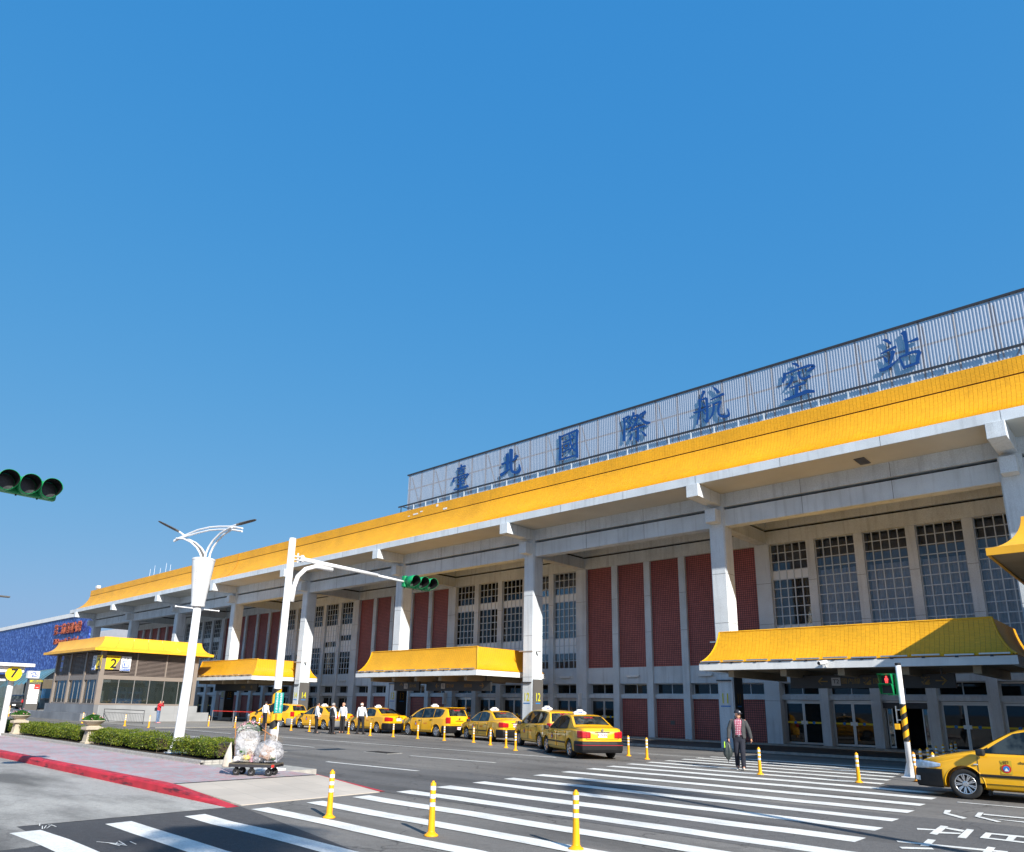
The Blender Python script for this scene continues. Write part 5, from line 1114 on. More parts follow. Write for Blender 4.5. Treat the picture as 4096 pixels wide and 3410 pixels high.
# wavy teal glass canopy with ribs
MT['teal_glass'] = mat('teal_glass', (0.10, 0.22, 0.26), 0.25, var=0.15, vscale=.6)
MT['teal_rib'] = mat('teal_rib', (0.05, 0.09, 0.11), 0.5, var=0.0)
tc_ = empty('glass_canopy', (-126, 33, 0)); tag(tc_, 'wavy pale teal glass canopy below the blue mosaic wall', 'canopy')
rows = []; nx = 44
for j in range(9):
    t = j/8; r_ = []
    for i in range(nx+1):
        x = -10.6+21.2*i/nx; u = i/nx
        z = (3.0+.9*u) + (2.3-.3*u)*math.sin(t*math.pi*.5)**.9 + .12*math.sin(i*1.35)*(1-t)
        r_.append((x, -1.6+3.2*t, z))
    rows.append(r_)
for i in range(0, nx, 4):
    MB().grid([r_[i:i+5] for r_ in rows]).build('glass_panel', 'teal_glass', tc_, smooth=True)
for i in range(0, nx+1, 4):
    MB().tube([(r_[i][0]+.06*j, r_[i][1], r_[i][2]+.03) for j, r_ in enumerate(rows)], .05, 5).build('rib', 'teal_rib', tc_)
for i in (6, 22, 38):
    MB().tube([(rows[2][i][0], rows[2][i][1], 0), (rows[2][i][0], rows[2][i][1], rows[2][i][2])], .12, 8).build('post', 'teal_rib', tc_)
t2b(MB().box(-119.5, -115.2, 34.2, 36.0, 6.6, 6.85), 'ledge', 'steel_dark')
# station pylon
py = empty('station_pylon', (-112, 29.6, 0)); tag(py, 'dark station directory pylon with white logo box on top', 'pylon')
MB().box(-.45, .45, -.72, .72, 0, 4.05).build('pylon_body', 'board_grey', py, bevel=.02)
lb = MB().box(-.5, .45, -.95, .35, 4.08, 5.0).build('logo_box', 'sign_white', py, bevel=.02)
mb = MB()
for (a, s) in ((.09, 1), (-.09, -1)):
    pts = [(-.45*s, .02*s+a), (-.1*s, .24*s+a*.2), (.25*s, .24*s+a*.2), (.05*s, .06*s+a*.2), (.3*s, -.0*s+a*.3)]
    mb.tube([(.47, -.30+u, 4.54+v) for u, v in pts], .055, 5)
mb.build('logo', 'sign_blue', lb)
text('lettering', 'B1', .42, 'number_yellow', (.46, -.42, 3.68), (0,1,0), (0,0,1), py, .002, .01)
text('lettering', '松山機場站', .26, 'number_yellow', (.46, .22, 3.74), (0,1,0), (0,0,1), py, .002)
text('lettering', 'Songshan Airport', .12, 'number_yellow', (.46, .2, 3.5), (0,1,0), (0,0,1), py, .002)
for r_ in range(4):
    for c_ in range(2):
        m_ = 'sign_white' if not (r_ == 0 and c_ == 1) else 'sign_red'
        MB().box(.45, .47, -.62+c_*.62, -.02+c_*.62, 2.72-r_*.62, 3.28-r_*.62).build('directory_panel', m_, py)
        if r_ < 3 and not (r_ == 2 and c_ == 1):
            MB().box(.471, .474, -.48+c_*.62, -.16+c_*.62, 2.90-r_*.62, 2.95-r_*.62).build('lettering', 'board_grey' if m_ == 'sign_white' else 'sign_white', py)

# ------------------------------------------------------------------ bus shelter with stop number 7
sh = empty('bus_shelter', (-37, 8.5, .15)); tag(sh, 'white bus shelter with a round yellow number 7 sign at left edge', 'bus shelter')
MB().tube([(0, .42, 0), (0, .42, 2.55)], .115, 12).build('post', 'white_paint', sh)
MB().box(-.6, .6, -3.2, 1.05, 2.80, 2.94).build('roof_slab', 'white_paint', sh, bevel=.03)
MB().box(-.35, .35, -3.2, .75, 2.55, 2.80).build('roof_beam', 'white_wall', sh, bevel=.03)
MB().box(-.03, .03, -3.0, .28, .5, 2.2).build('glass_panel', 'glass_clear', sh)
MB().box(-.06, .06, -3.0, .3, 2.2, 2.28).box(-.06, .06, -3.0, .3, .42, .5).build('glass_rail', 'white_paint', sh)
MB().box(.1, .38, .33, .39, 2.45, 2.55).build('disc_bracket', 'white_paint', sh)
disc = MB().lathe([(.001,.42),(.30,.42),(.30,.38),(.001,.38)], 28, (0, .36, 2.50), 'X', cap=False).build('number_disc', 'sign_yellow', sh, fix=True)
text('stop_number', '7', .5, 'black', (.426, .36, 2.50), (0,1,0), (0,0,1), disc, .002, .012)
# handrail at the far left
hr = empty('handrail', (-45.5, 11.1, 0)); tag(hr, 'low stainless handrail beside the bus shelter post', 'handrail')
MB().tube([(0,0,0),(0,0,.86),(0,.1,.92),(0,1.0,.92)], .025, 8).build('rail', 'aluminium', hr)
MB().tube([(0,0,.5),(0,1.0,.5)], .02, 8).build('rail', 'aluminium', hr)
# tip of another street lamp at the left edge
lt = empty('street_lamp', (-41.0, 6.2, .15)); tag(lt, 'street lamp tip poking in at the left edge of the sky', 'street lamp', 'white street lamps along the pavement')
MB().tube([(0,0,0),(0,0,5.8)], [.12,.07], 10).build('pole', 'white_paint', lt)
MB().tube([(0,0,5.8),(0,.9,6.1),(0,1.9,6.16)], .04, 8).build('arm', 'white_paint', lt)
MB().box(-.12, .12, 1.85, 2.95, 6.13, 6.2).build('lamp_head', 'board_grey', lt, bevel=.02)

# ------------------------------------------------------------------ street lamp (white, with basket)
CAMP = Vector((0, 0, EYE))
lamp = empty('street_lamp', (-22.17, 9.86, .2)); tag(lamp, 'white street lamp with tapered drum and winged arms among the hedges', 'street lamp', 'white street lamps along the pavement')
LI = Matrix.Translation((22.17, -9.86, -.2))
def lb_(mb, name, m_, **k):
    o = mb.build(name, m_, lamp, **k); o.matrix_parent_inverse = LI; return o
lx, ly = -22.17, 9.86
lb_(MB().tube([(lx,ly-.05,.2),(lx,ly-.05,.35),(lx,ly,2.4),(lx,ly,4.6)], [.155,.15,.13,.115], 20), 'pole', 'white_paint', smooth=True)
mb = MB().box(lx-.26, lx+.26, ly-.31, ly+.21, .2, .235)
for a in range(6):
    c_, s_ = math.cos(a*math.pi/3), math.sin(a*math.pi/3)
    mb.add([(lx+c_*.14, ly-.05+s_*.14, .235), (lx+c_*.25, ly-.05+s_*.25, .235), (lx+c_*.14, ly-.05+s_*.14, .62)], [(0,1,2)])
lb_(mb, 'base_plate', 'white_paint')
MT['drum_white'] = mat('drum_white', (0.70, 0.71, 0.71), 0.5, var=0.10, vscale=3, streak=.1)
lb_(MB().lathe([(.001,4.5),(.2,4.5),(.21,4.53),(.21,4.56),(.2,4.57),(.335,5.93),(.345,5.94),(.345,5.99),(.33,6.0),(.001,6.0)], 32, (lx, ly, 0)), 'lamp_drum', 'drum_white', smooth=False)
mb = MB()
for k in range(22):
    t = k/21; r_ = .205+.13*t; a = -1.0
    mb.ball((lx+math.cos(a)*r_, ly+math.sin(a)*r_, 4.62+1.28*t), .012, 6, 4)
lb_(mb, 'rivets', 'steel_dark')
def q3(Y, z):
    a = 1 + .07*(9.9-Y)/.9 if Y < 9.9 else 1 - .06*(Y-9.9)/.8
    a = max(.92, min(1.085, a)); p = Vector((lx, Y, z)); return tuple(CAMP + (p-CAMP)*a)
mb = MB(); L_ = [(9.87,5.98),(9.80,6.15),(9.67,6.32),(9.46,6.46),(9.22,6.53),(9.0,6.5)]
for off in (-.07, .07):
    mb.tube([tuple(Vector(q3(*p))+Vector((off*.3, off, 0))) for p in L_], .028, 7)
lb_(mb, 'arm', 'white_paint')
mb = MB().grid([[tuple(Vector(q3(*p))+Vector((o_*.3, o_, -.005))) for p in L_] for o_ in (-.07, .07)]); lb_(mb, 'arm_blade', 'board_grey')
mb = MB(); R_ = [(9.95,5.98),(9.97,6.2),(10.03,6.40),(10.14,6.63),(10.34,6.90),(10.55,7.08),(10.70,7.19)]
for off in (-.06, .06):
    mb.tube([tuple(Vector(q3(*p))+Vector((off*.3, off, 0))) for p in R_], .032, 7)
lb_(mb, 'arm', 'white_paint')
for dz in (0, -.1):
    T_ = [(8.87,6.42+dz*.3),(9.05,6.55+dz*.3),(9.27,6.70+dz*.6),(9.55,6.88+dz),(9.92,7.04+dz),(10.21,7.12+dz),(10.61,7.20+dz),(11.0,7.21+dz)]
    lb_(MB().tube([q3(*p) for p in T_], .03, 7), 'tie_bar', 'white_paint')
def head(p0, p1, p2):
    a, b, c_ = Vector(q3(*p0)), Vector(q3(*p1)), Vector(q3(*p2))
    lb_(MB().tube([a, b], .03, 7), 'head_stem', 'white_paint')
    t = (c_-b).normalized(); n = t.cross(Vector((0,0,1))).normalized(); u = n.cross(t)
    mb = MB(); sec = []
    L2 = (c_-b).length
    for s, w, h in ((0,.06,.03),(.12,.07,.03),(.2,.12,.03),(.7,.13,.025),(.92,.11,.02),(1.0,.03,.012)):
        p = b+t*L2*s; sec.append([p+n*w, p+n*w*.6+u*h, p-n*w*.6+u*h, p-n*w, p-n*w*.6-u*h, p+n*w*.6-u*h])
    mb.grid(sec, closed=True); mb.f.append(tuple(range(5, -1, -1))); e = len(mb.v); mb.f.append(tuple(range(e-6, e)))
    lb_(mb, 'lamp_head', 'board_grey', fix=True)
head((9.18,6.62), (8.98,6.72), (8.33,6.92)); head((10.62,7.2), (10.78,7.29), (11.45,7.60))
lb_(MB().tube([(lx, 9.22, 4.44), (lx, 10.52, 4.44)], .018, 7).ball((lx,9.2,4.44), .03, 8, 6).ball((lx,10.54,4.44), .03, 8, 6), 'banner_rod', 'white_paint')

# ------------------------------------------------------------------ signals
MT['signal_green'] = mat('signal_green', (0.004, 0.26, 0.085), 0.4, var=0.06)
MT['signal_lens'] = mat('signal_lens', (0.035, 0.04, 0.04), 0.3, var=0.5, vscale=30)
MT['hazard_yellow'] = mat('hazard_yellow', (0.85, 0.42, 0.01), 0.45, var=0.04)
MT['red_lamp'] = mat('red_lamp', (0.6, 0.02, 0.02), 0.4, var=0.0, emit=(1.0, 0.05, 0.05), estr=1.6)
def sleeve(parent, r, z0, z1, x=0.0, y=0.0, turns=3.0):
    MB().lathe([(r, z0), (r, z1)], 24, (x, y, 0), cap=False).build('warning_sleeve', 'hazard_yellow', parent, smooth=True)
    mb = MB(); n = 48; band = (z1-z0)/turns*.46
    for st in range(-1, int(turns)+1):
        zb = z0+(z1-z0)*st/turns
        rows0, rows1 = [], []
        for k in range(n//2+1):
            a = 2*math.pi*k/(n//2); zz = zb+(z1-z0)/turns*k/(n//2)
            c0 = max(z0, min(z1, zz)); c1 = max(z0, min(z1, zz+band))
            p = (x+math.cos(a-.8)*(r+.003), y+math.sin(a-.8)*(r+.003))
            rows0.append((*p, c0)); rows1.append((*p, c1))
        for k in range(n//2):
            if rows1[k][2]-rows0[k][2] < 1e-4 and rows1[k+1][2]-rows0[k+1][2] < 1e-4: continue
            mb.quad(rows0[k], rows0[k+1], rows1[k+1], rows1[k])
    mb.build('warning_stripe', 'black', parent)
def signal_head(parent, loc, name='signal_housing'):
    """three-lens head lying along Y, lenses facing +X"""
    x, y, z = loc
    h = MB().box(x-.09, x+.06, y-.17, y+.85, z-.17, z+.17).build(name, 'signal_green', parent, bevel=.03)
    for k in range(3):
        cy = y+k*.338
        MB().lathe([(.001,.075),(.145,.075),(.15,.06)], 20, (x, cy, z), 'X').build('lens', 'signal_lens', h, smooth=False)
        # visor: tube with the underside cut back
        mb = MB(); n = 28; rows = []
        for ln in (0, .5, 1):
            r_ = []
            for i in range(n+1):
                a = math.pi*1.5 + 2*math.pi*(i/n)
                low = max(0.0, -math.sin(a)); L2 = .34 - .20*low
                r_.append((x+.06+L2*ln, cy+math.cos(a)*.163, z+math.sin(a)*.163))
            rows.append(r_)
        mb.grid(rows)
        o = mb.build('visor', 'signal_green', h, smooth=True)
        md = o.modifiers.new('solid', 'SOLIDIFY'); md.thickness = .006; md.offset = 1; md.material_offset = 0
        ins = []
        for ln in (0, 1):
            r_ = []
            for i in range(n+1):
                a = math.pi*1.5 + 2*math.pi*(i/n); low = max(0.0, -math.sin(a)); L2 = .338-.20*low
                r_.append((x+.061+L2*ln, cy+math.cos(a)*.158, z+math.sin(a)*.158))
            ins.append(r_)
        MB().grid(ins).build('visor_lining', 'black', h)
        MB().ball((x-.0, cy-.16, z+.18), .014, 6, 4).ball((x, cy-.12, z-.185), .018, 6, 4).build('bolt', 'black', h)
    return h
mx_, my_ = -16.42, 9.53
mast = empty('traffic_signal_mast', (mx_, my_, .15)); tag(mast, 'white signal mast with a long arm carrying green traffic signals over the road', 'traffic signal', 'green traffic signals')
MB().tube([(0,0,.03),(0,0,2.0),(0,0,5.62)], [.095,.092,.086], 20).build('pole', 'white_paint', mast, smooth=True)
MB().box(-.27, .27, -.27, .27, 0, .035).build('base_plate', 'white_paint', mast)
MB().box(-.36, .36, -.36, .36, -.04, .0).build('footing', 'kerb_stone', mast)
mb = MB()
for a in range(4):
    c_, s_ = math.cos(a*math.pi/2+.3), math.sin(a*math.pi/2+.3)
    mb.add([(c_*.09, s_*.09, .035), (c_*.25, s_*.25, .035), (c_*.09, s_*.09, .6)], [(0,1,2)])
mb.build('gusset', 'white_paint', mast)
MB().tube([(0,0,5.62),(0,0,5.64)], .09, 16).build('pole_cap', 'white_wall', mast)
MB().tube([(0,.28,5.15),(0,2.76,5.07)], .052, 14).build('arm', 'white_paint', mast, smooth=True)
MB().tube([(0,2.7,5.07),(0,3.75,5.02)], .034, 12).build('arm_tip', 'white_paint', mast, smooth=True)
MB().box(-.05, .05, .08, .34, 5.09, 5.11).box(-.05, .05, .08, .34, 5.18, 5.20).tube([(0,.2,5.04),(0,.2,5.28)], .02, 8).tube([(0,.3,5.15),(0,.34,5.15)], .1, 14).build('arm_clamp', 'white_paint', mast)
MB().tube([(0,.15,4.02),(0,.17,4.4),(0,.25,4.68),(0,.45,4.9),(0,.75,5.02),(0,1.26,5.0)], .058, 14).build('conduit', 'white_paint', mast, smooth=True)
MB().tube([(0,1.26,5.0),(0,1.275,5.0)], .05, 12).build('conduit_end', 'black', mast)
sleeve(mast, .101, .93, 1.87, turns=2.2)
tl = MB().box(.09, .11, -.10, .12, 1.30, 1.78).build('teal_plate', mat('teal_plate', (0.01, 0.28, 0.25), .5, var=.05), mast)
for c_ in range(2):
    text('lettering', '\n'.join('民權東路濱江街口' if c_ else '敦化北路停車場入'), .058, 'sign_white', (.112, -.045+c_*.10, 1.54), (0,1,0), (0,0,1), tl, .001)
MB().box(.10, .22, -.06, .07, 1.13, 1.29).build('push_button_box', 'hazard_yellow', mast, bevel=.015)
MB().tube([(.12, .04, .62), (.12, .04, 1.14)], .022, 8).build('cable_duct', 'white_paint', mast)
signal_head(mast, (0, 3.87, 5.03))
lm = empty('traffic_signal_mast', (-15.2, -2.6, 0)); tag(lm, 'green three-lens traffic signal hanging alone against the sky at left edge', 'traffic signal', 'green traffic signals')
MB().tube([(0,0,0),(0,0,5.9)], [.10,.09], 16).build('pole', 'white_paint', lm, smooth=True)
MB().tube([(0,0,5.46),(0,5.3,5.46)], .05, 12).build('arm', 'white_paint', lm, smooth=True)
signal_head(lm, (0, 5.55, 5.45))
# pedestrian signal
ps = empty('pedestrian_signal', (-6.08, 23.3, 0)); tag(ps, 'white pole with green pedestrian signal showing a red standing figure', 'pedestrian signal')
MB().tube([(0,0,.02),(0,0,3.06)], .075, 18).build('pole', 'white_paint', ps, smooth=True)
MB().tube([(0,0,3.06),(0,0,3.13)], .078, 18).build('pole_cap', 'black', ps)
mb = MB().box(-.2,.2,-.2,.2,.0,.02)
for a in range(4):
    c_, s_ = math.cos(a*math.pi/2+.2), math.sin(a*math.pi/2+.2)
    mb.add([(c_*.07, s_*.07, .02), (c_*.18, s_*.18, .02), (c_*.07, s_*.07, .42)], [(0,1,2)])
mb.build('base_plate', 'white_paint', ps)
sleeve(ps, .079, .95, 1.98, turns=3.2)
for k, z in enumerate((2.665, 2.385)):
    hx = -.33
    h = MB().box(hx-.155, hx+.155, -.07, .07, z-.135, z+.135).build('signal_housing', 'signal_green', ps, bevel=.02)
    MB().box(hx-.13, hx+.13, -.075, -.068, z-.11, z+.11).build('lens', 'black', h)
    rows = [[(hx-.155,-.07,z-.135),(hx-.155,-.07,z+.135),(hx+.155,-.07,z+.135),(hx+.155,-.07,z-.135)],
            [(hx-.165,-.16,z-.135),(hx-.175,-.32,z+.145),(hx+.175,-.32,z+.145),(hx+.165,-.16,z-.135)]]
    o = MB().grid(rows).build('visor', 'signal_green', h); md = o.modifiers.new('solid', 'SOLIDIFY'); md.thickness = .008
    if k == 0:
        mb = MB().ball((hx,-.085,z+.075), .026, 10, 6, (1,.3,1)).ball((hx,-.085,z+.0), .05, 12, 8, (1,.25,1.1)).box(hx-.035,hx-.008,-.09,-.078,z-.10,z-.01).box(hx+.008,hx+.035,-.09,-.078,z-.10,z-.01)
        mb.build('red_figure', 'red_lamp', h)
MB().box(-.35, 0, -.02, .02, 2.80, 2.835).box(-.35, 0, -.02, .02, 2.22, 2.25).box(-.12,-.06,-.02,.02,2.25,2.80).build('signal_bracket', 'signal_green', ps)
MB().box(-.19, -.17, -.06, .06, 1.45, 1.92).box(-.17,-.07,-.015,.015,1.80,1.83).box(-.17,-.07,-.015,.015,1.52,1.55).build('notice_plate', 'aluminium', ps)
MB().box(-.26, -.12, -.08, .06, 1.27, 1.43).build('push_button_box', 'hazard_yellow', ps, bevel=.012)

# ------------------------------------------------------------------ bollards
MT['bollard'] = mat('bollard', (0.90, 0.40, 0.005), 0.45, var=0.06, vscale=6)
MT['bollard_worn'] = mat('bollard_worn', (0.72, 0.28, 0.02), 0.6, var=0.25, vscale=14)
MT['reflector'] = mat('reflector', (0.72, 0.73, 0.76), 0.35, var=0.1, vscale=20)
def make_bollard():
    b = empty('bollard')
    MB().lathe([(.001,0),(.10,0),(.103,.012),(.095,.022),(.07,.035),(.055,.055)], 20).build('base', 'bollard', b, smooth=True)
    pr = [(.056,.05)]
    for k in range(12): pr += [(.052-.0008*k, .06+k*.025), (.0495-.0008*k, .075+k*.025)]
    pr += [(.041,.37),(.041,.69),(.036,.705),(.020,.712),(.018,.73),(.001,.735)]
    MB().lathe(pr, 18).build('post', 'bollard', b, smooth=True)
    for z in (.39, .50, .61): MB().lathe([(.0425,z),(.0425,z+.055)], 18, cap=False).build('reflective_band', 'reflector', b, smooth=True)
    return b
bol = make_bollard(); first_b = [True]
def place_bollard(x, y, label, group=None, s=1.0, tilt=None, z=0.0):
    o = bol if first_b[0] else copy_tree(bol)
    first_b[0] = False
    o.location = (x, y, z); o.scale = (s, s, s); o.rotation_euler = (0, 0, random.uniform(0, 6))
    if tilt: o.rotation_euler = tilt
    for k in ('group',):
        if k in o: del o[k]
    tag(o, label, 'bollard', group); return o
for (x, y, l) in ((-10.11,6.96,'yellow flexible bollard nearest the tan ramp, standing on a white stripe'), (-7.89,7.09,'yellow flexible bollard in the middle of the three nearest ones'), (-5.97,7.8,'yellow flexible bollard cut by the bottom edge, rightmost of the nearest three')):
    place_bollard(x, y, l, 'bollards across the crosswalk', .96)
place_bollard(-9.15, 20.37, 'yellow bollard just right of the walking man', 'bollards across the crosswalk')
place_bollard(-6.53, 20.32, 'yellow bollard standing left of the pedestrian signal pole', 'bollards across the crosswalk')
wb = place_bollard(-5.57, 21.9, 'dirty orange bollard knocked askew beside the pedestrian signal pole', 'bollards across the crosswalk', 1.05, (R(-16), R(-7), 0))
for ch in wb.children:
    if ch.name.startswith(('base', 'post')):
        me = ch.data.copy(); me.materials.clear(); me.materials.append(MT['bollard_worn']); ch.data = me
place_bollard(-15.75, 23.81, 'yellow bollard right of the last taxi, the nearer to it', 'bollards right of the queue'); place_bollard(-14.35, 22.84, 'yellow bollard right of the last taxi, the one by the crosswalk', 'bollards right of the queue')
ORD = ['first','second','third','fourth','fifth','sixth','seventh','eighth','ninth','tenth','eleventh','twelfth','thirteenth','fourteenth','fifteenth']; nq = -1
for (x, y) in ((-47.98,23.09),(-46.35,24.1),(-44.2,24.6),(-43.1,25.05),(-41.54,25.3),(-39.51,25.31),(-35.74,25.46),(-33.45,25.27),(-31.77,25.52),(-29.71,25.47),(-27.66,25.44),(-25.6,25.45),(-23.54,24.47),(-21.73,23.55),(-20.19,22.44)):
    nq += 1; place_bollard(x, y, 'yellow flexible bollard in the taxi queue row, %s from its left end' % ORD[nq], 'bollards along the taxi queue')
nq = -1
for (x, y) in ((-6.1,24.62),(-6.14,25.63),(-6.25,27.14),(-6.45,28.95),(-6.51,30.4),(-6.68,31.87),(-5.29,22.5)):
    nq += 1; place_bollard(x, y, 'yellow bollard in the shaded line behind the nearest taxi bonnet, %s' % ('%s from the signal pole' % ORD[nq] if nq < 6 else 'hidden behind the headlamp'), 'bollards behind the nearest taxi')
for (x, y) in ((-56.0,18.7),(-51.3,19.1),(-48.0,19.3),(-57.6,18.6),(-78,19.1),(-88,21.5),(-92,22.5),(-96,23.5)):
    place_bollard(x, y, {-56.0:'yellow bollard left of the guard rail, right one of a close pair', -57.6:'yellow bollard left of the guard rail, left one of a close pair', -51.3:'distant yellow bollard at the middle of the guard rail', -48.0:'distant yellow bollard right of the guard rail, left of the woman in red', -78:'distant yellow bollard at the end of the low granite wall', -88:'far yellow bollard before the station pylon, nearest of three', -92:'far yellow bollard before the station pylon, middle of three', -96:'far yellow bollard before the station pylon, farthest of three'}[x], 'bollards before the station exit')
# rail in front of the exit, belt barrier posts
rl = empty('guard_rail', (-55.9, 20.4, .06)); tag(rl, 'grey steel guard rail with thin balusters before the station exit', 'railing')
MB().tube([(-3.1,0,0),(-3.1,0,.9),(3.1,.4,.9),(3.1,.4,0)], .025, 6).tube([(-3.1,0,.68),(3.1,.4,.68)], .015, 6).tube([(-3.1,0,.1),(3.1,.4,.1)], .015, 6).build('rail', 'steel_dark', rl)
for k in range(1, 26):
    t = k/26; MB().tube([(-3.1+6.2*t, .4*t, .1), (-3.1+6.2*t, .4*t, .68)], .009, 5).build('baluster', 'steel_dark', rl)
SB = [(-59.26,28.74),(-56.4,29.1),(-53.4,29.6),(-50.2,30.0)]
for k, (x, y) in enumerate(SB):
    b = empty('barrier_post', (x, y, .08 if y > 30.7 else .0)); tag(b, 'slim steel barrier post with a red belt by the foremost taxi, %s from left' % ORD[k], 'barrier post', 'red belt barrier posts')
    MB().lathe([(.001,0),(.16,0),(.15,.03),(.03,.05),(.025,.9),(.03,.95),(.001,.95)], 14).build('post', 'aluminium', b)
    if k < len(SB)-1:
        n = SB[k+1]; MB().add([(0,0,.86),(n[0]-x,n[1]-y,.86),(n[0]-x,n[1]-y,.92),(0,0,.92)], [(0,1,2,3)]).build('belt', 'sign_red', b)

# ------------------------------------------------------------------ hedges and planters
def leaf_mat(name, c1, c2, c3, trans=.35):
    M = bpy.data.materials.new(name); M.use_nodes = True; nt = M.node_tree; b = nt.nodes['Principled BSDF']
    b.inputs['Roughness'].default_value = .5
    at = nt.nodes.new('ShaderNodeObjectInfo'); tc = nt.nodes.new('ShaderNodeTexCoord')
    w = nt.nodes.new('ShaderNodeTexWhiteNoise'); w.noise_dimensions = '3D'
    sn = nt.nodes.new('ShaderNodeVectorMath'); sn.operation = 'SNAP'; sn.inputs[1].default_value = (.06, .06, .06)
    nt.links.new(tc.outputs['Object'], sn.inputs[0]); nt.links.new(sn.outputs[0], w.inputs[0])
    r = nt.nodes.new('ShaderNodeValToRGB'); e = r.color_ramp.elements; e[0].color = (*c1, 1); e[1].color = (*c3, 1); x = e.new(.5); x.color = (*c2, 1)
    nt.links.new(w.outputs['Value'], r.inputs[0]); nt.links.new(r.outputs[0], b.inputs['Base Color'])
    tr = nt.nodes.new('ShaderNodeBsdfTranslucent'); mx = nt.nodes.new('ShaderNodeMixShader'); mx.inputs[0].default_value = trans
    nt.links.new(r.outputs[0], tr.inputs[0])
    nt.links.new(b.outputs[0], mx.inputs[1]); nt.links.new(tr.outputs[0], mx.inputs[2]); nt.links.new(mx.outputs[0], nt.nodes['Material Output'].inputs[0])
    return M
MT['hedge_leaf'] = leaf_mat('hedge_leaf', (.06,.11,.010), (.14,.20,.012), (.28,.30,.02))
MT['flower_leaf'] = leaf_mat('flower_leaf', (.025,.10,.015), (.05,.17,.02), (.09,.24,.03))
MT['petal_pink'] = mat('petal_pink', (0.70, 0.16, 0.24), 0.6, var=0.3, vscale=20, col2=(0.85, 0.5, 0.55))
MT['twig'] = mat('twig', (0.10, 0.07, 0.045), 0.9, var=0.2)
MT['planter_stone'] = mat('planter_stone', (0.46, 0.40, 0.31), 0.85, var=0.12, vscale=4, fine=0.1, fscale=50, streak=.12)
def leaf(mb, c, size, rr, up=.5):
    d = Vector((rr.gauss(0,1), rr.gauss(0,1), rr.gauss(0,1)+up)).normalized()
    t = d.orthogonal().normalized(); t.rotate(Matrix.Rotation(rr.uniform(0,6.28), 3, d)); s_ = d.cross(t)
    c = Vector(c); mb.add([c-t*size, c+s_*size*.55, c+t*size, c-s_*size*.55], [(0,1,2,3)])
def hedge(x0, x1, label, seed):
    rr = random.Random(seed); xc = (x0+x1)/2; h = empty('hedge', (xc, 9.85, .2)); tag(h, label, 'hedge', 'clipped hedges in the planting bed')
    hw = (x1-x0)/2; mb = MB(); dens = 2300
    def top(u, v): return .46+.045*math.sin(u*2.1+seed)+.03*math.sin(u*5.3+v*2)+.03*math.sin(v*7+u*1.7)+.02*math.sin(u*13.1)
    n = int(dens*(x1-x0))
    for k in range(n):
        u = rr.uniform(-hw, hw); f = rr.random()
        if f < .42:
            v = rr.uniform(-.5,.5); z = top(u, v)+rr.gauss(-.01,.022)
        elif f < .80:
            z = .08+rr.random()**.7*(top(u,-.5)-.08); v = -.5+.04*math.sin(u*3+z*6)+rr.gauss(.01,.03)
        elif f < .9:
            z = .1+rr.random()*(top(u,.5)-.1); v = .5+rr.gauss(-.01,.03)
        else:
            z = .1+rr.random()*.34; v = rr.uniform(-.5,.5); u = (hw if rr.random() < .5 else -hw)+rr.gauss(0,.03)
        leaf(mb, (u, v, z), rr.uniform(.013,.028), rr, .6)
    mb.build('foliage', 'hedge_leaf', h)
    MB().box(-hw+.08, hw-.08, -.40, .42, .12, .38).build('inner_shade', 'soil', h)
    mb = MB()
    for k in range(int((x1-x0)*9)):
        u = rr.uniform(-hw+.05, hw-.05); v = rr.uniform(-.44,.4)
        mb.tube([(u, v, -.0), (u+rr.uniform(-.06,.06), v+rr.uniform(-.05,.05), .26)], [.012,.006], 4, False)
    mb.build('stems', 'twig', h)
hedge(-41.4, -37.5, 'short clipped hedge left of the far stone planter', 3)
hedge(-36.1, -29.0, 'long clipped hedge between the two visible stone planters', 4)
hedge(-28.0, -22.55, 'clipped hedge between the near planter and the street lamp', 5)
hedge(-21.75, -18.85, 'short clipped hedge between the lamp post and the rubbish cart', 6)
def planter(x, y, label, seed, flowers):
    rr = random.Random(seed); p = empty('stone_planter', (x, y, .2)); tag(p, label, 'planter', 'stone bowl planters in the hedge bed')
    mb = MB(); sec = []
    for hw, z in ((.24,0),(.24,.06),(.20,.08),(.16,.40),(.165,.42),(.27,.47),(.27,.55),(.22,.56),(.15,.60)):
        sec.append([(-hw,-hw,z),(hw,-hw,z),(hw,hw,z),(-hw,hw,z)])
    mb.grid(sec, closed=True); e = len(mb.v); mb.f.append((e-4,e-3,e-2,e-1)); mb.build('pedestal', 'planter_stone', p, fix=True)
    MB().lathe([(.001,.585),(.13,.59),(.20,.62),(.30,.69),(.355,.745),(.37,.755),(.365,.78),(.34,.78),(.32,.75),(.001,.74)], 30).build('bowl', 'planter_stone', p, smooth=True)
    mb = MB()
    for k in range(2600):
        a = rr.uniform(0, 6.28); r_ = .36*math.sqrt(rr.random()); z = .76+.20*(1-(r_/.38)**2)*rr.uniform(.5,1.1)
        leaf(mb, (r_*math.cos(a), r_*math.sin(a), z), rr.uniform(.014,.03), rr, 1.0)
    mb.build('leaves', 'flower_leaf', p)
    mb = MB()
    for k in range(flowers):
        a = rr.uniform(0, 6.28); r_ = .36*math.sqrt(rr.random()); z = .78+.24*(1-(r_/.38)**2)
        for j in range(9):
            leaf(mb, (r_*math.cos(a)+rr.gauss(0,.018), r_*math.sin(a)+rr.gauss(0,.018), z+rr.gauss(0,.015)), .018, rr, 1)
    mb.build('flowers', 'petal_pink', p)
planter(-28.2, 9.45, 'stone bowl planter between two hedges left of the street lamp', 11, 6)
planter(-36.4, 9.35, 'far stone bowl planter beside the bus stop sign', 12, 9)
planter(-18.0, 9.8, 'stone planter with pink flowers behind the rubbish cart', 13, 34)
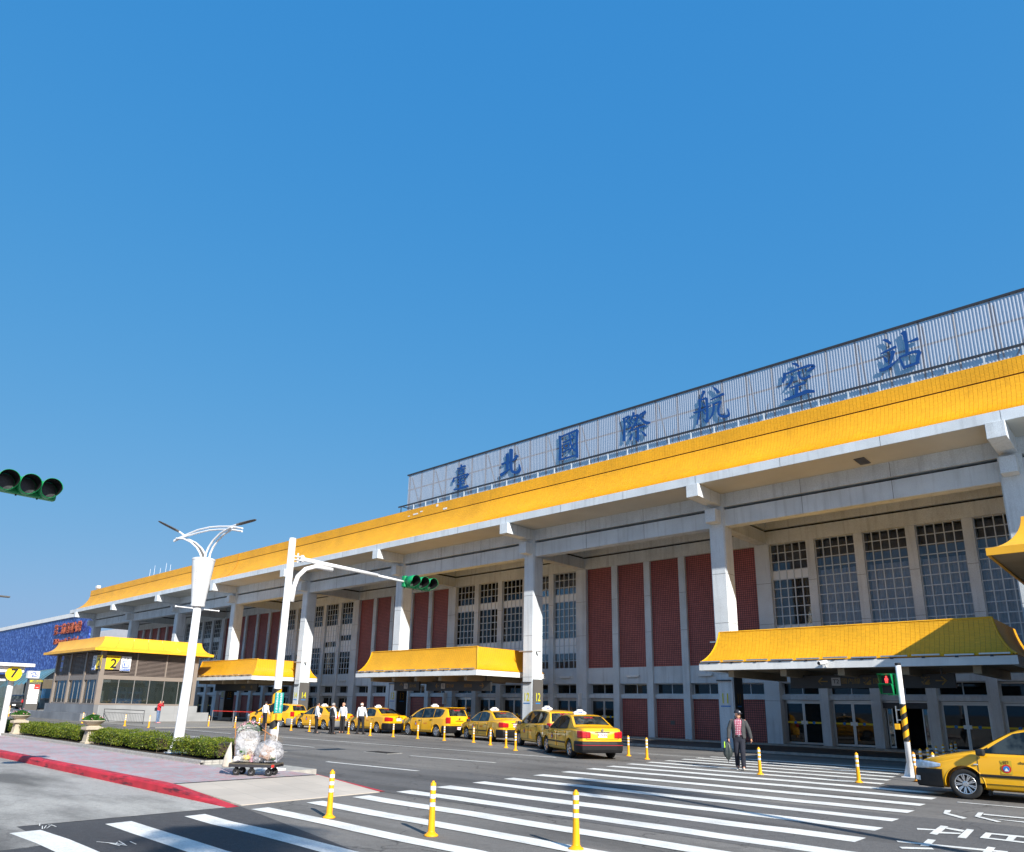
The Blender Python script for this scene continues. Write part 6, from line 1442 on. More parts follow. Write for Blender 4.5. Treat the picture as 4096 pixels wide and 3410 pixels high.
# ------------------------------------------------------------------ palms just outside the picture; their shadows fall on the crosswalk
def palm(x, y, h, label, seed):
    rr = random.Random(seed); p = empty('palm_tree', (x, y, 0)); tag(p, label, 'palm tree', 'palms beside the camera')
    MB().tube([(0,0,0),(.1,.05,h*.4),(.05,.1,h*.8),(0,.1,h)], [.15,.11,.09,.08], 12).build('trunk', 'twig', p, smooth=True)
    mb = MB()
    for f in range(17):
        az = f*2.4+rr.uniform(-.2,.2); el = rr.uniform(-.25,1.0); L2 = rr.uniform(1.3,1.8); pts = []
        for k in range(9):
            t = k/8; r_ = L2*t*math.cos(el*(1-.3*t)); z = h+L2*(math.sin(el)*t-.75*t*t)
            pts.append(Vector((r_*math.cos(az), r_*math.sin(az)+.1, z)))
        for k in range(1, 9):
            d = (pts[k]-pts[k-1]).normalized(); s_ = d.cross(Vector((0,0,1))).normalized()
            for j in range(3):
                c = pts[k-1].lerp(pts[k], j/3)
                for sg_ in (-1, 1):
                    ln = .55*math.sin(math.pi*min(.98,(k+j/3)/9.3))+.1
                    tip = c+s_*sg_*ln+d*.25-Vector((0,0,.18)); w = d*.028
                    mb.add([c-w, c+w, tip], [(0,1,2)])
        mb.tube(pts, [.03-.0025*k for k in range(9)], 5, False)
    mb.build('crown', 'hedge_leaf', p)
palm(4.3, 8.9, 9.4, 'tall palm beyond the right edge of the picture, shading the crosswalk', 21)
palm(4.7, -0.2, 9.0, 'tall palm right of the viewpoint, shading the nearest stripes', 22)
# ------------------------------------------------------------------ cars
MT['taxi_yellow'] = mat('taxi_yellow', (0.86, 0.44, 0.004), 0.35, var=0.03, vscale=2, coat=0.8)
MT['car_black'] = mat('car_black', (0.010, 0.010, 0.012), 0.3, var=0.1, coat=0.5)
MT['car_white'] = mat('car_white', (0.72, 0.72, 0.72), 0.35, var=0.03, coat=0.6)
MT['bumper_black'] = mat('bumper_black', (0.010, 0.010, 0.011), 0.45, var=0.3, vscale=5, coat=0.0, spec=.3)
MT['bumper_grey'] = mat('bumper_grey', (0.26, 0.27, 0.28), 0.4, metal=0.4, var=0.1)
MT['bumper_silver'] = mat('bumper_silver', (0.45, 0.45, 0.44), 0.3, metal=0.7, var=0.1)
MT['tyre'] = mat('tyre', (0.016, 0.016, 0.016), 0.85, var=0.2, vscale=10)
MT['rim'] = mat('rim', (0.62, 0.62, 0.63), 0.25, metal=0.85, var=0.08, vscale=10)
MT['rim_dark'] = mat('rim_dark', (0.10, 0.10, 0.105), 0.4, metal=0.6, var=0.1)
MT['trim'] = mat('trim', (0.012, 0.012, 0.012), 0.55, var=0.1)
MT['chrome'] = mat('chrome', (0.75, 0.75, 0.75), 0.12, metal=1.0, var=0.0)
MT['tail_red'] = mat('tail_red', (0.45, 0.010, 0.015), 0.15, var=0.15, vscale=12, coat=1.0)
MT['lamp_clear'] = mat('lamp_clear', (0.55, 0.62, 0.70), 0.12, metal=0.35, var=0.25, vscale=14, coat=1.0)
MT['plate'] = mat('plate', (0.78, 0.76, 0.76), 0.5, var=0.02)
MT['plate_red'] = mat('plate_red', (0.50, 0.02, 0.03), 0.5, var=0.0)
MT['seat'] = mat('seat', (0.5, 0.5, 0.48), 0.9, var=0.1)
def car_glass_mat():
    M = bpy.data.materials.new('car_glass'); M.use_nodes = True; b = M.node_tree.nodes['Principled BSDF']; nt = M.node_tree
    tc = nt.nodes.new('ShaderNodeTexCoord'); n = nt.nodes.new('ShaderNodeTexNoise'); n.inputs['Scale'].default_value = 3.5; n.inputs['Detail'].default_value = 3
    nt.links.new(tc.outputs['Object'], n.inputs[0])
    r = nt.nodes.new('ShaderNodeValToRGB'); e = r.color_ramp.elements; e[0].position = .42; e[0].color = (.006,.008,.009,1); e[1].position = .62; e[1].color = (.045,.055,.055,1)
    nt.links.new(n.outputs[0], r.inputs[0]); nt.links.new(r.outputs[0], b.inputs['Base Color'])
    b.inputs['Roughness'].default_value = .03; b.inputs['Specular IOR Level'].default_value = .55
    return M
MT['car_glass'] = car_glass_mat()
def lerp_prof(p, x):
    """p: list of (x, value), x descending or ascending"""
    q = sorted(p)
    if x <= q[0][0]: return q[0][1]
    for (a, va), (b, vb) in zip(q, q[1:]):
        if x <= b: return va+(vb-va)*(x-a)/max(1e-9, b-a)
    return q[-1][1]
KINDS = {
 'sedan': dict(xf=2.24, xr=-2.33, W=.852, zb=.20, rw=.305, fa=1.30, ra=-1.30,
    top=[(2.24,.62),(2.20,.69),(2.09,.755),(1.8,.845),(1.4,.93),(1.08,.985),(.95,1.06),(.70,1.22),(.45,1.365),(.30,1.42),(0,1.465),(-.3,1.475),(-.7,1.455),(-.95,1.40),(-1.2,1.27),(-1.45,1.135),(-1.62,1.075),(-1.9,1.06),(-2.18,1.045),(-2.28,1.01),(-2.33,.95)],
    belt=[(2.24,.58),(1.1,.88),(.3,.90),(-.6,.935),(-1.5,.98),(-2.33,.93)], gw=(.80,.92,.42),
    ws=(.44,1.03), rwn=(-1.47,-.93), hz=(.58,.76), tz=(.70,.94), tin=.44, bump=.60,
    win=[[(.92,.955),(.62,1.17),(.36,1.34),(.05,1.405),(.05,.955)], [(-.02,.955),(-.02,1.405),(-.45,1.405),(-.83,1.335),(-.92,1.22),(-.95,.99)]],
    doors=[(1.02,.03),(-.0,-.98)], plate_z=.80),
 'mpv': dict(xf=2.14, xr=-2.26, W=.850, zb=.21, rw=.315, fa=1.30, ra=-1.30,
    top=[(2.14,.68),(2.10,.76),(2.0,.83),(1.75,.92),(1.40,1.01),(1.22,1.05),(1.0,1.20),(.70,1.37),(.42,1.495),(.2,1.55),(-.2,1.585),(-.8,1.59),(-1.4,1.57),(-1.75,1.54),(-1.92,1.50),(-2.0,1.43),(-2.08,1.28),(-2.16,1.10),(-2.20,1.02),(-2.25,.90),(-2.26,.84)],
    belt=[(2.14,.64),(1.2,.92),(.3,.95),(-.8,1.0),(-2.1,1.03),(-2.26,.82)], gw=(.80,.95,.34),
    ws=(.36,1.20), rwn=(-2.15,-1.965), hz=(.64,.86), tz=(.74,1.06), tin=.62, bump=.62,
    win=[[(1.02,1.0),(.70,1.25),(.40,1.40),(.08,1.49),(.08,1.0)], [(.02,1.0),(.02,1.495),(-.5,1.51),(-.92,1.505),(-.92,1.03)], [(-1.0,1.03),(-1.0,1.50),(-1.5,1.475),(-1.78,1.42),(-1.72,1.22),(-1.55,1.08)]],
    doors=[(1.05,.06),(.03,-.98)], plate_z=.48),
}
BODY = {}
def car_fns(K):
    def wfun(x):
        d = max(0, (x-1.55)/(K['xf']-1.55)); e = max(0, (K['xr']+.55-x)/.55)
        return K['W']*(1-.24*min(1,d)**2.4)*(1-.16*min(1,e)**2.4)
    def T(x): return lerp_prof(K['top'], x)
    def B(x): return min(lerp_prof(K['belt'], x), T(x)-.05)
    g0, gz, gs = K['gw']
    def gw(x, z): return min((g0-(z-gz)*gs)*wfun(x)/K['W'], wfun(x)*.955)
    def section(x):
        w, t, b = wfun(x), T(x), B(x); zb = K['zb']
        d = max(0, (x-1.75)/(K['xf']-1.75)); e = max(0, (K['xr']+.35-x)/.35)
        zb = zb+.04*min(1,d)+.10*min(1,e)
        low = [(w*.80, zb), (w*.955, zb+.05), (w*.992, zb+.13), (w, .46+.2*(zb-.2)), (w, .60), (w*.992, min(.74, b-.10)), (w*.972, b-.035), (gw(x,b)+.012, b)]
        zt = t-.035
        up = [(gw(x,b+.012), b+.012), (gw(x,(b+zt)/2)+.006, (b+zt)/2), (gw(x,zt), max(zt,b+.014)), (gw(x,t)*.90, t-.012), (gw(x,t)*.6, t-.002), (0, t+.004)]
        return low+up
    return wfun, T, B, gw, section
def car_body(kind):
    if kind in BODY: return BODY[kind]
    K = KINDS[kind]; wfun, T, B, gw, section = car_fns(K)
    xs = sorted(set([K['xr'], K['xf']]+[p[0] for p in K['top']]+[K['xr']+i*(K['xf']-K['xr'])/44 for i in range(45)]), reverse=True)
    xs = [x for i, x in enumerate(xs) if i == 0 or xs[i-1]-x > .012]
    mb = MB(); rows = []
    for x in xs:
        s = section(x); rows.append([(x, y, z) for y, z in s]+[(x, -y, z) for y, z in s[::-1][1:]])
    n = len(rows[0]); mb.grid(rows, closed=True)
    for i, flip in ((0, False), (len(rows)-1, True)):
        r = rows[i]; cx = r[0][0]+(.035 if not flip else -.03); cz = sum(p[2] for p in r)/n
        o = len(mb.v)
        ring = [(cx, p[1]*.72, cz+(p[2]-cz)*.80) for p in r]; mb.v += ring; mb.v.append((cx+(.012 if not flip else -.012), 0, cz)); c = len(mb.v)-1
        for k in range(n):
            a, b = i*n+k, i*n+(k+1) % n
            mb.f.append((a, b, o+(k+1) % n, o+k) if flip else (b, a, o+k, o+(k+1) % n))
            mb.f.append((o+k, o+(k+1) % n, c) if flip else (o+(k+1) % n, o+k, c))
    me = mb.mesh('car_body'); bm = bmesh.new(); bm.from_mesh(me); bmesh.ops.recalc_face_normals(bm, faces=bm.faces); bm.to_mesh(me); bm.free()
    tmp = bpy.data.objects.new('tmp', me); COL.objects.link(tmp)
    cuts = []
    for ax in (K['fa'], K['ra']):
        for s in (-1, 1):
            c = MB().lathe([(K['rw']+.065, .52*s if s > 0 else -1.1), (K['rw']+.065, 1.1 if s > 0 else -.52)], 40, (ax, 0, K['rw']-.0), 'Y').mesh('cut')
            b2 = bmesh.new(); b2.from_mesh(c); bmesh.ops.recalc_face_normals(b2, faces=b2.faces); b2.to_mesh(c); b2.free()
            co = bpy.data.objects.new('cut', c); COL.objects.link(co); cuts.append(co)
            md = tmp.modifiers.new('b', 'BOOLEAN'); md.operation = 'DIFFERENCE'; md.solver = 'EXACT'; md.object = co
    dg = bpy.context.evaluated_depsgraph_get(); dg.update()
    out = bpy.data.meshes.new_from_object(tmp.evaluated_get(dg)); out.name = 'car_body'
    for o in cuts+[tmp]: bpy.data.objects.remove(o)
    bm = bmesh.new(); bm.from_mesh(out)
    for f in bm.faces:
        c = f.calc_center_median(); well = False
        for ax in (K['fa'], K['ra']):
            if math.hypot(c.x-ax, c.z-K['rw']) < K['rw']+.058 and abs(c.y) < K['W']*.96: well = True
            if abs(math.hypot(c.x-ax, c.z-K['rw'])-K['rw']-.063) < .01 and abs(f.normal.y) < .3: well = True
        f.material_index = 1 if (well or c.z < K['zb']+.045) else 0
        f.smooth = True
    for e in bm.edges: e.smooth = e.calc_face_angle(0) < R(32)
    bm.to_mesh(out); bm.free()
    BODY[kind] = out
    return out
def side_y(K, x, z):
    sec = car_fns(K)[4](x)
    for (y0, z0), (y1, z1) in zip(sec, sec[1:]):
        if z0-1e-6 <= z <= z1+1e-6 and z1 > z0: return y0+(y1-y0)*(z-z0)/(z1-z0)
    return sec[7][0]
def top_z(K, x, y):
    sec = car_fns(K)[4](x)[8:]
    for (y0, z0), (y1, z1) in zip(sec, sec[1:]):
        if y1-1e-6 <= abs(y) <= y0+1e-6 and y0 > y1: return z1+(z0-z1)*(abs(y)-y1)/(y0-y1)
    return sec[-1][1]
WH = {}
def wheel_meshes(r, style):
    key = (round(r, 3), style)
    if key in WH: return WH[key]
    ty = MB().lathe([(r*.66,-.085),(r*.70,-.095),(r*.93,-.10),(r,-.08),(r,.08),(r*.93,.10),(r*.70,.095),(r*.66,.085)], 40, axis='Y', cap=False)
    ty.f = [f[::-1] for f in ty.f]
    tm = ty.mesh('tyre', True); tm.materials.append(MT['tyre'])
    rm = MB(); q = r*.67
    rm.lathe([(q,.085),(q,.095),(q*.95,.098),(q*.91,.085),(q*.89,.045),(q*.5,.03),(.001,.03)], 40, axis='Y', cap=False)
    fwd = len(rm.f)
    nsp = {'multi': 9, 'five': 5, 'steel': 6}[style]
    rm2 = MB()
    for k in range(nsp):
        a = 2*math.pi*k/nsp
        for da in ((-.11, .11) if style == 'multi' else (0,)):
            w = .018 if style == 'multi' else .042
            p0 = Vector((math.cos(a+da*.3)*.05, .075, math.sin(a+da*.3)*.05)); p1 = Vector((math.cos(a+da)*q*.93, .088, math.sin(a+da)*q*.93))
            rm2.bar(p0, p1, w*1.3, .025, up=(0,1,0))
    rm2.lathe([(.055,.07),(.055,.095),(.04,.10),(.001,.10)], 16, axis='Y')
    m1 = rm.mesh('rim_barrel', True); m1.materials.append(MT['rim_dark'])
    m2 = rm2.mesh('rim_spokes'); m2.materials.append(MT['rim'])
    m3 = MB().lathe([(q*.90,.088),(q*.96,.101),(q*1.0,.097),(q*1.0,.09)], 40, axis='Y', cap=False).mesh('rim_lip', True); m3.materials.append(MT['rim'])
    WH[key] = (tm, m1, m2, m3); return WH[key]
def flat_poly(name, pts, m_, parent):
    return MB().add(pts, [tuple(range(len(pts)))]).build(name, m_, parent, fix=False)
def make_car(kind, name, loc, heading, label, cat, group=None, paint='taxi_yellow', bump_f='bumper_black', bump_r='bumper_black', plate='', taxi=True, rim='multi', strip=True, emblem=True, side_no='', steer=0, spoiler=False, rub_red=False):
    K = KINDS[kind]; wfun, T, B, gw, section = car_fns(K)
    c = empty(name, loc, heading); tag(c, label, cat, group)
    bme = car_body(kind)
    if paint != 'taxi_yellow': bme = bme.copy()
    elif not bme.materials: pass
    bme.materials.clear(); bme.materials.append(MT[paint]); bme.materials.append(MT['trim'])
    obj('body', bme, c)
    # plan curves for things wrapped round the ends
    def curve(end, x_from, y_to, off):
        pts = []
        xe = K['xf'] if end > 0 else K['xr']
        n = 10
        for k in range(n+1):
            x = x_from+(xe-x_from)*k/n; pts.append(Vector((x, wfun(x), 0)))
        w = wfun(xe)
        for k in range(1, 9):
            y = w+(y_to-w)*k/8
            t = min(1, (w-y)/(w*.28)); pts.append(Vector((xe+end*.034*t, y, 0)))
        out = []
        for i, p in enumerate(pts):
            t = (pts[min(i+1, len(pts)-1)]-pts[max(i-1, 0)]).normalized(); nrm = Vector((-t.y, t.x, 0))
            if nrm.dot(Vector((end*.3, 1, 0))) < 0: nrm = -nrm
            out.append(p+nrm*off)
        return out
    def wrap(name_, m_, end, x_from, y_to, prof_, both=True, parent=None, taper=None):
        """prof_: list of (offset, z)"""
        sides = (1, -1) if both else (1,)
        if y_to <= 0.0:      # full width band
            mb = MB(); rows = []
            for off, z in prof_:
                cv = curve(end, x_from, 0.0, off); rows.append([(p.x, p.y, z) for p in cv]+[(p.x, -p.y, z) for p in cv[::-1][1:]])
            mb.grid(rows); return mb.build(name_, m_, parent or c, smooth=False, fix=False)
        res = None
        for s in sides:
            rows = []
            for j, (off, z) in enumerate(prof_):
                cv = curve(end, x_from, y_to, off); r_ = []
                for i, p in enumerate(cv):
                    zz = z
                    if taper: zz = taper(i/(len(cv)-1), z)
                    r_.append((p.x, p.y*s, zz))
                rows.append(r_ if s*end > 0 else r_[::-1])
            res = MB().grid(rows).build(name_, m_, parent or c)
        return res
    zb_ = K['zb']
    wrap('rear_bumper', bump_r, -1, K['xr']+.42, 0, [(.0,zb_+.02),(.02,zb_+.05),(.035,zb_+.12),(.04,K['bump']-.10),(.03,K['bump']-.02),(.0,K['bump'])])
    wrap('front_bumper', bump_f, 1, K['fa']+.40, 0, [(.0,zb_-.0),(.02,zb_+.03),(.03,zb_+.12),(.035,K['hz'][0]-.10),(.025,K['hz'][0]-.03),(.0,K['hz'][0]-.005)])
    if rub_red: wrap('red_trim', 'plate_red', -1, K['xr']+.30, 0, [(.043,K['bump']-.135),(.045,K['bump']-.12)])
    tz0, tz1 = K['tz']
    wrap('tail_lamp', 'tail_red', -1, K['xr']+(.24 if kind == 'sedan' else .16), K['tin'], [(.004,tz0),(.018,tz0+.03),(.02,tz1-.04),(.004,tz1)], taper=(lambda t, z: z-(z-tz0)*.30*max(0, t-.45)) if kind == 'sedan' else None)
    hz0, hz1 = K['hz']
    wrap('head_lamp', 'lamp_clear', 1, K['fa']+.42, .42, [(.004,hz0),(.02,hz0+.03),(.016,hz1-.05),(.0,hz1-.01)], taper=lambda t, z: (hz0+hz1)/2-.01+(z-(hz0+hz1)/2)*max(.12, math.sin(math.pi*(.06+.80*t))**.6))
    wrap('fog_lamp', 'lamp_clear', 1, K['xf']-.10, .50, [(.046,zb_+.12),(.046,zb_+.21)])
    MB().box(K['xf']+.036, K['xf']+.05, -.34, .34, hz0+.02, hz0+.12).build('grille', 'trim', c)
    # glass: windscreen, rear screen, side lights
    def screen(name_, xa, xb, inset):
        rows = []
        for i in range(9):
            x = xa+(xb-xa)*i/8; hw = gw(x, T(x))*.93-inset
            nrm = Vector((-(T(x+.02)-T(x-.02))/.04, 0, 1)).normalized()*.007
            rows.append([(x+nrm.x, hw*(j/6-1), top_z(K, x, hw*(j/6-1))+nrm.z) for j in range(13)])
        o = MB().grid(rows).build(name_, 'car_glass', c, smooth=True); return o
    screen('windscreen', K['ws'][0], K['ws'][1], .0)
    rs = screen('rear_screen', K['rwn'][0], K['rwn'][1], .02)
    for s in (-1, 1):
        for poly in K['win']:
            # dark frame then the pane
            cx = sum(p[0] for p in poly)/len(poly); cz = sum(p[1] for p in poly)/len(poly)
            for nm, gr, off, m_ in (('window_trim', 1.05, .009, 'trim'), ('side_window', 1.0, .013, 'car_glass')):
                pts = []
                # densify outline
                P_ = [(cx+(px_-cx)*gr, cz+(pz_-cz)*gr) for px_, pz_ in poly]
                for i in range(len(P_)):
                    a, b = P_[i], P_[(i+1) % len(P_)]
                    for k in range(3): pts.append((a[0]+(b[0]-a[0])*k/3, a[1]+(b[1]-a[1])*k/3))
                v = [(px_, s*(gw(px_, pz_)+off), pz_) for px_, pz_ in pts]
                ctr = (cx, s*(gw(cx, cz)+off+.004), cz); n = len(v)
                fs = [(i, (i+1) % n, n) for i in range(n)]
                ar = sum(P_[i][0]*P_[(i+1) % len(P_)][1]-P_[(i+1) % len(P_)][0]*P_[i][1] for i in range(len(P_)))
                if (ar > 0) == (s > 0): fs = [f[::-1] for f in fs]
                MB().add(v+[ctr], fs).build(nm, m_, c)
        # doors
        for (xa, xb) in K['doors']:
            rows = []; zl, n = zb_+.14, 8
            for i in range(11):
                x = xa+(xb-xa)*i/10; r_ = []
                for j in range(n+1):
                    z = zl+(B(x)-.012-zl)*j/n; xx = x
                    if abs(x-xb) < 1e-6 and xb < -.5: xx = x + .07*(1-j/n)
                    r_.append((xx, s*(side_y(K, xx, z)+.003), z))
                rows.append(r_)
            if s < 0: rows = rows[::-1]
            d = MB().grid(rows).build('door', paint, c, smooth=True)
            gap = [rows[0][j] for j in range(n+1)], [rows[-1][j] for j in range(n+1)], [r_[0] for r_ in rows]
            mb = MB()
            for g_ in gap: mb.tube([(p[0], p[1]+s*.001, p[2]) for p in g_], .0055, 4, False)
            mb.build('door_gap', 'trim', d)
            hx = xb+.14; hz_ = B(hx)-.10
            MB().box(hx-.09, hx+.09, min(s*(side_y(K,hx,hz_)+.004), s*(side_y(K,hx,hz_)+.034)), max(s*(side_y(K,hx,hz_)+.004), s*(side_y(K,hx,hz_)+.034)), hz_-.016, hz_+.016).build('door_handle', paint if kind == 'sedan' else 'trim', d, bevel=.008)
            if strip:
                rr_ = []
                for i in range(7):
                    x = xa-.02+(xb+.06-xa)*i/6; yy = side_y(K, x, .5)
                    rr_.append([(x, s*(yy+.004), .475), (x, s*(yy+.022), .485), (x, s*(yy+.022), .52), (x, s*(yy+.004), .53)])
                MB().grid(rr_ if s < 0 else rr_[::-1]).build('rubbing_strip', 'trim', d)
        # mirror
        mx2 = K['doors'][0][0]-.10; mz = B(mx2)+.07
        MB().box(mx2-.07, mx2+.09, min(s*.86, s*1.02), max(s*.86, s*1.02), mz-.065, mz+.075).build('door_mirror', 'trim', c, bevel=.035)
        MB().add([(mx2+.22, s*(gw(mx2,mz)+.016), mz-.055),(mx2-.1, s*(gw(mx2,mz)+.016), mz-.055),(mx2-.1, s*(gw(mx2-.1,mz+.1)+.016), mz+.11)], [(0,1,2) if s < 0 else (2,1,0)]).build('mirror_gusset', 'trim', c)
        # wheel-arch lip
        for ax in (K['fa'], K['ra']):
            pts = []
            for k in range(25):
                a = -.25+(math.pi+.5)*k/24; x = ax+math.cos(a)*(K['rw']+.067); z = K['rw']+math.sin(a)*(K['rw']+.067)
                if z < zb_+.06: continue
                pts.append((x, s*(side_y(K, x, max(z, zb_+.06))+.002), z))
            MB().tube(pts, .010, 5, False).build('arch_lip', paint, c)
            tm, m1, m2, m3 = wheel_meshes(K['rw'], rim)
            w = obj('wheel', tm, c); w.location = (ax, s*(K['W']-.115), K['rw']); w.rotation_euler = (random.uniform(-.0,.0), random.uniform(0, 6), 0 if s > 0 else math.pi)
            if ax > 0 and steer: w.rotation_euler.z += steer
            for me_, nm in ((m1, 'rim_barrel'), (m2, 'rim_spokes'), (m3, 'rim_lip')): obj(nm, me_, w)
    # plates, badges
    xr_ = K['xr']-.036
    pz = K['plate_z']
    pl = MB().box(xr_-.02-(.03 if pz < .6 else 0), xr_+.01, -.17, .17, pz-.075, pz+.075).build('number_plate', 'plate', c)
    if plate: text('plate_text', plate, .125, 'plate_red', (xr_-.022-(.03 if pz < .6 else 0), 0, pz), (0,-1,0), (0,0,1), pl, .001, .002)
    pf = MB().box(K['xf']+.062, K['xf']+.08, -.17, .17, .34, .48).build('number_plate', 'plate', c)
    if plate: text('plate_text', plate, .125, 'plate_red', (K['xf']+.082, 0, .41), (0,1,0), (0,0,1), pf, .001, .002)
    MB().box(xr_-.025, xr_, -.27, .27, pz+.09 if pz > .6 else .86, (pz+.09 if pz > .6 else .86)+.03).build('boot_handle', 'chrome', c, bevel=.008)
    MB().lathe([(.001,0),(.045,0),(.045,.012),(.001,.015)], 16, (xr_-.014, 0, pz+.17 if pz > .6 else .98), 'X', cap=False).build('badge', 'chrome', c)
    if kind == 'sedan':
        g_ = []
        mb = MB()
        for s in (-1, 1):
            mb.tube([(K['xr']+.62, s*.72, T(K['xr']+.62)+.004-.02), (K['xr']+.10, s*.66, T(K['xr']+.10)-.03+.012), (xr_+.0, s*.60, .90), (xr_-.006, s*.58, .66)], .005, 4, False)
        mb.tube([(xr_-.006,-.58,.665),(xr_-.010,0,.655),(xr_-.006,.58,.665)], .005, 4, False)
        mb.build('boot_gap', 'trim', c)
    else:
        MB().tube([(xr_+.02,-.66,1.02),(xr_-.004,-.66,.68),(xr_-.006,.66,.68),(xr_+.02,.66,1.02)], .005, 4, False).build('hatch_gap', 'trim', c)
        if spoiler: MB().box(-2.10, -1.72, -.56, .56, 1.545, 1.575).build('roof_spoiler', paint, c, bevel=.02)
    if taxi:
        # crown-shaped roof sign
        tzr = 1.475 if kind == 'sedan' else 1.59; tx = -.15 if kind == 'sedan' else -.05
        prof_ = [(-.24,0),(-.25,.05),(-.20,.085),(-.13,.10),(-.10,.16),(.10,.16),(.13,.10),(.20,.085),(.25,.05),(.24,0)]
        tsg = MB().prism(prof_, lambda u, v: (tx-.07, u, tzr+v), lambda u, v: (tx+.07, u, tzr+v)).build('roof_sign', 'white_paint', c, fix=True, bevel=.012)
        for s in (-1, 1):
            text('lettering', 'TAXI', .085, 'sign_blue', (tx+s*.085, 0, tzr+.055), (0, s, 0), (0,0,1), tsg, .001, .003)
        if emblem:
            for s in (-1, 1):
                ex, ez = (.52, .66); yy = side_y(K, ex, ez)
                e_ = MB().lathe([(.001,0),(.085,0),(.085,.004),(.001,.004)], 22, (ex, s*(yy+.015)-.002, ez), 'Y', cap=False).build('emblem', 'sign_red', c, fix=True)
                MB().lathe([(.001,0),(.055,0),(.055,.003),(.001,.003)], 20, (ex, s*(yy+.0205)-.0015, ez), 'Y', cap=False).build('emblem_centre', 'bar_blue', e_, fix=True)
                MB().add([(ex-.04, s*(yy+.024), ez-.045),(ex+.04, s*(yy+.024), ez-.045),(ex, s*(yy+.024), ez+.02)], [(0,1,2) if s < 0 else (2,1,0)]).build('emblem_mark', 'sign_white', e_)
                text('lettering', side_no or '082', .07, 'board_dark', (ex, s*(yy+.017), ez+.125), (-s, 0, 0), (0,0,1), e_, .001, .002)
                text('side_lettering', plate.replace('-', ' ') if plate else 'TAXI', .085, 'plate_red', (-.32, s*(side_y(K, -.32, .70)+.006), .70), (-s,0,0), (0,0,1), c, .001)
        if plate:
            xm = K['rwn'][0]*.25+K['rwn'][1]*.75; sl = (T(xm+.02)-T(xm-.02))/.04; up_ = Vector((1, 0, sl)).normalized(); nr = Vector((-sl,0,1)).normalized()
            text('screen_lettering', plate.replace('-', ' '), .12, 'plate_red', tuple(Vector((xm, 0, top_z(K, xm, .1)))+nr*.014), (0,-1,0), tuple(up_), rs, .001, .002)
    return c
G = 'yellow taxis queueing at the rank'
make_car('sedan', 'taxi', (-17.11, 22.52, 0), R(147.8), 'yellow taxi saloon with black rear bumper at the end of the queue', 'taxi', G, plate='919-EK', rim='steel', rub_red=True, steer=.0)
make_car('mpv', 'taxi', (-21.26, 25.66, 0), R(151), 'tall yellow taxi half hidden by the last saloon of the queue', 'taxi', G, bump_r='taxi_yellow', bump_f='taxi_yellow', plate='TCA-86', strip=False)
make_car('sedan', 'taxi', (-26.76, 27.95, 0), R(163), 'yellow taxi saloon with black bumper, third from the right of the queue', 'taxi', G, plate='689-B7', rim='five')
make_car('mpv', 'taxi', (-31.92, 28.50, 0), R(176), 'yellow taxi hatchback with roof spoiler, in the middle of the queue', 'taxi', G, plate='TAA-807', strip=False, spoiler=True)
make_car('sedan', 'taxi', (-37.55, 28.75, 0), R(177), 'yellow taxi saloon with deep black rear quarter behind the white-haired driver', 'taxi', G, plate='714-B7', strip=False, side_no='117')
make_car('sedan', 'taxi', (-42.95, 28.42, 0), R(183), 'yellow taxi saloon with grey bumpers behind the group of drivers', 'taxi', G, bump_r='bumper_grey', bump_f='bumper_grey', plate='633-B7', rim='five', strip=False)
make_car('mpv', 'taxi', (-48.08, 28.03, 0), R(194), 'foremost yellow taxi with silver bumper behind the striped signal mast', 'taxi', G, bump_r='bumper_silver', bump_f='bumper_grey', plate='TAX-22', rim='multi', strip=False)
t8 = make_car('sedan', 'taxi', (-2.47, 19.24, 0), R(180), 'yellow taxi numbered 075 cut off by the right edge', 'taxi', None, plate='', rim='multi', side_no='075')
K = KINDS['sedan']
MB().box(K['xf']-.02, K['xf']+.055, -.55, .55, .455, .50).build('bumper_strip', 'bumper_silver', t8, bevel=.01)
MB().add([(.62,side_y(K,.62,.82)+.012,.82),(.42,side_y(K,.42,.82)+.012,.82),(.42,side_y(K,.42,.555)+.012,.555),(.62,side_y(K,.62,.555)+.012,.555)], [(0,1,2,3)]).build('emblem_backing', mat('backing_yellow', (0.55,0.38,0.02), .5), t8)
for s in (-1, 1):
    MB().box(1.02, 1.10, min(s*.852, s*.872), max(s*.852, s*.872), .70, .725).build('side_repeater', 'lamp_clear', t8, bevel=.008)
    MB().box(.88, .92, s*.62-.1, s*.62+.1, .10, .30).build('mud_flap', 'trim', t8)
make_car('mpv', 'parked_car', (-121.5, 31.0, 0), R(150), 'black people carrier parked at far left behind the bus stop sign', 'car', None, paint='car_black', plate='', taxi=False, strip=False).scale = (1.25,)*3
make_car('mpv', 'parked_car', (-122.0, 36.0, 0), R(165), 'white car parked behind the dark station pylon', 'car', None, paint='car_white', bump_r='car_white', bump_f='car_white', taxi=False, strip=False).scale = (1.2,)*3
# ------------------------------------------------------------------ people
MT['skin'] = mat('skin', (0.55, 0.27, 0.17), 0.55, var=0.06, vscale=6)
MT['shirt_white'] = mat('shirt_white', (0.78, 0.79, 0.80), 0.85, var=0.06, vscale=7, bump=.3, bscale=9)
MT['cloth_black'] = mat('cloth_black', (0.014, 0.014, 0.018), 0.9, var=0.25, vscale=8, bump=.3, bscale=10)
MT['cloth_navy'] = mat('cloth_navy', (0.016, 0.018, 0.030), 0.9, var=0.25, vscale=8, bump=.4, bscale=9)
MT['fleece'] = mat('fleece', (0.050, 0.052, 0.055), 0.95, var=0.15, vscale=10, fine=.2, fscale=150, bump=.3, bscale=12)
MT['cloth_red'] = mat('cloth_red', (0.62, 0.02, 0.03), 0.85, var=0.15, vscale=8)
MT['denim'] = mat('denim', (0.10, 0.16, 0.27), 0.9, var=0.3, vscale=10)
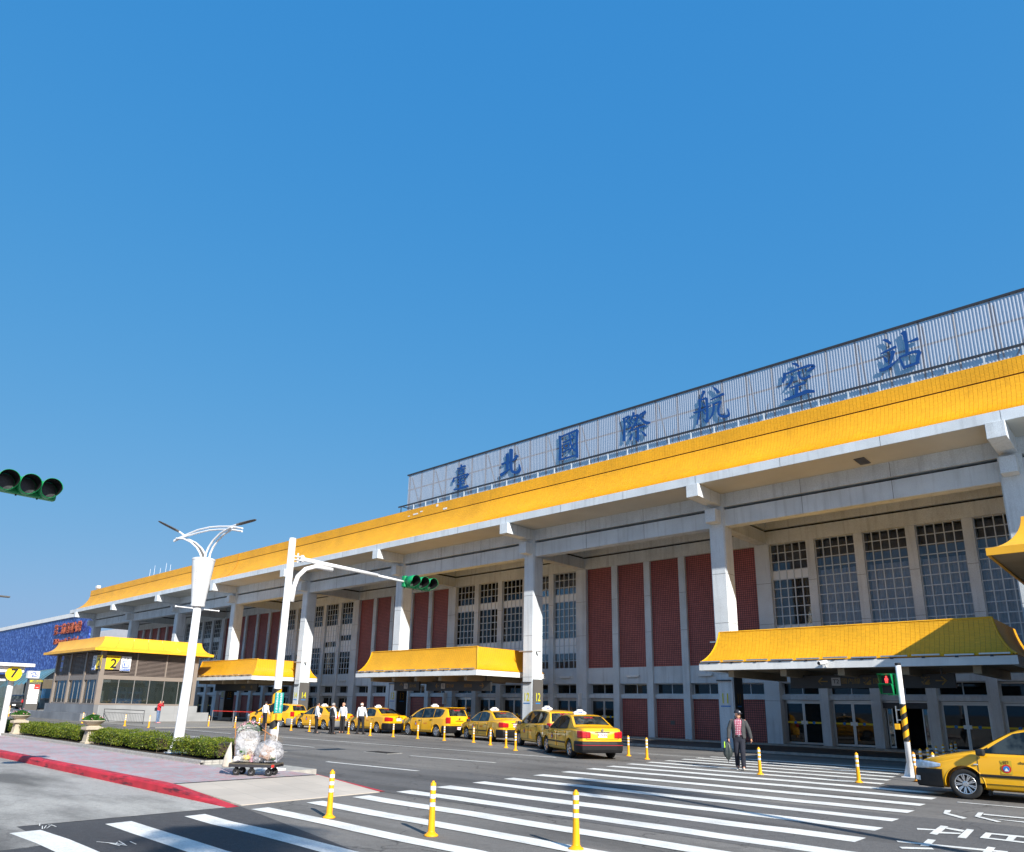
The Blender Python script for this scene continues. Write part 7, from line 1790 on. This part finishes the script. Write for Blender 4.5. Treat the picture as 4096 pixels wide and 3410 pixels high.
MT['hair_black'] = mat('hair_black', (0.012, 0.011, 0.010), 0.6, var=0.3, vscale=40)
MT['hair_grey'] = mat('hair_grey', (0.30, 0.29, 0.28), 0.7, var=0.3, vscale=40)
MT['hair_white'] = mat('hair_white', (0.62, 0.60, 0.57), 0.7, var=0.2, vscale=40)
MT['shoe_black'] = mat('shoe_black', (0.012, 0.012, 0.012), 0.4, var=0.1)
MT['shoe_white'] = mat('shoe_white', (0.62, 0.56, 0.48), 0.7, var=0.1)
MT['shoe_pink'] = mat('shoe_pink', (0.65, 0.25, 0.28), 0.7, var=0.1)
MT['plaid'] = brick_mat('plaid', (0.70, 0.62, 0.65), (0.58, 0.30, 0.35), (0.28, 0.04, 0.09), 0.05, 0.05, 0.013, axes=('Y', 'Z'), rough=.85, bump=0.0, blot=.1)
def remesh(o, vox, sm=6):
    md = o.modifiers.new('remesh', 'REMESH'); md.mode = 'VOXEL'; md.voxel_size = vox; md.use_smooth_shade = True
    s = o.modifiers.new('smooth', 'SMOOTH'); s.factor = .5; s.iterations = sm
    return o
def limb(mb, pts, rad, n=12):
    mb.tube(pts, rad, n)
    for p, r in zip(pts, rad): mb.ball(p, r, 12, 8)
def eloft(mb, secs, n=28, up=3):
    """smooth loft through ellipses (z, cx, rx, ry)"""
    S = []
    q = [secs[0]]+list(secs)+[secs[-1]]
    for i in range(1, len(q)-2):
        for k in range(up):
            t = k/up; S.append(tuple(.5*(2*b+(c-a)*t+(2*a-5*b+4*c-d)*t*t+(3*b-a-3*c+d)*t**3) for a, b, c, d in zip(q[i-1], q[i], q[i+1], q[i+2])))
    S.append(tuple(secs[-1]))
    def pw(v, e_): return math.copysign(abs(v)**e_, v)
    rows = [[(cx+pw(math.cos(2*math.pi*i/n), .9)*rx, pw(math.sin(2*math.pi*i/n), .85)*ry, z) for i in range(n)] for z, cx, rx, ry in S]
    o = len(mb.v); mb.grid(rows, closed=True); mb.f.append(tuple(o+i for i in range(n))[::-1]); e_ = len(mb.v)-n; mb.f.append(tuple(e_+i for i in range(n)))
    return mb
def hand(mb, wrist, d, palm_n, curl=.5, s=1.0):
    """palm, four fingers of unequal length and a thumb from the side of the palm"""
    d = Vector(d).normalized(); n = Vector(palm_n).normalized(); t = d.cross(n).normalized(); w = Vector(wrist)
    pc = w+d*.05*s
    for k in range(5): mb.ball(tuple(w+d*(.015+.018*k)*s), .026*s, 10, 6)
    for i, (off, ln) in enumerate(((-.030,.070),(-.010,.080),(.010,.076),(.029,.060))):
        base = w+d*.085*s+t*off*s; p1 = base+(d*math.cos(curl*.5)+n*math.sin(curl*.5))*ln*.45*s; p2 = p1+(d*math.cos(curl*1.5)+n*math.sin(curl*1.5))*ln*.55*s
        limb(mb, [tuple(w+d*.05*s+t*off*.8*s), tuple(base), tuple(p1), tuple(p2)], [.011*s,.0105*s,.0095*s,.008*s], 7)
    tb_ = w+d*.03*s-t*.030*s; t1 = tb_+(d*.6-t*.6+n*.3).normalized()*.035*s; t2 = t1+(d*.9-t*.1+n*.5).normalized()*.032*s
    limb(mb, [tuple(w+d*.02*s), tuple(tb_), tuple(t1), tuple(t2)], [.014*s,.0125*s,.011*s,.009*s], 7)
def person(loc, heading, label, h=1.70, top='shirt_white', bottom='cloth_black', shoes='shoe_black', hair='hair_black', bald=False, vest=None, jacket=None,
           armL=((.02,.27,1.16),(.06,.29,.90)), armR=((.02,-.27,1.16),(.06,-.29,.90)), legL=((.02,.10,.49),(.0,.11,.09)), legR=((.02,-.10,.49),(.0,-.11,.09)),
           footL=0.05, footR=-0.05, yaw=0.0, vox=.016, group=None, cap=None, handL=(0,0,-1), handR=(0,0,-1), female=False, toeL=0.0, toeR=0.0):
    p = empty('person', loc, heading); tag(p, label, 'person', group); k = h/1.70; p.scale = (k, k, k)
    sw = .165 if female else .185
    hipz = .90
    # body: one continuous surface
    mb = MB()
    for s, leg in ((1, legL), (-1, legR)):
        limb(mb, [(0, s*.085, hipz), leg[0], leg[1]], [.075, .052, .038])
        limb(mb, [leg[1], (leg[1][0]+.10, leg[1][1], .045)], [.04, .035])
    eloft(mb, [(.82,0,.09,.13),(.90,0,.10,.15),(1.02,0,.092,.138),(1.14,0,.098,.145),(1.26,.004,.105,.16),(1.36,0,.092,sw*.92),(1.43,-.005,.06,sw*.55)])
    limb(mb, [(-.01,0,1.38),(.0,0,1.47),(.01,0,1.53)], [.062,.055,.055])
    rot = Matrix.Rotation(yaw, 3, 'Z')
    def hd(v): q = rot @ Vector(v); return (q.x+.015, q.y, q.z+1.585)
    mb.ball(hd((-.008,0,.025)), .1, 18, 12, (.98,.80,1.02)); mb.ball(hd((.018,0,-.045)), .075, 16, 10, (.92,.82,1.0)); mb.ball(hd((.035,0,-.085)), .04, 12, 8, (1,1,.8))
    mb.ball(hd((.092,0,-.012)), .016, 8, 6, (1,.9,1.5)); mb.ball(hd((.085,0,-.06)), .02, 8, 6, (.8,1.5,.5)); mb.ball(hd((.075,0,.03)), .04, 10, 6, (.5,1.4,.4))
    for s in (-1, 1): mb.ball(hd((-.008, s*.082, -.008)), .026, 8, 8, (.6,.35,1.2))
    for s, arm, hdir in ((1, armL, handL), (-1, armR, handR)):
        limb(mb, [(0, s*sw, 1.40), arm[0], arm[1]], [.052, .038, .029])
        hand(mb, arm[1], hdir, (0, -s, 0) if abs(Vector(hdir).y) < .8 else (1,0,0))
    remesh(mb.build('body', 'skin', p, smooth=True), vox*.7, 3)
    mb = MB()
    for s in (-1, 1):
        mb.ball(hd((.082, s*.032, .012)), .011, 8, 6)
        mb.ball(hd((.088, s*.034, .038)), .012, 8, 5, (.5,1.5,.3))
    mb.ball(hd((.100, 0, -.066)), .010, 8, 5, (.4,2.2,.35))
    mb.build('eyes_and_mouth', 'hair_black', p)
    # trousers
    mb = eloft(MB(), [(.80,-.005,.10,.15),(.88,-.012,.122,.168),(.96,-.004,.118,.162),(1.04,0,.108,.150)])
    for s, leg in ((1, legL), (-1, legR)):
        a = Vector(leg[1])+Vector((0,0,-.02))
        limb(mb, [(0, s*.08, .90), leg[0], tuple(Vector(leg[0]).lerp(a, .6)), tuple(a)], [.105, .078, .072, .070])
    remesh(mb.build('trousers', bottom, p, smooth=True), vox, 4)
    # shoes
    for s, leg, yw, pitch in ((1, legL, footL, toeL), (-1, legR, footR, toeR)):
        mb = MB(); a = Vector(leg[1]); c_, s_ = math.cos(yw), math.sin(yw)
        for i in range(7):
            t = i/6; d = -.07+.25*t; mb.ball((a.x+c_*d, a.y+s_*d, a.z-.045+math.sin(pitch)*d-(.012 if t > .6 else 0)), .042, 10, 8, (1.1,.98,1.0-.25*t))
        remesh(mb.build('shoe', shoes, p, smooth=True), .012, 3)
    # top garment
    def torso(mb, g, lowz=.94):
        eloft(mb, [(lowz,-.004,.112+g,.155+g),(1.03,.004,.110+g,.150+g),(1.14,.006,.112+g,.152+g),(1.26,.006,.118+g,.168+g),(1.35,0,.106+g,sw*.98+g),(1.405,-.004,.085+g,sw*.84+g),(1.45,-.008,.058+g,.09+g)])
    mb = MB(); torso(mb, .008)
    limb(mb, [(-.01,0,1.42),(0,0,1.475)], [.075,.064])
    if not jacket:
        for s, arm in ((1, armL), (-1, armR)):
            limb(mb, [(0, s*(sw-.01), 1.395), arm[0], tuple(Vector(arm[0]).lerp(Vector(arm[1]), .97))], [.072, .056, .043])
    remesh(mb.build('shirt', top, p, smooth=True), vox, 7)
    if vest:
        mb = MB(); torso(mb, .018, .98); remesh(mb.build('vest', vest, p, smooth=True), vox, 4)
    if jacket:
        for s, arm in ((1, armL), (-1, armR)):
            mb = MB(); limb(mb, [(-.01, s*(sw-.035), 1.385), (-.005, s*(sw+.01), 1.36), arm[0], tuple(Vector(arm[0]).lerp(Vector(arm[1]), .99))], [.082, .080, .066, .052])
            remesh(mb.build('jacket_sleeve', jacket, p, smooth=True), vox, 8)
        rows = []; secs = [(.90,-.004,.150,.192,.62),(.96,0,.148,.188,.58),(1.05,.004,.146,.184,.54),(1.16,.004,.146,.186,.50),(1.27,.004,.146,.196,.50),(1.36,-.002,.130,sw+.022,.55),(1.415,-.008,.100,sw*.86+.012,.72),(1.45,-.014,.082,.105,.85),(1.49,-.018,.078,.085,.95)]
        for z, cx2, rx, ry, gap in secs:
            rows.append([(cx2+math.cos(a)*rx, math.sin(a)*ry+.004*math.sin(z*40+a*3), z) for a in [gap+(2*math.pi-2*gap)*i/40 for i in range(41)]])
        o = MB().grid(rows).build('jacket', jacket, p, smooth=True); md = o.modifiers.new('solid', 'SOLIDIFY'); md.thickness = .016; md.offset = 1
        sd = o.modifiers.new('sub', 'SUBSURF'); sd.levels = 1; sd.render_levels = 2
    # hair
    mb = MB(); q = MB().ball((0,0,0), 1, 22, 16); 
    vs = [Vector(v) for v in q.v]; keep = []
    for f in q.f:
        c_ = sum((vs[i] for i in f), Vector())/len(f)
        lim = (-.25 if not female else -.6)
        ok = (c_.z > lim and c_.x < .35) or c_.z > .55
        if bald: ok = (c_.x < -.05 and -.35 < c_.z < .45)
        if cap: ok = c_.x < .15 and -.42 < c_.z < .35
        if ok: keep.append(f)
    mb.v = [hd((v.x*(.106 if not cap else .101)-.010, v.y*(.088 if not cap else .080), v.z*.110+.022)) for v in vs]; mb.f = keep
    o = mb.build('hair', hair, p, smooth=True); md = o.modifiers.new('solid', 'SOLIDIFY'); md.thickness = .012 if not cap else .006; md.offset = 1
    if cap:
        vs2 = [hd((v.x*.112-.008, v.y*.095, v.z*.105+.050)) for v in vs]
        m2 = MB(); m2.v = vs2; m2.f = [f for f in q.f if sum(vs[i].z for i in f)/len(f) > -.05]
        cp_ = m2.build('cap', cap, p, smooth=True)
        rows = []
        for j in range(4):
            t = j/3; rows.append([hd((.085+.085*t*math.cos(a*.9), .092*math.sin(a)*(1-.18*t), .052-.018*t)) for a in [(-1.2+2.4*i/10) for i in range(11)]])
        o = MB().grid(rows).build('cap_peak', cap, cp_); md = o.modifiers.new('solid', 'SOLIDIFY'); md.thickness = .006
        m3 = MB()
        for (yy, zz, r_) in ((-.018,.085,.012),(0,.098,.014),(.018,.086,.012),(.0,.078,.012)): m3.ball(hd((.094-(zz-.08)*.5, yy, zz)), r_, 8, 5, (.5,1,1))
        m3.build('cap_logo', 'sign_white', cp_)
    return p
# the man walking over the crossing
man = person((-10.25, 21.5, 0), R(-66), 'man in dark fleece and plaid shirt with a navy cap, walking over the crosswalk', 1.70, top='plaid', bottom='cloth_navy', shoes='shoe_white', hair='hair_white', jacket='fleece', cap=MT['cloth_navy'],
       armL=((-.02,.29,1.16),(.03,.345,.92)), armR=((.03,-.28,1.16),(.10,-.30,.92)), legL=((.10,.085,.50),(.10,.09,.10)), legR=((-.0,-.09,.50),(-.18,-.085,.13)), yaw=.75, vox=.013, toeR=-.45, handL=(.1,.15,-1), handR=(.1,0,-1))
MB().box(.115,.125,-.13,.13,.965,1.0).build('belt', 'cloth_black', man, bevel=.003); MB().box(.128,.138,-.03,.03,.96,1.005).build('belt_buckle', 'chrome', man, bevel=.003)
# umbrella bag held in his right hand
MT['umbrella'] = mat('umbrella', (0.035, 0.045, 0.045), 0.4, var=0.2, vscale=8)
fm = Matrix.Rotation(R(-66), 3, 'Z'); hp = fm @ Vector((.10, -.34, 0))
ub = empty('folded_umbrella', (-10.25+hp.x, 21.5+hp.y, 0), R(-66)); tag(ub, 'dark folded umbrella with a yellow-green tag in the walking man’s hand', 'umbrella')
rows = []
for z, r_ in ((.26,.010),(.32,.035),(.40,.075),(.46,.088),(.58,.078),(.70,.055),(.78,.03),(.80,.014)):
    rows.append([(math.cos(a)*r_*(1+.5*abs(math.sin(a*2.5)))*.6, math.sin(a)*r_*(1+.5*abs(math.sin(a*2.5)))*1.1, z) for a in [2*math.pi*i/30 for i in range(30)]])
MB().grid(rows, closed=True).build('canopy', 'umbrella', ub, smooth=True)
MB().tube([(0,0,.18),(0,0,.86)], .008, 7).build('shaft', 'steel_dark', ub); MB().tube([(0,0,.80),(0,.02,.88),(0,-.02,.90)], .016, 8).build('handle', 'black', ub)
MB().box(.05,.075,-.10,-.07,.62,.80).build('tag', mat('tag_lime', (.45,.75,.03), .5), ub, bevel=.008)
GD = 'taxi drivers standing by the queue'
person((-46.6, 26.3, 0), R(100), 'driver in white shirt and dark trousers behind the striped signal mast', 1.70, group=GD, armL=((-.02,.26,1.16),(.05,.27,.90)), armR=((.0,-.27,1.16),(.10,-.30,.93)))
person((-37.2, 24.25, 0), R(62), 'driver in a white shirt with black hair, left of the two in vests', 1.70, group=GD, armL=((.05,.25,1.18),(.22,.18,1.05)), armR=((.0,-.27,1.16),(.08,-.33,.92)))
person((-36.75, 24.95, 0), R(75), 'dark-haired driver in black vest, half hidden behind the grey-haired one', 1.66, vest='cloth_black', group=GD)
person((-36.0, 24.5, 0), R(85), 'grey-haired driver in black vest over a white shirt', 1.68, vest='cloth_black', hair='hair_grey', group=GD, legL=((.04,.12,.49),(.0,.15,.09)), legR=((.02,-.12,.49),(.02,-.14,.09)))
person((-37.0, 25.9, 0), R(-80), 'balding driver facing the group, only his head showing', 1.72, bald=True, hair='hair_grey', group=GD)
person((-35.35, 26.0, 0), R(112), 'white-haired driver in white shirt standing apart with feet spread', 1.74, hair='hair_white', bald=True, group=GD, legL=((.06,.16,.50),(.0,.22,.09)), legR=((.02,-.13,.49),(.02,-.18,.09)), armR=((.0,-.28,1.16),(.10,-.30,.94)))
wm = person((-55.1, 22.7, .06), R(38), 'woman in a red jacket and jeans raising a camera beside the station exit', 1.56, top='cloth_red', bottom='denim', shoes='shoe_pink', hair='hair_black', female=True,
       armL=((.20,.20,1.30),(.27,.06,1.52)), armR=((.20,-.20,1.30),(.27,-.06,1.52)), handL=(0,-.3,1), handR=(0,.3,1))
cmr = empty('compact_camera', (-55.1+.30*math.cos(R(38)), 22.7+.30*math.sin(R(38)), .06+1.42), R(38)); tag(cmr, 'small dark camera held up by the woman in red', 'camera'); 
MB().box(-.02,.02,-.06,.06,-.035,.035).build('camera_body', 'black', cmr, bevel=.006); MB().tube([(.02,0,0),(.05,0,0)], .025, 12).build('lens', 'steel_dark', cmr)
sbg = empty('shoulder_bag', (-55.1, 22.7, .06), R(38)); tag(sbg, 'black shoulder bag hanging at the hip of the woman in red', 'bag')
MB().box(-.26,-.10,-.16,.14,.84,1.08).build('bag_body', 'cloth_black', sbg, bevel=.04); MB().tube([(-.16,-.12,1.05),(-.09,-.02,1.30),(.02,.12,1.36),(.10,.05,1.20)], .014, 6).build('strap', 'cloth_black', sbg)

# ------------------------------------------------------------------ rubbish cart
def bag_mat(name, tint, a):
    M = bpy.data.materials.new(name); M.use_nodes = True; nt = M.node_tree; b = nt.nodes['Principled BSDF']
    b.inputs['Base Color'].default_value = (*tint, 1); b.inputs['Roughness'].default_value = .22
    tc = nt.nodes.new('ShaderNodeTexCoord'); n = nt.nodes.new('ShaderNodeTexNoise'); n.inputs['Scale'].default_value = 9; n.inputs['Detail'].default_value = 6; n.inputs['Distortion'].default_value = 1.5
    nt.links.new(tc.outputs['Object'], n.inputs[0])
    bp = nt.nodes.new('ShaderNodeBump'); bp.inputs['Strength'].default_value = 1.0; bp.inputs['Distance'].default_value = .03
    nt.links.new(n.outputs[0], bp.inputs['Height']); nt.links.new(bp.outputs[0], b.inputs['Normal'])
    tr = nt.nodes.new('ShaderNodeBsdfTransparent'); tr.inputs[0].default_value = (.95,.96,1,1)
    mx = nt.nodes.new('ShaderNodeMixShader'); r = nt.nodes.new('ShaderNodeMapRange'); r.inputs[1].default_value = .35; r.inputs[2].default_value = .65; r.inputs[3].default_value = a-.25; r.inputs[4].default_value = a+.25
    nt.links.new(n.outputs[0], r.inputs[0]); nt.links.new(r.outputs[0], mx.inputs[0])
    nt.links.new(b.outputs[0], mx.inputs[1]); nt.links.new(tr.outputs[0], mx.inputs[2]); nt.links.new(mx.outputs[0], nt.nodes['Material Output'].inputs[0])
    return M
MT['bag_clear'] = bag_mat('bag_clear', (.56,.56,.57), .58)
MT['cardboard'] = mat('cardboard', (0.48, 0.25, 0.12), .85, var=.15, vscale=6)
MT['old_wood'] = mat('old_wood', (0.10, 0.085, 0.06), .9, var=.3, vscale=9)
MT['straw'] = mat('straw', (0.42, 0.27, 0.10), .9, var=.3, vscale=20)
MT['canvas'] = mat('canvas', (0.55, 0.50, 0.42), .9, var=.15, vscale=7, streak=.15)
MT['stick_wood'] = mat('stick_wood', (0.35, 0.15, 0.05), .6, var=.15)
CA = math.atan2(.60, .80)
cx_, cy_ = -15.42, 8.62
cart = empty('rubbish_cart', (cx_, cy_, .15), CA); tag(cart, 'low wooden rubbish cart on small black wheels beside the signal mast', 'cart')
for k in range(6): MB().box(-.58, .58, -.26+k*.088, -.26+k*.088+.08, .262, .290).build('deck_plank', 'old_wood', cart)
MB().box(-.58,.58,-.27,-.23,.20,.262).box(-.58,.58,.23,.27,.20,.262).box(-.54,-.48,-.23,.23,.2,.262).box(.48,.54,-.23,.23,.2,.262).build('deck_frame', 'steel_dark', cart)
for (x, y) in ((-.42,-.16),(-.02,-.20),(.40,-.16),(-.42,.16),(.40,.16)):
    w = MB().lathe([(.001,-.03),(.04,-.03),(.045,-.025),(.075,-.03),(.088,-.02),(.088,.02),(.075,.03),(.045,.025),(.04,.03),(.001,.03)], 20, (x, y, .088), 'Y', cap=False).build('wheel', 'tyre', cart, smooth=False, fix=True)
    MB().lathe([(.001,-.034),(.038,-.034),(.042,-.026)], 14, (x, y, .088), 'Y').build('hub', 'bumper_silver', w, fix=True)
    MB().box(x-.025, x+.025, y-.05, y-.035, .08, .24).box(x-.025, x+.025, y+.035, y+.05, .08, .24).box(x-.03, x+.03, y-.05, y+.05, .18, .2).build('caster_fork', 'black', cart)
MB().lathe([(.001,0),(.035,0),(.035,.03),(.001,.03)], 14, (.54, -.31, .24), 'Y', cap=False).build('rear_reflector', 'sign_red', cart, fix=True)
def blob(c, r, sc, seed, amp=.14, nu=36, nv=24):
    from mathutils import noise as mn
    mb = MB().ball((0,0,0), 1, nu, nv); out = []
    for v in mb.v:
        d = Vector(v); f = 1+amp*mn.noise(d*2.2+Vector((seed, 0, 0)))+amp*.55*mn.noise(d*6+Vector((0, seed, 0)))+amp*.3*mn.noise(d*13+Vector((0, 0, seed)))
        out.append((c[0]+d.x*r*sc[0]*f, c[1]+d.y*r*sc[1]*f, max(c[2]-r*sc[2]*.92, c[2]+d.z*r*sc[2]*f)))
    mb.v = out; return mb
def rubbish(parent, c, r, seed, n=12):
    rr = random.Random(seed); cols = ['cardboard', 'sign_white', 'flower_leaf', 'reflector', 'canvas', 'petal_pink', 'stick_wood', 'cardboard', 'reflector', 'canvas', 'sign_yellow', 'kerb_red']
    for k in range(n):
        p = Vector((rr.gauss(0,.5), rr.gauss(0,.5), rr.uniform(-.8,.45)))*r*.8; s = rr.uniform(.05,.11)
        blob((c[0]+p.x, c[1]+p.y, c[2]+p.z), s, (1.2,.9,.8), seed+k, .5, 12, 8).build('rubbish', cols[k % len(cols)], parent)
b1 = empty('rubbish_bag', (cx_-.27*math.cos(CA), cy_-.27*math.sin(CA), .44), CA); tag(b1, 'tall clear rubbish bag held open on a wire hoop, left on the cart', 'rubbish bag', 'clear rubbish bags on the cart')
rows = []
from mathutils import noise as mn_
for z, rx, ry in ((0,.18,.15),(.06,.24,.19),(.18,.28,.21),(.34,.30,.20),(.50,.30,.18),(.66,.29,.16),(.76,.28,.14)):
    r_ = []
    for i in range(40):
        a = 2*math.pi*i/40; f = 1+.10*mn_.noise(Vector((math.cos(a)*2, math.sin(a)*2, z*5)))+.05*mn_.noise(Vector((math.cos(a)*6, math.sin(a)*6, z*9)))
        zz = z*(1-.38*max(0, math.cos(a+1.2))*(z/.76)) + (.10*max(0, math.sin(a))*(z/.76))
        r_.append((math.cos(a)*rx*f, math.sin(a)*ry*f, zz))
    rows.append(r_)
MB().grid(rows, closed=True).build('bag_film', 'bag_clear', b1, smooth=True)
MB().tube([(math.cos(a)*.29, .02+math.sin(a)*.05, .52+.24*abs(math.sin(a))**.6) for a in [math.pi*i/16 for i in range(17)]], .008, 6).build('wire_hoop', 'steel_dark', b1)
MB().grid([[(math.cos(a)*.28*s_, .05+math.sin(a)*.03, .50+.24*abs(math.sin(a))**.6*s_) for a in [math.pi*i/16 for i in range(17)]] for s_ in (.02,.5,.98)]).build('bag_back', 'bag_clear', b1, smooth=True)
rubbish(b1, (0, 0, .20), .24, 41, 14)
b2 = empty('rubbish_bag', (cx_+.30*math.cos(CA)+.04, cy_+.30*math.sin(CA)-.06, .44), CA); tag(b2, 'round knotted clear bag of rubbish on the right of the cart, straw broom on it', 'rubbish bag', 'clear rubbish bags on the cart')
blob((0, 0, .24), .33, (1.05,.8,.82), 5.3).build('bag_film', 'bag_clear', b2, smooth=True)
blob((-.24, -.10, .06), .10, (1.1,1.0,.8), 9.3, .3).build('bag_film', 'bag_clear', b2, smooth=True)
MB().box(-.24, .02, -.16, -.02, .05, .34).build('cardboard_box', 'cardboard', b2, bevel=.01).rotation_euler = (0, .35, .2)
rubbish(b2, (0, 0, .20), .25, 61, 16)
bm_ = empty('straw_broom', (cx_+.36*math.cos(CA), cy_+.36*math.sin(CA), .95), CA+.2); tag(bm_, 'straw broom head lying on top of the round bag', 'broom')
mb = MB(); rr = random.Random(5)
for k in range(260):
    a = rr.uniform(-1.3, 1.3); s = Vector((rr.uniform(-.16,.02), rr.gauss(0,.05), rr.uniform(-.02,.07))); e = s+Vector((.10+rr.uniform(.02,.16), math.sin(a)*.16, rr.uniform(-.16,.05)))
    mb.add([tuple(s), tuple(s+Vector((0,.006,0))), tuple(e)], [(0,1,2)])
tag(mb.build('bristles', 'straw', bm_), kind='stuff')
MB().tube([(-.08,0,.04),(-.30,.05,.16)], .012, 6).build('handle', 'stick_wood', bm_)
for i, (x, y, ln, tx) in enumerate(((-.52,.02,.78,-.07),(.02,.28,.80,-.02))):
    st = empty('broom_stick', (cx_+x*math.cos(CA)-y*math.sin(CA), cy_+x*math.sin(CA)+y*math.cos(CA), .44), CA); tag(st, ('reddish broom stick standing at the left end of the cart', 'reddish stick standing behind the bags on the cart')[i], 'stick', 'sticks stuck in the cart')
    MB().tube([(0,0,0),(tx,0,ln)], .013, 8).build('stick', 'stick_wood', st)
sk = empty('cloth_sack', (cx_-.60*math.cos(CA)-.06, cy_-.60*math.sin(CA)-.06, .30), CA); tag(sk, 'off-white cloth sack hanging on the left end of the cart', 'sack')
rows = []
for z, rx in ((0,.10),(.03,.125),(.12,.115),(.28,.085),(.42,.055),(.50,.03),(.58,.012)):
    rows.append([(math.cos(a)*rx*(1+.1*math.sin(a*3+z*9))+.10*z, math.sin(a)*rx*.6, z) for a in [2*math.pi*i/24 for i in range(24)]])
mb = MB().grid(rows, closed=True); mb.f.append(tuple(range(23,-1,-1))); mb.build('sack_cloth', 'canvas', sk, smooth=True)

for o_ in (cart, b1, b2, sk): o_.scale = (.9, .9, .9)
